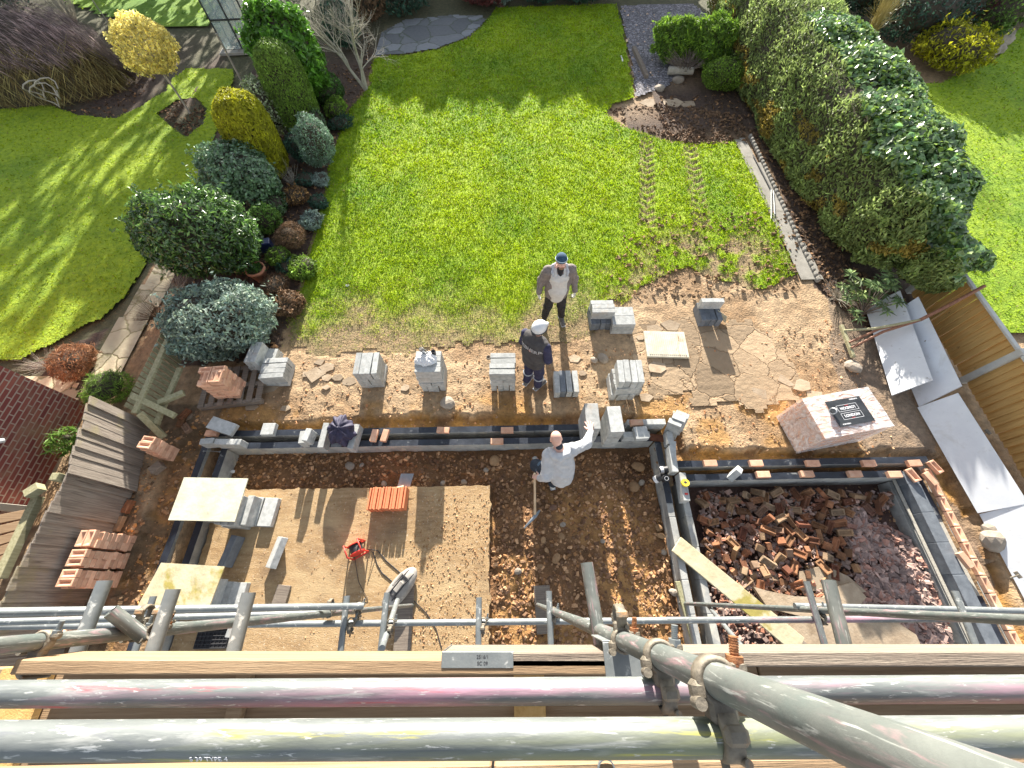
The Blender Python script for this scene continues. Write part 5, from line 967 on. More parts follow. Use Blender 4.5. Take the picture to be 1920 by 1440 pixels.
# slumped panel: slats from upper-left to lower-right, two long rails on top
A0, A1 = P(232, 762, .45), P(312, 606, .62); B0, B1 = P(300, 800, .08), P(352, 642, .12); n = 17; b = MB()
for i in range(n):
    t0 = (i+.1)/n; t1 = (i+.86)/n; b.plate([A0.lerp(A1, t0), B0.lerp(B1, t0), B0.lerp(B1, t1), A0.lerp(A1, t1)], .018)
o = b.obj('slats', M['fencegreen'], f3); o.location = -f3.location
def rail(mb, a, c, w_=.09, h=.05):
    d = (c-a); L_ = d.length; q = d.to_track_quat('X', 'Z').to_matrix(); mb.cbox((a+c)/2, (L_, w_, h), .004, q)
b = MB(); rail(b, P(252, 775, .50), P(322, 622, .62)); rail(b, P(293, 795, .3), P(338, 690, .38)); o = b.obj('rails', M['fencegreen'], f3); o.location = -f3.location
for a, c, lb in (((248, 742, .55), (328, 780, .35), 'heavy grey rail lying across the slumped slatted fence'), ((297, 756, .4), (345, 736, .35), 'short board propped on the slumped slatted fence'), ((262, 775, .5), (308, 820, .1), 'lower rotten rail by the end of the grey fence')):
    b = MB(); rail(b, P(*a), P(*c), .10, .07); tag(b.obj('broken_rail', M['fencegreen']), lb, 'timber')
b = MB(); rail(b, P(285, 885, .05), P(305, 870, .05), .14, .12); tag(b.obj('timber_block', M['plankgrey']), 'short brown wooden block on the earth by the small brick stack', 'timber')
for a, c, lb in (((233, 962, .06), (247, 938, .06), 'old red brick edging at the foot of the grey fence, upper'), ((216, 996, .06), (230, 968, .06), 'old red brick edging at the foot of the grey fence, lower')):
    b = MB(); rail(b, P(*a), P(*c), .10, .075); tag(b.obj('old_brick', M['oldbrick']), lb, 'brick')
for i, (u, v) in enumerate(((346, 777), (340, 790), (350, 803))):
    single('old_brick', BRO, P(u, v, .06), (.1, .15, 1.2+.6*i), ['upper broken red brick by the slumped fence', 'middle broken red brick by the slumped fence', 'lower broken red brick by the slumped fence'][i], 'brick', 'broken red bricks by the slumped fence')
# ---- neighbour's brick wall, bottom left
def brickmat(name):
    m, n, bs, N, L = _new(name); tc = N.new('ShaderNodeTexCoord'); mp = N.new('ShaderNodeMapping'); L.new(tc.outputs['UV'], mp.inputs[0])
    bt_ = N.new('ShaderNodeTexBrick'); L.new(mp.outputs[0], bt_.inputs[0]); bt_.inputs['Scale'].default_value = 1; bt_.inputs['Brick Width'].default_value = .225; bt_.inputs['Row Height'].default_value = .075
    bt_.inputs['Mortar Size'].default_value = .010; bt_.inputs['Color1'].default_value = (.20, .045, .04, 1); bt_.inputs['Color2'].default_value = (.33, .10, .07, 1); bt_.inputs['Mortar'].default_value = (.42, .30, .24, 1); bt_.inputs['Mortar Smooth'].default_value = .15; bt_.inputs['Bias'].default_value = -.1
    q = _noise(N, L, tc.outputs['Object'], 2.2, 5); c = _mix(N, L, _thr(N, L, q.outputs[0], .5, .75), bt_.outputs[0], (.30, .17, .11)); L.new(c, bs.inputs['Base Color']); bs.inputs['Roughness'].default_value = .9
    b = N.new('ShaderNodeBump'); b.inputs['Strength'].default_value = .8; b.inputs['Distance'].default_value = .012; b.invert = True; L.new(bt_.outputs['Fac'], b.inputs['Height']); L.new(b.outputs[0], bs.inputs['Normal']); return m
M['redwall'] = brickmat('dark_red_brickwork')
hs = empty('neighbour_house', (-7.8, 1.5, 0), label='dark red brick side wall of the neighbouring house, bottom left', cat='house')
me = bpy.data.meshes.new('wall'); X0 = -7.75; ya, yb, zt = -2.5, 3.2, 5.2
me.from_pydata([(X0, ya, 0), (X0, yb, 0), (X0, yb, zt), (X0, ya, zt), (X0-3, yb, 0), (X0-3, yb, zt), (X0-3, ya, 0), (X0-3, ya, zt)], [], [(0, 1, 2, 3), (1, 4, 5, 2), (3, 2, 5, 7)])
uv = me.uv_layers.new(); 
for li, (pu, pv) in enumerate([(ya, 0), (yb, 0), (yb, zt), (ya, zt), (0, 0), (3, 0), (3, zt), (0, zt), (0, 0), (0, 0), (0, 0), (0, 0)]): uv.data[li].uv = (pu, pv)
o = link('brick_wall', me, hs, M['redwall']); o.location = -hs.location
# bay below: white window frame with timber
M['cream'] = mat('cream_paint', [(.3, (.62, .58, .48)), (.7, (.72, .68, .58))], 4, .6, bump=.1)
b = MB(); a_ = PX = None
def onX(u, v, X_): r_ = ray(u, v); return Vector(CP+r_*(X_/r_[0]))
b = MB(); rail(b, onX(-60, 945, -7.6), onX(68, 957, -7.6), .12, .10); o = b.obj('sill', M['cream'], hs); o.location = -hs.location
b = MB(); b.path([onX(-30, 832, -7.72), onX(6, 826, -7.72)], .035, 8); o = b.obj('vent_pipe', M['white'], hs); o.location = -hs.location
tf = empty('garden_gate', (-6.9, .8, 0), label='pale timber posts and boards between house wall and grey fence, far left', cat='gate')
b = MB(); rail(b, P(0, 1085, .9), P(72, 932, .9), .10, .10); rail(b, P(52, 928, 1.0), P(78, 912, 1.0), .12, .12); o = b.obj('post', M['fencegreen'], tf); o.location = -tf.location
b = MB()
for i in range(6): rail(b, P(-60+i*4, 985+22*i, .7), P(58-i*9, 962+20*i, .7), .13, .03)
o = b.obj('boards', M['plank'], tf); o.location = -tf.location
# ---- right fence: concrete posts, timber panels
rf = empty('panel_fence', (8.6, 3, 0), label='new orange-brown timber fence with concrete posts behind the white boards', cat='fence')
posts = [(8.43, 5.52), (8.40, 3.38), (8.34, 1.25), (8.28, -.9)]; FH = .95
for i, (x, y_) in enumerate(posts):
    o = MB().cbox((x, y_, FH/2+.02), (.11, .11, FH+.08), .008).obj('concrete_post', M['concpost'], rf); o.location = -rf.location
for i in range(3):
    (x0, y0), (x1, y1) = posts[i+1], posts[i]; b = MB(); boards(b, Vector((x0, y0+.06, 0)), Vector((x1, y1-.06, 0)), 0, 0, .03, FH-.03, .016, rr, wd=.125, tw=-13)
    o = b.obj('timber_panel', M['fenceorange'], rf); o.location = -rf.location
    o = MB().cbox(((x0+x1)/2, (y0+y1)/2, FH), (.075, y1-y0-.12, .04), .005, rz(math.atan2(y1-y0, x1-x0)-R_(90))).obj('capping_rail', M['concpost'], rf); o.location = -rf.location
def board(px, lb, m, th=.03, parts=None):
    b = MB(); pts = [P(*q) for q in px]; pts[3] = pts[0]+pts[2]-pts[1]; nrm_ = (pts[1]-pts[0]).cross(pts[2]-pts[1])
    if nrm_.z < 0: pts = pts[::-1]
    b.plate(pts, th); o = b.obj('white_board', M[m]); return tag(o, lb, 'board')
board([(1622, 576, .10), (1672, 741, .10), (1749, 712, .48), (1701, 550, .48)], 'dirty white board on top, crossed by the wooden rake', 'doordirty')
d1 = board([(1655, 600, .05), (1723, 763, .05), (1803, 723, .58), (1700, 547, .62)], 'white door leaf behind the dirty board against the fence', 'door')
d2 = board([(1720, 764, .05), (1833, 962, .05), (1928, 944, .52), (1803, 725, .52)], 'large plain white door leaf with brass latch, middle of the row', 'door')
d3 = board([(1836, 964, .04), (1935, 1150, .04), (2040, 1140, .50), (1928, 946, .50)], 'lowest white board running out of the picture at right', 'door')
for d, u, v in ((d1, 1741, 637), (d2, 1849, 811), (d3, 1904, 1078)):
    q = P(u, v, .42 if d is d1 else .33); lt = MB(); lt.cbox((0, 0, 0), (.05, .09, .012), .003); lt.cbox((-.05, 0, .02), (.11, .018, .014), .003); o = lt.obj('latch', M['forged'], d); o.location = q+Vector((0, 0, .03)); o.rotation_euler = (0, R_(-25), R_(20))
# wooden rake leaning on the boards
rk = empty('wooden_rake', P(1590, 640, 0), label='long old wooden pole with three splayed prongs and crossbar, leaning over boards and fence', cat='garden tool')
M['redwood'] = mat('red_brown_wood', [(.3, (.20, .08, .045)), (.7, (.34, .16, .09))], 6, .6, bump=.4, sc=(6, 1, 1))
j = P(1725, 600, .62); b = MB(); b.path([j, P(1780, 572, .86), P(1846, 536, 1.12)], [.03, .032, .03], 8); o = b.obj('pole', M['redwood'], rk); o.location = -rk.location
for q, (u, v) in enumerate(((1582, 620), (1592, 642), (1596, 652))):
    b = MB(); m1 = P(1640+q*8, [616, 617, 622][q], .34); b.path([P(u, v, .14), m1, j], [.022, .026, .026], 8); o = b.obj('prong', M['redwood'] if q else M['fencegreen'], rk); o.location = -rk.location
b = MB(); rail(b, P(1577, 610, .12), P(1600, 670, .10), .06, .06); o = b.obj('crossbar', M['fencegreen'], rk); o.location = -rk.location
# ---- shade trees far beyond the garden (their shadows fall on the lawns)
def shadetree(x, y, h, w_, lb, dens=2600, seed=1, base=.12):
    t = empty('tall_tree', (x, y, 0), label=lb, cat='tree'); r = np.random.default_rng(seed); b = MB(); b.tube((0, 0, 0), (0, 0, h*.8), .18, .06, 10); b.obj('trunk', M['bark'], t)
    pos, nr = shell(r, (x, y, h*(.5+base/2)), (w_/2, w_/2*.8, h*(.5-base/2)), dens, 2.2, .2, 1.0, .2, lump=.3, ls=1.2, seed=seed); o = leafcloud('crown', pos, nr, .45, .25, M['l_bluegreen'], t, r); o.location = -t.location
r_ = random.Random(2)
xx = -6.0; i = 0
while xx < 6.6:
    h = r_.uniform(3.25, 3.8); shadetree(xx, 25.0+r_.uniform(-.3, .5), h, 2.5, ['slim evergreen in the screen beyond the lawn, %s of the row' % n for n in ('first', 'second', 'third', 'fourth', 'fifth', 'sixth', 'seventh', 'eighth', 'ninth', 'tenth', 'eleventh', 'twelfth')][min(i, 11)], seed=i+3, dens=12000); xx += 1.1; i += 1
for i, (x, y, h, w_) in enumerate(((-8.5, 24, 6.5, 3.), (-12, 25, 8, 4.2), (-16, 26, 8.5, 4.2), (-20.5, 26, 9, 4.4), (-25, 27, 9, 4.), (-14, 23, 7, 2.2), (-5.2, 25.5, 5.2, 1.5), (-7.0, 23, 3.8, 2.)))  :
    shadetree(x, y, h, w_, ORD[i]+' tall tree from the middle in the group casting shade on the left lawn', seed=i+40, dens=850)
for i, (x, y, h, w_) in enumerate(((10.5, 26, 3.2, 2.5), (14, 26, 4.5, 3.))): shadetree(x, y, h, w_, ['shorter', 'taller'][i]+' evergreen beyond the right lawn', seed=i+60)
# ================================================================ scaffold in the foreground
sc = empty('scaffold', (0, -.12, 0), label='galvanised tube scaffold with board platform and toe boards, close below the camera', cat='scaffold')
TR = .02415
def part(mb, name, m, parent=None, label=None):
    o = mb.obj(name, M[m] if isinstance(m, str) else m, parent or sc); o.location = -sc.location if parent is None else (0, 0, 0)
    if label: o['label'] = label
    return o
def xtube(name, a, b, m, r=TR, hollow=False, label=None, n=24):      # local X runs along the tube so the paint streaks follow it
    a, b = Vector(a), Vector(b); L_ = (b-a).length; mb = MB().tube((0, 0, 0), (L_, 0, 0), r, n=n, hollow=hollow); o = mb.obj(name, M[m], sc)
    o.location = a-sc.location; o.rotation_euler = (b-a).to_track_quat('X', 'Z').to_euler()
    if label: o['label'] = label
    return o
a, b = P(-500, 1304, 5.465), P(2400, 1289, 5.465); xtube('guard_rail', a, b, 'tubepink', label='lower guard rail streaked with pink and purple paint', n=40)
a, b = P(-500, 1391.5, 5.735), P(2400, 1378, 5.735); rt = xtube('guard_rail', a, b, 'tubeyellow', label='upper guard rail with yellow paint flecks', n=40)
text('S 39 TYPE 4', .011, (P(408, 1410, 5.735)-a).length*Vector((1, 0, 0))+Vector((0, -.0168, .0180)), (R_(43), 0, 0), M['print'], rt, ext=.0004, name='stamped_lettering')
for (x, y, lb) in ((.306, -.12, 'middle upright passing close to the camera'), (-1.50, -.105, 'left upright'), (2.44, -.146, 'right upright')):
    o = xtube('standard', (x, y, -.2), (x, y, 7.6), 'tubescuff', label=lb, n=36)
for (u0, v0, u1, v1, z, zz, m) in ((-300, 1178, 1400, 1162, 2.80, 2.80, 'galv'), (1250, 1163, 2300, 1158, 2.80, 2.8, 'tubepink'), (1490, 1136, 2300, 1154, 2.6, 2.6, 'galv'), (-200, 1172, 620, 1149, 3.35, 2.3, 'galv')):
    xtube('ledger', P(u0, v0, z), P(u1, v1, zz), m)
xtube('brace', (-3.2, -.03, 4.50), (-1.237, -.057, 2.838), 'galv', hollow=True, label='diagonal brace with an open end')
xtube('brace', P(745, 1126, 2.0), P(716, 1216, 3.1), 'galv'); xtube('brace', P(1328, 1136, .6), P(1392, 1214, 2.2), 'galv')
for (u0, v0, u1, v1) in ((197, 1089, 160, 1185), (325, 1105, 290, 1210), (467, 1111, 441, 1210), (1100, 1055, 1125, 1205), (1553, 1088, 1582, 1205)):
    A, B_ = P(u0, v0, 4.80), P(u1, v1, 4.80); d = (B_-A).normalized(); xtube('transom', A, A+d*1.25, 'tubescuff' if u0 > 900 else 'galv', label=None)
for (u0, v0, u1, v1, m) in ((288, 1118, 262, 1195, 'galv'), (651, 1117, 640, 1210, 'galv'), (726, 1111, 715, 1210, 'galv'), (898, 1120, 897, 1207, 'galv'), (1029, 1108, 1033, 1207, 'galv'), (1512, 1090, 1545, 1205, 'tubepink'), (1790, 1108, 1825, 1200, 'galv')):
    A, B_ = P(u0, v0, 2.86), P(u1, v1, 2.86); d = (B_-A).normalized(); xtube('transom', A, A+d*1.25, m)
xtube('stub_tube', P(272, 1196, 4.72), P(208, 1146, 4.82), 'tubescuff', hollow=True, label='short open-ended stub of tube')
# toe boards (local X along the board)
def xboard(name, x0, x1, y, z0, z1, th, m, ang=0., label=None, parent=None):
    mb = MB(); n = 24; mb.cbox(((x1-x0)/2, 0, 0), (x1-x0, th, z1-z0), .004); o = mb.obj(name, M[m], sc); o.location = Vector((x0, y, (z0+z1)/2))-sc.location; o.rotation_euler = (0, 0, ang)
    if label: o['label'] = label
    return o
def toe(u0, u1, vf, vt, vb, m='plankgrey', lb=None, tilt=0.):   # vf foot, vt top front edge, vb top back edge in the photo
    z1 = 5.085; z0 = 4.885; a = P(u0, (vt+vb)/2, z1); b = P(u1, (vt+vb)/2, z1); d = b-a
    th = .038; o = xboard('toe_board', 0, d.length, 0, z0, z1, th, m, label=lb); o.location = Vector((a.x, a.y, (z0+z1)/2))-sc.location; o.rotation_euler = (0, 0, math.atan2(d.y, d.x)); return o
M['toeface'] = M['plankgrey']
t1 = toe(22, 1300, 1212, 1238, 1264, 'plank', 'long left toe board')
t2 = toe(829, 1172, 1208, 1224, 1250, 'plankgrey', 'short grey toe board with a stamped metal end band')
t3 = toe(1230, 2500, 1203, 1224, 1248, 'plankgrey', 'right toe board')
bd = MB(); bd.cbox((.105, 0, .1005), (.212, .0405, .004), .001); bd.cbox((-.001, 0, 0), (.003, .040, .2), .001); o = bd.obj('end_band', M['galv'], t2)
text('2516/1', .013, (.12, .007, .1028), (0, 0, 0), M['darkmetal'], o, ext=.0003); text('SC 09', .013, (.12, -.009, .1028), (0, 0, 0), M['darkmetal'], o, ext=.0003)
cl_ = MB(); cl_.cbox((0, 0, 0), (.11, .085, .004), .001); cl_.cbox((0, .045, -.10), (.11, .004, .2), .001); o = cl_.obj('toe_board_clip', M['galv'], sc); o.location = P(1168, 1236, 5.092)-sc.location
# platform boards
yb = [(-.185, -.41), (-.415, -.64), (-.645, -.87), (-.875, -1.1)]; rp2 = random.Random(8)
for i, (y1, y0) in enumerate(yb):
    x = -4.2-.7*i
    while x < 4.6:
        L_ = rp2.uniform(1.9, 3.2); o = xboard('platform_board', x, x+L_-.006, (y0+y1)/2, 4.842+.002*(i % 2), 4.88+.002*(i % 2), y1-y0-.006, 'plank' if rp2.random() < .7 else 'plankgrey'); o.rotation_euler = (0, 0, rp2.uniform(-.001, .001)); x += L_
for (x, w_, m) in ((-1.62, .16, 'fenceorange'), (-1.95, .1, 'plank'), (.04, .10, 'fenceorange'), (-.9, .05, 'plank')):
    mb = MB().cbox((0, 0, 0), (w_, .26, .03), .003); o = mb.obj('packing_piece', M[m], sc); o.location = Vector((x, -.31, 4.898))-sc.location; o.rotation_euler = (0, 0, rp2.uniform(-.05, .05))
lb_y = P(960, 1431, 5.52).y
for i, (x0_, x1_) in enumerate(((-4.5, -.05), (-.045, 4.8))):
    o = xboard('ledge_board', x0_, x1_, lb_y-.12, 5.48, 5.52, .24, 'plank', label='sunlit board behind the upper guard rail')
nut = MB().tube((0, 0, 0), (0, 0, .008), .016, n=24, hollow=True).obj('washer', M['galv'], sc); nut.location = P(1136, 1441, 5.522)-sc.location
# couplers
def coupler(z, x=.306, y=-.12, rail_y=-.185, rust='rust', big=True):
    cp = empty('coupler', Vector((x, y, z))-sc.location); cp.parent = sc; cp.name = 'coupler'
    b = MB(); n = 26
    def band(ax_, c, r0, r1, w_, a0=0, a1=6.2832):
        vs = []
        for k_, (rr_, ww_) in enumerate(((r0, -w_/2), (r1, -w_/2*.8), (r1, w_/2*.8), (r0, w_/2))):
            for i in range(n+1):
                t = a0+(a1-a0)*i/n; p = (rr_*math.cos(t), rr_*math.sin(t), ww_) if ax_ == 'z' else (ww_, rr_*math.cos(t), rr_*math.sin(t)); vs.append(Vector(p)+Vector(c))
        b.add(vs, [(k_*(n+1)+i, k_*(n+1)+i+1, ((k_+1) % 4)*(n+1)+i+1, ((k_+1) % 4)*(n+1)+i) for k_ in range(4) for i in range(n)], True)
    band('z', (0, 0, .004), TR, TR+.0085, .030); dy = rail_y-y
    band('x', (0, dy, 0), TR, TR+.0085, .030)
    b.cbox((.0, dy*.5, 0), (.042, abs(dy)*.62, .034), .006)
    b.cbox((-.030, -.012, .004), (.022, .026, .028), .006); b.cbox((.036, .016, .004), (.028, .020, .026), .006)
    b.cbox((.0, dy-.004, -.036), (.034, .028, .018), .006); b.cbox((.0, dy+.006, .036), (.034, .024, .018), .006)
    b.tube((-.036, -.026, .004), (-.036, -.026+.001, .026), .009, n=10)
    b.obj('body', M['forged'], cp)
    t = MB(); t.path([(.034, .006, .004), (.040, .055, .010)], .0062, 8)
    for i in range(7): t.tube((.0372+.0006*i, .034+.0035*i, .0068+.0005*i), (.0374+.0006*i, .0358+.0035*i, .007+.0005*i), .0074, n=10)
    t.obj('bolt', M[rust], cp); t = MB(); t.tube((.0352, .018, .005), (.0366, .031, .0066), .0135, n=6, sm=False); t.obj('nut', M[rust], cp)
    t = MB(); t.path([(.0, dy-.010, -.030), (.0, dy-.055, -.020)], .0062, 8); t.path([(.012, dy-.026, .030), (.012, dy-.03, -.055)], .006, 8); t.obj('swing_bolt', M['forged'], cp)
    return cp
coupler(5.742); coupler(5.478, rust='galv'); coupler(5.15, rail_y=-.06, rust='rust')
coupler(5.02, x=-1.50, y=-.105, rail_y=-.17, rust='galv'); coupler(5.50, x=-1.50, y=-.105, rail_y=-.18)
coupler(4.66, x=-1.50, y=-.105, rail_y=-.04, rust='galv'); coupler(4.72, x=-1.38, y=-.10, rail_y=-.04)
coupler(2.84, x=-1.50, y=-.105, rail_y=-.03, rust='galv'); coupler(2.80, x=-1.28, y=-.06, rail_y=-.1, rust='galv'); coupler(2.83, x=.306, rail_y=-.16, rust='galv'); coupler(2.83, x=2.44, y=-.146, rail_y=-.19, rust='galv')
for u, v, z in ((651, 1166, 2.84), (726, 1168, 2.84), (898, 1166, 2.84), (1030, 1150, 2.84), (1530, 1150, 2.84)):
    p = P(u, v, z); coupler(p.z, x=p.x+.03, y=p.y, rail_y=p.y-.05, rust='galv')
# sole boards under the standards
for (u, v, w_, l_, an, lb) in ((1019, 1142, .24, .62, 2, 'wide grey sole board under the middle scaffold upright'), (531, 1122, .2, .35, -6, 'short timber sole board on the slab, left'), (760, 1165, .24, 1.0, 2, 'sole board on the slab below the grey machine')):
    p = P(u, v, -.15); zz = -.2 if u == 1019 else -.095; o = MB().cbox((0, 0, .02), (w_, l_, .04), .004).obj('sole_board', M['plankgrey']); o.location = (p.x, p.y, zz); o.rotation_euler = (0, 0, R_(an)); tag(o, lb, 'board')
p = P(1225, 1300, 0)
# ================================================================ loose site things
def slabtop(u, v, z=-.1): return P(u, v, z)
# orange tiles on edge, two bundles
tl = 0
for gi, (u, v) in enumerate(((719, 939), (751, 939))):
    for i in range(9 if gi == 0 else 8):
        p = slabtop(u, v); x = p.x-.16+.034*i+(.0 if gi == 0 else .03)
        if i == 0 and gi == 0: tm = MB().cbox((0, 0, .11), (.028, .34, .22), .003).mesh('clay_tile'); tm.materials.append(M['tile'])
        single('clay_tile', tm, (x, p.y+random.uniform(-.012, .012), -.1), (0, R_(2 if i % 3 else -1), R_(-2)), '%s orange clay tile of the %s bundle on the slab edge' % (ORD[i], ['left', 'right'][gi]), 'tile', 'orange clay tiles stacked on edge on the slab')
# spade
sp = empty('spade', slabtop(745, 905), label='steel spade lying at the slab edge behind the orange tiles', cat='spade')
def lp(o, *pts): return [Vector(q)-Vector(o.location) for q in pts]
z = -.08; b = MB(); b.plate(lp(sp, P(752, 888, .02), P(776, 888, .02), P(769, 912, -.04), P(745, 913, -.04)), .004); b.obj('blade', M['steel'], sp)
b = MB(); b.path(lp(sp, P(757, 912, -.03), P(733, 918, .0)), [.018, .022], 8); b.path(lp(sp, P(733, 918, .0), P(718, 921, .05)), [.02, .02], 8); b.obj('handle', M['handle'], sp)
# cable reel with cable
rl = empty('cable_reel', slabtop(674, 1031), label='red and black cable reel standing on the slab', cat='cable reel'); q = Matrix.Rotation(R_(90), 3, 'X')
b = MB()
for s in (-.06, .06): b.tube((0, s, .14), (0, s+.012*(1 if s > 0 else -1), .14), .115, n=28)
b.obj('flanges', M['redplastic'], rl)
b = MB()
for i in range(7): b.path([(.085*math.cos(t/16*6.2832), -.05+.016*i, .14+.085*math.sin(t/16*6.2832)) for t in range(17)], .011, 6)
b.obj('wound_cable', M['darkmetal'], rl); b = MB(); b.path([(-.12, -.09, 0), (-.12, -.09, .27), (-.12, .09, .27), (-.12, .09, 0)], .012, 8); b.path([(.12, -.09, 0), (.1, -.09, .30), (.1, .09, .30), (.12, .09, 0)], .012, 8); b.path([(-.12, -.09, .0), (.12, -.09, .0)], .012, 8); b.path([(-.12, .09, 0), (.12, .09, 0)], .012, 8); b.obj('stand', M['redplastic'], rl)
rl.rotation_euler = (0, 0, R_(28))
def zz(u, v, h=-.09): return P(u, v, h)
b = MB(); b.path([zz(735, 1090), zz(716, 1074), zz(707, 1058), zz(700, 1036), zz(690, 1030, .05), zz(708, 1032), zz(725, 1052), zz(755, 1078)], .007, 6)
tag(b.obj('power_cable', M['darkmetal']), 'two loops of thin black cable between the red reel and the grey machine', 'cable')
b = MB(); tag(b.path([zz(772, 1122), zz(800, 1150), zz(818, 1180), zz(828, 1215)], .006, 6).obj('power_cable', M['darkmetal']), 'thin dusty cable trailing from the grey machine towards the house', 'cable'); b = MB(); b.path([zz(665, 1045), zz(672, 1090), zz(690, 1125), zz(668, 1128)], .004, 6); tag(b.obj('power_cable', M['darkmetal']), 'thin grey lead looping below the red reel on the slab', 'cable')
# dusty grey machine (big pad-like tool case)
mc = empty('mixer_case', zz(753, 1103, -.1), R_(-38), 'dusty grey plastic machine with ribbed housing, lying on the slab by the cable', 'machine')
M['dust'] = mat('dusty_grey_plastic', [(.3, (.22, .20, .18)), (.7, (.36, .34, .31))], 8, .85, bump=.3, spots=[((.46, .43, .38), 6, .55, .7, None)])
b = MB(); b.blob((0, 0, .10), (.15, .34, .11), 4, .03, 3); b.obj('housing', M['dust'], mc)
b = MB()
for x in (-.05, .04): b.path([(x, -.26, .14), (x, -.1, .215), (x, .1, .215), (x, .26, .15)], .012, 6)
b.cbox((0, -.12, .205), (.14, .03, .02), .004); b.cbox((0, .16, .205), (.12, .03, .02), .004); b.obj('ribs', M['darkmetal'], mc)
b = MB(); b.cbox((.0, .02, .225), (.07, .16, .03), .01); b.cbox((-.09, .08, .19), (.03, .2, .02), .005); b.obj('handle', M['dust'], mc)
# mesh tray
b = MB()
for i in range(9): b.tube((-.22+.055*i, -.12, 0), (-.22+.055*i, .12, .0), .006, n=4)
for i in range(6): b.tube((-.22, -.12+.048*i, .004), (.22, -.12+.048*i, .004), .006, n=4)
b.cbox((0, 0, -.03), (.46, .26, .03), .004); o = b.obj('mesh_tray', M['darkmetal']); o.location = zz(398, 1196, 0); tag(o, 'black mesh tray half hidden behind the toe board', 'tray')
# drain cover
dc = empty('drain_cover', (P(1247, 648).x, P(1247, 648).y, 0), R_(-3), 'cream ribbed drain cover resting in a frame on the broken paving', 'drain cover')
M['coverm'] = mat('rusty_cream_cover', [(.3, (.50, .45, .34)), (.7, (.68, .64, .52))], 6, .85, bump=.4, spots=[((.34, .20, .10), 7, .62, .72, (1, .3, 1))])
b = MB(); b.cbox((0, 0, .035), (.80, .60, .05), .006); b.obj('frame', M['coverm'], dc); b = MB()
for i in range(19): b.cbox((-.34+.038*i, 0, .064), (.020, .50, .014), .003)
b.obj('ribs', M['coverm'], dc)
# glass sheet against the far stack, timber planks
b = MB(); b.plate([P(1343, 590, .02), P(1360, 606, .0), P(1363, 594, .2), P(1346, 582, .24)], .006); tag(b.obj('clear_sheet', M['ply']), 'pale greenish offcut sheet leaning on the far block stack', 'sheet')
def plank(a, c, w_, h, m, lb, nm='plank'):
    a, c = Vector(a), Vector(c); b = MB().cbox(((c-a).length/2, 0, 0), ((c-a).length, w_, h), .004); o = b.obj(nm, M[m]); o.location = a; o.rotation_euler = (c-a).to_track_quat('X', 'Z').to_euler(); return tag(o, lb, 'plank')
plank(P(1268, 1020, .09), P(1500, 1212, .0), .26, .035, 'ply2', 'long pale plank bridging the dividing wall and the rubble pit')
plank(P(1445, 1170, -.1), P(1560, 1260, -.1), .2, .04, 'plankgrey', 'darker plank under the long pale one in the pit')
plank(P(1303, 1212, -.05), P(1270, 1090, -.02), .07, .05, 'fencegreen', 'thin batten along the dividing wall near the scaffold')
plank((2.63, 2.32, WT+.02), (2.36, 2.36, WT+.02), .12, .025, 'oldbrick', 'flat reddish slate across the wall corner', 'slate')
# black pipes at the dividing wall
pp = empty('pipe', P(1240, 890, .1), label='black pipe ends with white rims lying in the dividing wall corner', cat='pipe')
for i, (a, c) in enumerate((((1228, 900, .08), (1242, 893, .18)), ((1238, 882, .10), (1252, 880, .12)))):
    A, B_ = P(*a), P(*c); b = MB().tube(A, B_, .055, n=22, hollow=True); o = b.obj('pipe_end', M['darkmetal'], pp); o.location = -pp.location
    b = MB().tube(A+(A-B_).normalized()*.002, A+(B_-A).normalized()*.05, .0575, n=22, hollow=True); o = b.obj('white_rim', M['white'], pp); o.location = -pp.location
A = P(1250, 897, .20); b = MB().tube(A, A+Vector((0, .02, -.11)), .058, n=24, hollow=True); o = b.obj('pipe_socket', M['darkmetal'], pp); o.location = -pp.location
b = MB().tube(A+Vector((0, 0, .003)), A+Vector((0, .004, -.02)), .034, n=20, hollow=True); o = b.obj('seal_ring', M['white'], pp); o.location = -pp.location
# tape measure (yellow disc)
tm_ = empty('tape_reel', P(1284, 906, .285), label='round yellow tape with dark centre lying on a grey block', cat='tape'); MB().tube((0, 0, 0), (0, 0, .03), .062, n=30).obj('case', M['yellow'], tm_)
b = MB().tube((0, 0, .03), (0, 0, .034), .022, n=16); b.cbox((0, .025, .033), (.012, .045, .005), .001); b.cbox((0, 0, .034), (.05, .012, .004), .001); b.obj('winder', M['darkmetal'], tm_); tm_.rotation_euler = (R_(-12), 0, 0)
MB().cbox((0, 0, .001), (.05, .03, .002), .0005).obj('red_mark', M['redplastic']); o = bpy.data.objects['red_mark']; o.location = P(1287, 926, .272); tag(o, 'small red chalk mark on the grey block below the yellow tape', 'mark')
# steel wall tie
A = P(382, 846, .07); B_ = P(412, 847, .07); b = MB().path([A, A.lerp(B_, .5)+Vector((0, .006, 0)), B_], .006, 6); b.tube(A-Vector((0, 0, .004)), A+Vector((0, 0, .004)), .016, n=12); b.tube(B_-Vector((0, 0, .004)), B_+Vector((0, 0, .004)), .016, n=12); tag(b.obj('wall_tie', M['galv']), 'thin steel tie across the cavity of the left wall', 'wall tie')
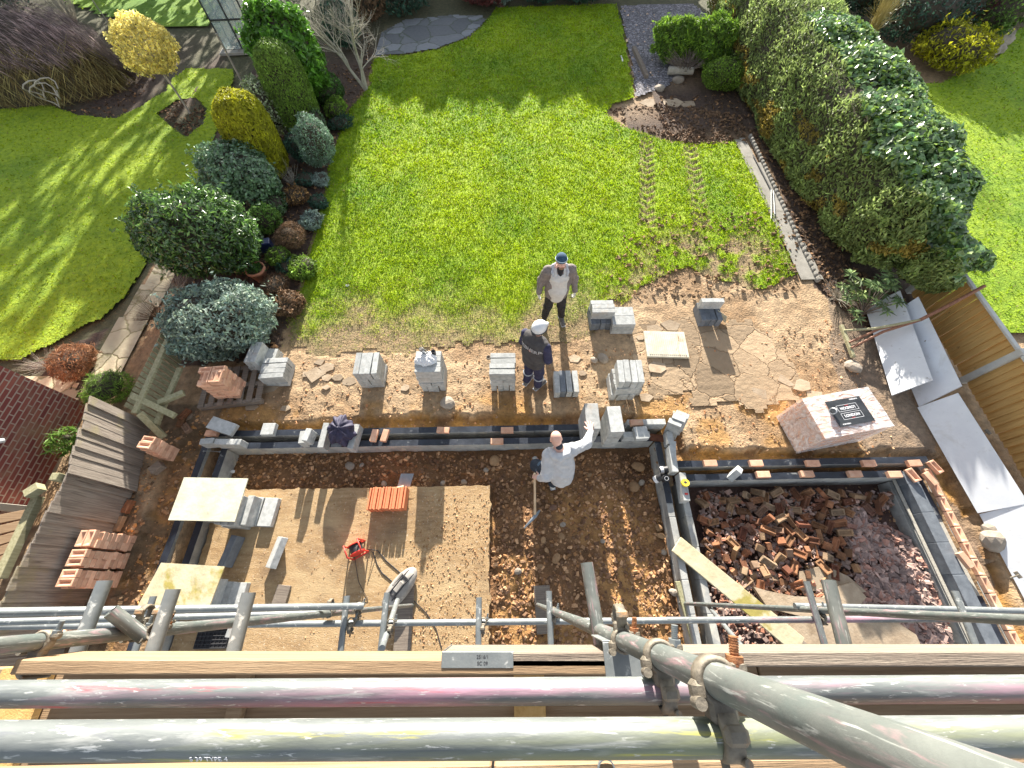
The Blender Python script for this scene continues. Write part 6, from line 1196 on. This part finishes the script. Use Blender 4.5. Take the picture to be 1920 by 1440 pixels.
# flask, cup, bag on the second stack
TOPB = .215+.1+.1+.1+.215+.005
fk = empty('flask', P(800, 664, TOPB), label='steel vacuum flask standing in a white bag on the block stack', cat='flask')
M['chrome'] = mat('brushed_steel', [(.3, (.42, .44, .45)), (.7, (.55, .57, .58))], 6, .25, metal=.9, bump=.05)
MB().tube((0, 0, 0), (0, 0, .20), .043, n=20).obj('body', M['chrome'], fk); MB().tube((0, 0, .20), (0, 0, .235), .040, .028, 20).obj('cap', M['dust'], fk); b = MB(); b.path([(.04, 0, .17), (.075, 0, .16), (.075, 0, .08), (.04, 0, .06)], .007, 6); b.obj('handle', M['darkmetal'], fk)
fk.rotation_euler = (R_(8), R_(-14), 0)
cu = MB().tube((0, 0, 0), (0, 0, .09), .034, .042, 20, hollow=True).tube((0, 0, 0), (0, 0, .07), .033, n=20).obj('cup', M['darkmetal']); cu.location = P(814, 664, TOPB); tag(cu, 'black cup beside the steel flask', 'cup')
bm = bmesh.new(); bmesh.ops.create_icosphere(bm, subdivisions=4, radius=1); 
for v in bm.verts:
    nz = vnoise(v.co.x*4+v.co.z*3, v.co.y*4-v.co.z*2, 1, 5); kq = .7+.7*nz; v.co = Vector((v.co.x*.17*kq, v.co.y*.13*kq, max(v.co.z, -.2)*.07*kq+.01))
me = bpy.data.meshes.new('bag'); bm.to_mesh(me); bm.free(); o = link('carrier_bag', me, None, M['white']); o.location = P(799, 674, TOPB+.01); tag(o, 'crumpled white carrier bag around the flask', 'bag')
o = MB().tube((0, 0, 0), (0, 0, .05), .035, n=16, hollow=True).tube((0, 0, 0), (0, 0, .01), .035, n=16).obj('small_tin', M['stonelight']); o.location = P(916, 672, TOPB); tag(o, 'small tin on the stack left of the helmeted worker', 'tin')
o = MB().plate([Vector((-.02, 0, 0)), Vector((.02, 0, 0)), Vector((.02, .4, .0)), Vector((-.02, .4, 0))], .01).obj('white_stick', M['white']); o.location = P(1168, 115, .03); tag(o, 'short white stick lying on the far lawn', 'stick')
for i, (u, v, lb) in enumerate(((652, 536, 'white scrap on the lawn near the silver shrub'), (437, 884, 'white polythene scrap on the earth below the left wall end'))):
    o = MB().blob((0, 0, .015), (.045, .03, .015), i+3, .4, 2).obj('scrap', M['white']); o.location = P(u, v, 0 if i == 0 else -.22); tag(o, lb, 'litter')
# ================================================================ figures: signed-distance modelling
class SDF:
    def __init__(s, lo, hi, h):
        s.lo = np.array(lo, float); s.h = h; s.n = np.ceil((np.array(hi)-s.lo)/h).astype(int)+1; s.f = np.full(s.n, 1., np.float32)
    def _reg(s, lo, hi):
        a = np.clip(((np.array(lo)-s.lo)/s.h).astype(int)-1, 0, s.n-1); b = np.clip(((np.array(hi)-s.lo)/s.h).astype(int)+3, 1, s.n)
        g = [s.lo[i]+s.h*np.arange(a[i], b[i]) for i in range(3)]; sl_ = tuple(slice(a[i], b[i]) for i in range(3))
        return sl_, np.stack(np.meshgrid(*g, indexing='ij'), -1)
    def _mix(s, sl_, d, k_):
        o = s.f[sl_]; h_ = np.clip(k_-np.abs(o-d), 0, None)/k_; s.f[sl_] = np.minimum(o, d)-h_*h_*k_/4
    def cap(s, a, b, ra, rb=None, k=.03):
        rb = ra if rb is None else rb; a = np.array(a, float); b = np.array(b, float); m = max(ra, rb)+k+3*s.h
        sl_, p = s._reg(np.minimum(a, b)-m, np.maximum(a, b)+m); ab = b-a; t = np.clip(((p-a)@ab)/(ab@ab+1e-9), 0, 1); d = np.linalg.norm(p-a-t[..., None]*ab, axis=-1)-(ra+(rb-ra)*t); s._mix(sl_, d, k); return s
    def chain(s, pts, rs, k=.03):
        for i in range(len(pts)-1): s.cap(pts[i], pts[i+1], rs[i], rs[i+1], k)
        return s
    def ell(s, c, r, Mx=None, k=.02, sub=False):
        c = np.array(c, float); r = np.array(r, float); m = r.max()+k+3*s.h; sl_, p = s._reg(c-m, c+m); q = p-c
        if Mx is not None: q = q@np.array(Mx)
        d = (np.linalg.norm(q/r, axis=-1)-1)*r.min()
        if sub: s.f[sl_] = np.maximum(s.f[sl_], -d)
        else: s._mix(sl_, d, k)
        return s
    def cut(s, c, half, Mx=None):
        c = np.array(c, float); half = np.array(half, float); m = np.linalg.norm(half); sl_, p = s._reg(c-m, c+m); q = p-c
        if Mx is not None: q = q@np.array(Mx)
        e = np.abs(q)-half; d = np.minimum(e.max(-1), 0)+np.linalg.norm(np.maximum(e, 0), axis=-1); s.f[sl_] = np.maximum(s.f[sl_], -d); return s
    def mesh(s, name, m, parent, folds=0., fs=.06, seed=1, loc=None):
        f = s.f; ins = f < 0; c = np.zeros([k_-1 for k_ in f.shape], np.uint8)
        for i in (0, 1):
            for j in (0, 1):
                for l in (0, 1): c += ins[i:f.shape[0]-1+i, j:f.shape[1]-1+j, l:f.shape[2]-1+l]
        act = (c > 0) & (c < 8); idx_ = np.full(c.shape, -1, np.int64); ci = np.argwhere(act); idx_[act] = np.arange(len(ci)); V = np.zeros((len(ci), 3)); cnt = np.zeros(len(ci))
        for a in range(3):
            b_, c_ = [x for x in range(3) if x != a]
            for i in (0, 1):
                for j in (0, 1):
                    o0 = np.zeros(3, int); o0[b_] = i; o0[c_] = j; o1 = o0.copy(); o1[a] = 1
                    f0 = f[tuple((ci+o0).T)]; f1 = f[tuple((ci+o1).T)]; cr = (f0 < 0) != (f1 < 0); t = np.where(cr, f0/(f0-f1+1e-12), 0); pt = ci+o0; pt = pt.astype(float); pt[:, a] += t; V[cr] += pt[cr]; cnt[cr] += 1
        V = V/cnt[:, None]*s.h+s.lo; Q = []
        for a in range(3):
            b_, c_ = (a+1) % 3, (a+2) % 3; f0 = ins; sh = [slice(None)]*3; sh2 = [slice(None)]*3; sh[a] = slice(0, -1); sh2[a] = slice(1, None); cr = ins[tuple(sh)] != ins[tuple(sh2)]
            e = np.argwhere(cr); e = e[(e[:, b_] > 0) & (e[:, c_] > 0) & (e[:, b_] < f.shape[b_]-1) & (e[:, c_] < f.shape[c_]-1)]
            q = []
            for (i, j) in ((-1, -1), (0, -1), (0, 0), (-1, 0)): o_ = e.copy(); o_[:, b_] += i; o_[:, c_] += j; q.append(idx_[tuple(o_.T)])
            q = np.stack(q, -1); fl = ins[tuple(e.T)]; q = np.where(fl[:, None], q, q[:, ::-1]); Q.append(q)
        Q = np.concatenate(Q)
        if folds:
            nz = vnoise(V[:, 0]*1.0+V[:, 2]*.35, V[:, 1]+V[:, 2]*1.2, fs, seed, 3)-.5; C_ = np.zeros_like(V); fn = np.cross(V[Q[:, 2]]-V[Q[:, 0]], V[Q[:, 3]]-V[Q[:, 1]])
            for k_ in range(4): np.add.at(C_, Q[:, k_], fn)
            C_ /= np.linalg.norm(C_, axis=1)[:, None]+1e-12; V = V+C_*nz[:, None]*folds*2
        o = npmesh(name, V, Q, m, parent, smooth=True); return o
def hand(F_, w, d, nrm_, side, spread=.18, curl=.25, k=.012, s=1.):
    # w wrist, d direction of the fingers, nrm_ back-of-hand normal, side +1/-1 where the thumb leaves
    w, d, n = Vector(w), Vector(d).normalized(), Vector(nrm_); n = (n-d*n.dot(d)).normalized(); b = d.cross(n)*side
    pc = w+d*.045*s; F_.cap(w, w+d*.02*s, .026*s, .028*s, .02)
    for o_ in (-.027, -.009, .009, .027): F_.cap(w+d*.02*s+b*o_*.7*s, w+d*.085*s+b*o_*s, .014*s, .0125*s, .014)
    Ls = (.060, .078, .084, .074)
    for i, o_ in enumerate((-.030, -.010, .010, .030)):
        a0 = w+d*.088*s+b*o_*s; dd = (d+b*o_*spread*26).normalized(); L_ = Ls[i]*s; p = a0; c = 0
        for j, fr in enumerate((.45, .31, .24)):
            c += curl*(1+.15*i)*(.6+j*.5); dj = (dd*math.cos(c)-n*math.sin(c)).normalized(); q = p+dj*L_*fr; F_.cap(p, q, (.0105-.0009*j)*s, (.0098-.0009*j)*s, .006); p = q
    p = w+d*.022*s+b*.026*s; t1 = (d*.75+b*.75-n*.2).normalized(); q = p+t1*.042*s; F_.cap(p, q, .0145*s, .012*s, .014); q2 = q+(t1*.7+d*.5-n*.15*curl).normalized()*.036*s; F_.cap(q, q2, .0115*s, .0095*s, .006)
def head(F_, c, fwd, up, s=1.):
    c, f, u = Vector(c), Vector(fwd).normalized(), Vector(up); u = (u-f*u.dot(f)).normalized(); r = f.cross(u); Mx = Matrix((r, f, u)).transposed()
    F_.ell(c+u*.022*s, (.076*s, .095*s, .098*s), Mx, .03); F_.ell(c+f*.022*s-u*.05*s, (.060*s, .070*s, .066*s), Mx, .03); F_.ell(c+f*.062*s-u*.085*s, (.03*s, .026*s, .02*s), Mx, .02)
    F_.cap(c+f*.088*s+u*.012*s, c+f*.108*s-u*.022*s, .009*s, .0135*s, .012)                       # nose
    F_.cap(c+f*.084*s+u*.028*s-r*.038*s, c+f*.084*s+u*.028*s+r*.038*s, .012*s, .012*s, .012)         # brow
    for q in (-1, 1):
        F_.ell(c+r*q*.078*s-u*.01*s-f*.008*s, (.010*s, .018*s, .030*s), Mx, .008); F_.ell(c+f*.088*s+r*q*.032*s+u*.008*s, (.014*s, .012*s, .010*s), Mx, .01, sub=True)
    return c, f, u, r
def face(c, f, u, r, parent, s=1., smile=True):
    b = MB()
    for q in (-1, 1): b.blob(c+f*.079*s+r*q*.031*s+u*.007*s, (.010*s, .008*s, .009*s), 1, 0, 2)
    b.obj('eyes', M['darkmetal'], parent)
    b = MB(); b.path([c+f*(.098-abs(t)*.018)*s+r*t*.028*s-u*(.058-abs(t)*.006)*s for t in (-1, -.5, 0, .5, 1)], [.003*s, .005*s, .006*s, .005*s, .003*s], 6); b.obj('lips', M['lips'], parent)
M['lips'] = mat('lips', [(.3, (.40, .12, .10)), (.7, (.50, .18, .15))], 8, .5, bump=0)
def cloth(name, c1, c2, rough=.9, bump=.4): M[name] = mat(name, [(.3, c1), (.7, c2)], 14, rough, bump=bump, bscale=120, bdist=.004)
cloth('taupe_fleece', (.16, .135, .125), (.24, .21, .195)); cloth('white_shirt', (.52, .51, .49), (.64, .63, .60)); cloth('black_trousers', (.015, .014, .016), (.035, .033, .035)); cloth('navy_knit', (.02, .05, .10), (.04, .09, .16)); cloth('pale_blue', (.40, .52, .60), (.5, .6, .68))
cloth('charcoal_vest', (.045, .042, .044), (.085, .08, .08)); cloth('navy_work', (.022, .022, .055), (.045, .045, .095)); cloth('grey_hoodie', (.44, .45, .47), (.56, .57, .59)); cloth('blue_denim', (.06, .10, .15), (.10, .15, .21)); cloth('dark_denim', (.02, .028, .04), (.04, .05, .07))
cloth('glove', (.55, .54, .50), (.66, .65, .60)); cloth('boot', (.10, .095, .09), (.18, .17, .16)); cloth('pale_collar', (.40, .42, .45), (.52, .54, .57)); cloth('beard', (.22, .12, .07), (.32, .19, .12)); cloth('navy_jacket', (.018, .017, .04), (.045, .04, .085), .7)
M['helmet'] = mat('white_helmet', [(.3, (.66, .67, .68)), (.7, (.74, .75, .76))], 3, .3, bump=.02)
def shoe(parent, ank, toe, m='boot', sole='pale_collar', s=1.):
    ank, toe = np.array(ank, float), np.array(toe, float); F_ = SDF(np.minimum(ank, toe)-.16, np.maximum(ank, toe)+.16, .008); heel = ank+(ank-toe)*.25; heel[2] = toe[2]; F_.chain([heel, toe], [.044, .042], .03).cap(ank+[0, 0, .03], (heel+toe)/2, .05, .04, .03)
    F_.f = np.maximum(F_.f, -( (F_.lo[2]+F_.h*np.arange(F_.n[2]))[None, None, :]-(toe[2]-.032))).astype(np.float32); F_.mesh('boot', M[m], parent)
    b = MB(); 
    d = Vector(toe-heel); a = math.atan2(d.y, d.x); c = Vector((heel+toe)/2); b.cbox((c.x, c.y, toe[2]-.036), (Vector((d.x, d.y)).length+.09, .088, .018), .008, rz(a)); b.obj('sole', M[sole], parent)
# ---- person 1: facing the camera, hands by the sides
def place(o, loc, a):
    o.location = loc; o.rotation_euler = (0, 0, a)
p1 = empty('person', (.865, 4.93, 0), R_(3), 'man facing the camera in navy beanie, open taupe jacket, long pale shirt and black trousers', 'person')
lo, hi = (-.45, -.35, -.01), (.45, .3, 1.9); B1 = SDF(lo, hi, .008)
hips = [(.095, .0, .92), (-.095, .0, .92)]; knee = [(.125, -.02, .50), (-.13, -.01, .50)]; ankl = [(.17, .03, .09), (-.17, .02, .09)]
for q in range(2): B1.chain([hips[q], knee[q], ankl[q]], [.085, .058, .04]); B1.cap(ankl[q], (ankl[q][0]*1.1, -.13, .035), .035, .03)
B1.chain([(0, 0, .93), (0, .0, 1.1), (0, .0, 1.32), (0, .01, 1.45)], [.14, .135, .15, .09], .06); B1.cap((.12, .01, 1.42), (-.12, .01, 1.42), .07, .07, .05); B1.cap((0, 0, 1.42), (0, -.02, 1.60), .056, .054, .03)
SH = [(.205, .01, 1.41), (-.205, .01, 1.41)]; EL = [(.30, .05, 1.14), (-.30, .05, 1.14)]; WR = [(.335, -.02, .90), (-.33, -.02, .90)]
for q in range(2): B1.chain([SH[q], EL[q], WR[q]], [.058, .043, .029]); hand(B1, WR[q], (0.02*(1-2*q), -.12, -1), ((1-2*q), -.2, 0), (1 if q == 0 else -1)*-1, .1, .3)
hd = head(B1, (0, -.045, 1.665), (0, -.93, .28), (0, .25, 1)); B1.mesh('body', M['skin'], p1); face(*hd, p1)
T_ = SDF(lo, hi, .010); [T_.chain([hips[q], knee[q], (ankl[q][0], ankl[q][1], .13)], [.108, .082, .068], .04) for q in range(2)]; T_.cap((.06, 0, .98), (-.06, 0, .98), .125, .125, .05); T_.mesh('trousers', M['black_trousers'], p1, .012, .07)
T_ = SDF(lo, hi, .010); T_.chain([(0, -.02, .80), (0, -.035, 1.02), (0, -.015, 1.32), (0, .0, 1.44)], [.145, .175, .172, .09], .05).cap((.13, 0, 1.40), (-.13, 0, 1.40), .085, .085, .05); T_.cut((0, -.06, 1.56), (.05, .08, .12)); T_.mesh('shirt', M['white_shirt'], p1, .010, .09)
T_ = SDF(lo, hi, .010); T_.chain([(.07, .02, .86), (.07, .015, 1.1), (.075, .02, 1.34)], [.155, .155, .145], .05).chain([(-.07, .02, .86), (-.07, .015, 1.1), (-.075, .02, 1.34)], [.155, .155, .145], .05)
for q in range(2): T_.chain([(SH[q][0]*.85, .01, 1.41), SH[q], EL[q], WR[q]], [.085, .086, .068, .052], .04)
T_.cut((0, -.19, 1.05), (.105, .145, .55)); T_.cut((0, 0, .70), (.5, .5, .08)); T_.mesh('jacket', M['taupe_fleece'], p1, .012, .08)
T_ = SDF(lo, hi, .008)
for q in (1, -1): T_.chain([(q*.03, .085, 1.50), (q*.11, .03, 1.495), (q*.13, -.08, 1.45), (q*.12, -.135, 1.41)], [.03, .032, .026, .012], .02)
T_.mesh('collar', M['pale_collar'], p1, .006, .05)
T_ = SDF(lo, hi, .008); T_.cap((0, -.06, 1.50), (0, -.13, 1.40), .06, .03, .03); T_.mesh('undershirt', M['black_trousers'], p1)
T_ = SDF(lo, hi, .008); c_ = np.array(hd[0]); T_.ell(c_+[0, .012, .055], (.095, .112, .085), None, .02); T_.cut(c_+[0, -.02, -.08], (.3, .3, .085), np.array(Matrix.Rotation(R_(-14), 3, 'X'))); T_.mesh('beanie', M['navy_knit'], p1)
b = MB(); b.path([Vector((c_[0]+.098*math.cos(t/24*6.2832), c_[1]+.012+.115*math.sin(t/24*6.2832), c_[2]+.052-.02*math.sin(t/24*6.2832))) for t in range(25)], .007, 6); b.obj('beanie_stripe', M['pale_blue'], p1)
T_ = SDF(lo, hi, .007); f_ = hd[1]; u_ = hd[2]; T_.ell(hd[0]+f_*.055-u_*.082, (.052, .042, .036), None, .02); T_.ell(hd[0]+f_*.105-u_*.055, (.024, .02, .008), None, .01, sub=True); T_.mesh('beard', M['beard'], p1)
T_ = SDF(lo, hi, .007)
for q in range(2):
    T_.cap((WR[q][0], WR[q][1], .92), (WR[q][0], WR[q][1]-.01, .885), .037, .036, .02)
    g_ = SDF(lo, hi, .007); hand(g_, WR[q], (0.02*(1-2*q), -.12, -1), ((1-2*q), -.2, 0), (1 if q == 0 else -1)*-1, .1, .3); T_.f = np.minimum(T_.f, g_.f-.004)
T_.mesh('gloves', M['glove'], p1)
for q in range(2): shoe(p1, (ankl[q][0], .03, .10), (ankl[q][0]*1.15, -.14, .045))
# ---- person 2: helmeted, seen from behind, turned to the first man
p2 = empty('person', (.38, 3.46, 0), R_(-42), 'worker seen from behind in white hard hat, charcoal lettered vest and navy trousers', 'person')
lo, hi = (-.45, -.35, -.01), (.45, .45, 1.95); B2 = SDF(lo, hi, .008)       # faces +Y
hips = [(.09, .0, .92), (-.09, .0, .92)]; knee = [(.10, .05, .50), (-.10, .03, .50)]; ankl = [(.12, .02, .09), (-.10, -.03, .09)]
for q in range(2): B2.chain([hips[q], knee[q], ankl[q]], [.085, .058, .04]); B2.cap(ankl[q], (ankl[q][0]*1.1, ankl[q][1]+.15, .035), .035, .03)
B2.chain([(0, 0, .95), (0, .0, 1.12), (0, .02, 1.32), (0, .03, 1.46)], [.14, .135, .15, .09], .06); B2.cap((.12, .02, 1.43), (-.12, .02, 1.43), .07, .07, .05); B2.cap((0, .03, 1.42), (0, .05, 1.60), .056, .054, .03)
SH = [(.205, .02, 1.42), (-.205, .02, 1.42)]; EL = [(.27, .02, 1.14), (-.27, .04, 1.13)]; WR = [(.13, .20, 1.06), (-.10, .22, 1.02)]
for q in range(2): B2.chain([SH[q], EL[q], WR[q]], [.058, .043, .029]); hand(B2, WR[q], (-.9 if q == 0 else .9, .3, -.1), (0, 1, .2), 1 if q == 0 else -1, .1, .3)
hd = head(B2, (.01, .06, 1.67), (.25, .95, -.05), (0, 0, 1)); B2.mesh('body', M['skin'], p2); face(*hd, p2)
T_ = SDF(lo, hi, .010); [T_.chain([hips[q], knee[q], (ankl[q][0], ankl[q][1], .12)], [.11, .085, .070], .04) for q in range(2)]; T_.cap((.06, 0, .98), (-.06, 0, .98), .13, .13, .05); T_.mesh('trousers', M['navy_work'], p2, .012, .07)
b = MB()
for q in range(2):
    cx, cy = knee[q][0]*.5+ankl[q][0]*.5, knee[q][1]*.5+ankl[q][1]*.5; b.path([Vector((cx+.084*math.cos(t/16*6.2832), cy+.084*math.sin(t/16*6.2832), .36)) for t in range(17)], .012, 6)
b.obj('reflective_band', M['pale_collar'], p2)
T_ = SDF(lo, hi, .010)
for q in range(2): T_.chain([SH[q], EL[q], WR[q]], [.080, .066, .050], .04)
T_.mesh('sleeves', M['navy_work'], p2, .010, .07)
T_ = SDF(lo, hi, .010); T_.chain([(.05, .0, .88), (.05, .0, 1.12), (.065, .01, 1.38)], [.155, .155, .15], .05).chain([(-.05, .0, .88), (-.05, .0, 1.12), (-.065, .01, 1.38)], [.155, .155, .15], .05).cap((.16, .02, 1.43), (-.16, .02, 1.43), .085, .085, .04).cap((0, .03, 1.5), (0, .04, 1.54), .075, .07, .03); T_.cut((0, 0, .74), (.5, .5, .08)); vst = T_.mesh('vest', M['charcoal_vest'], p2, .007, .10)
from mathutils.bvhtree import BVHTree
bv = BVHTree.FromPolygons([v.co for v in vst.data.vertices], [tuple(p.vertices) for p in vst.data.polygons])
tx = text('LIEBHERR', .10, (0, 0, 0), (0, 0, 0), M['print'], p2, ext=.0012, bold=.002, name='back_lettering')
for v in tx.data.vertices:
    x, zt_ = v.co.x, 1.38+v.co.y; hit = bv.ray_cast(Vector((x, -1, zt_)), Vector((0, 1, 0))); v.co = Vector((x, (hit[0].y if hit[0] else -.16)-.014-abs(v.co.z), zt_))
tx.location = (0, 0, 0); tx.rotation_euler = (0, 0, 0)
T_ = SDF(lo, hi, .008); c_ = np.array(hd[0]); T_.ell(c_+[0, .0, .065], (.108, .13, .105), None, .02).cut(c_+[0, 0, -.07], (.3, .3, .095)); T_.cap(c_+[.02, .10, .035], c_+[.03, .155, .022], .06, .03, .02).cut(c_+[0, 0, -.07], (.3, .3, .085)); T_.mesh('hard_hat', M['helmet'], p2)
b = MB(); b.path([Vector((c_[0]+.112*math.cos(t/24*6.2832), c_[1]+.134*math.sin(t/24*6.2832), c_[2]+.038)) for t in range(25)], .009, 6); b.blob(c_+[0, -.14, .035], (.03, .02, .02), 1, 0, 2); b.obj('helmet_strap', M['darkmetal'], p2)
for q in range(2): shoe(p2, (ankl[q][0], ankl[q][1], .10), (ankl[q][0]*1.15, ankl[q][1]+.17, .045))
# ---- person 3: bald, bending in the dug-out floor, hand on the tall pile
p3 = empty('person', (.66, 1.66, -.25), 0, 'bald man in pale grey hoodie bending forward, one hand on a tall pile', 'person')
O = Vector((.66, 1.66, -.25)); L3 = lambda *q: tuple(Vector(q)-O); lo, hi = (-.50, -.35, -.01), (.80, .85, 1.85); B3 = SDF(lo, hi, .008)
hipR, hipL = L3(.79, 1.60, .66), L3(.62, 1.60, .66); knR, knL = L3(.73, 1.74, .22), L3(.37, 1.83, .30); anR, anL = L3(.66, 1.64, -.15), L3(.44, 1.95, -.13)
for h_, k__, a__ in ((hipR, knR, anR), (hipL, knL, anL)): B3.chain([h_, k__, a__], [.088, .060, .040]); B3.cap(a__, tuple(Vector(a__)+Vector((-.02, .13, -.06))), .035, .03)
sp3 = [L3(.705, 1.58, .70), L3(.70, 1.63, .88), L3(.685, 1.72, 1.06), L3(.66, 1.79, 1.16)]; B3.chain(sp3, [.14, .135, .15, .09], .06)
shR, shL = L3(.845, 1.80, 1.13), L3(.50, 1.73, 1.10); elR, elL = L3(1.085, 1.94, .99), L3(.475, 1.50, .88); wrR, wrL = L3(1.20, 2.19, .84), L3(.395, 1.525, .655)
B3.cap(tuple(Vector(shR)*.8+Vector(sp3[3])*.2), tuple(Vector(shL)*.8+Vector(sp3[3])*.2), .07, .07, .05); hc3 = L3(.605, 1.90, 1.315); B3.cap(sp3[3], hc3, .060, .056, .03)
B3.chain([shR, elR, wrR], [.060, .045, .031]); B3.chain([shL, elL, wrL], [.060, .045, .031])
hand(B3, wrR, (.02, .9, -.30), (0, .3, .95), -1, .50, .02, s=1.18); hand(B3, wrL, (-.80, .45, -.25), (-.35, -.3, .9), 1, .05, .75)
hd = head(B3, hc3, (-.12, .90, -.35), (0, .3, 1)); B3.mesh('body', M['skin'], p3); face(*hd, p3)
T_ = SDF(lo, hi, .010); T_.chain([hipR, knR, tuple(Vector(anR)+Vector((0, 0, .05)))], [.115, .088, .075], .04); T_.chain([hipL, knL, tuple(Vector(anL)+Vector((0, 0, .05)))], [.115, .092, .075], .04); T_.cap(hipR, hipL, .13, .13, .05); T_.mesh('trousers', M['dark_denim'], p3, .014, .07)
T_ = SDF(lo, hi, .010); kn = Vector(knL); T_.cap(kn+(Vector(hipL)-kn)*.35, kn+(Vector(anL)-kn)*.25, .100, .096, .03); T_.mesh('knee_patch', M['blue_denim'], p3, .012, .06)
T_ = SDF(lo, hi, .010); T_.chain([tuple(Vector(sp3[0])+Vector((0, -.02, .02))), sp3[1], sp3[2]], [.185, .185, .18], .06); T_.cap(tuple(Vector(shR)*.9+Vector(sp3[3])*.1), tuple(Vector(shL)*.9+Vector(sp3[3])*.1), .095, .095, .05); T_.chain([shR, elR, tuple(Vector(elR).lerp(Vector(wrR), .9))], [.09, .076, .050], .04); T_.chain([shL, elL, tuple(Vector(elL).lerp(Vector(wrL), .85))], [.09, .078, .055], .04)
T_.mesh('hoodie', M['grey_hoodie'], p3, .014, .075)
T_ = SDF(lo, hi, .008); n0 = Vector(sp3[3])+Vector((0, -.03, .05)); T_.chain([n0+Vector((-.14, .03, -.01)), n0+Vector((-.09, -.07, .0)), n0+Vector((.0, -.10, .0)), n0+Vector((.09, -.06, .02)), n0+Vector((.13, .04, .03))], [.032, .05, .06, .05, .03], .03); T_.mesh('hood', M['grey_hoodie'], p3, .010, .05)
T_ = SDF(lo, hi, .008); T_.cap(tuple(Vector(sp3[3])+Vector((-.01, .02, .05))), tuple(Vector(sp3[3])+Vector((-.012, .035, .075))), .062, .058, .02); T_.mesh('collar', M['dark_denim'], p3)
shoe(p3, (anR[0], anR[1], anR[2]), (anR[0]-.03, anR[1]+.15, .045), 'glove'); shoe(p3, (anL[0], anL[1], anL[2]), (anL[0]-.05, anL[1]+.15, .045), 'glove')
# pick held in his left hand
pk_ = empty('pickaxe', (.32, 1.16, -.22), label='pick with long wooden handle held upright by the bald man', cat='pickaxe')
top = Vector((.325, 1.60, .66)); bot = P(1003, 966, -.14); b = MB(); b.path([top, top.lerp(bot, .5), bot], [.019, .019, .024], 10); o = b.obj('handle', M['handle'], pk_); o.location = -pk_.location
b = MB(); b.path([P(1012, 957, -.16), P(1004, 967, -.12), P(993, 979, -.14), P(983, 990, -.2)], [.016, .03, .02, .012], 8); o = b.obj('pick_head', M['steel'], pk_); o.location = -pk_.location
# navy jacket thrown over a block
bm = bmesh.new(); bmesh.ops.create_icosphere(bm, subdivisions=5, radius=1)
for v in bm.verts:
    c = v.co.copy(); a = math.atan2(c.y, c.x); fd = .09*math.sin(a*7+c.z*3)+.06*math.sin(a*13+2); kq = 1+fd+.25*(vnoise(c.x*2.2+3, c.y*2.2+c.z*2, 1, 7)-.5)
    v.co = Vector((c.x*.21*kq*(1-.12*c.y), c.y*.25*kq, c.z*(.16 if c.z > 0 else .20)*kq))
me = bpy.data.meshes.new('jacket'); bm.to_mesh(me); bm.free(); [setattr(p, 'use_smooth', True) for p in me.polygons]; jk = link('jacket', me, None, M['navy_jacket']); jk.location = P(640, 806, .33); jk.rotation_euler = (.2, 0, .3); tag(jk, 'crumpled navy jacket thrown over a block on the front wall', 'jacket')
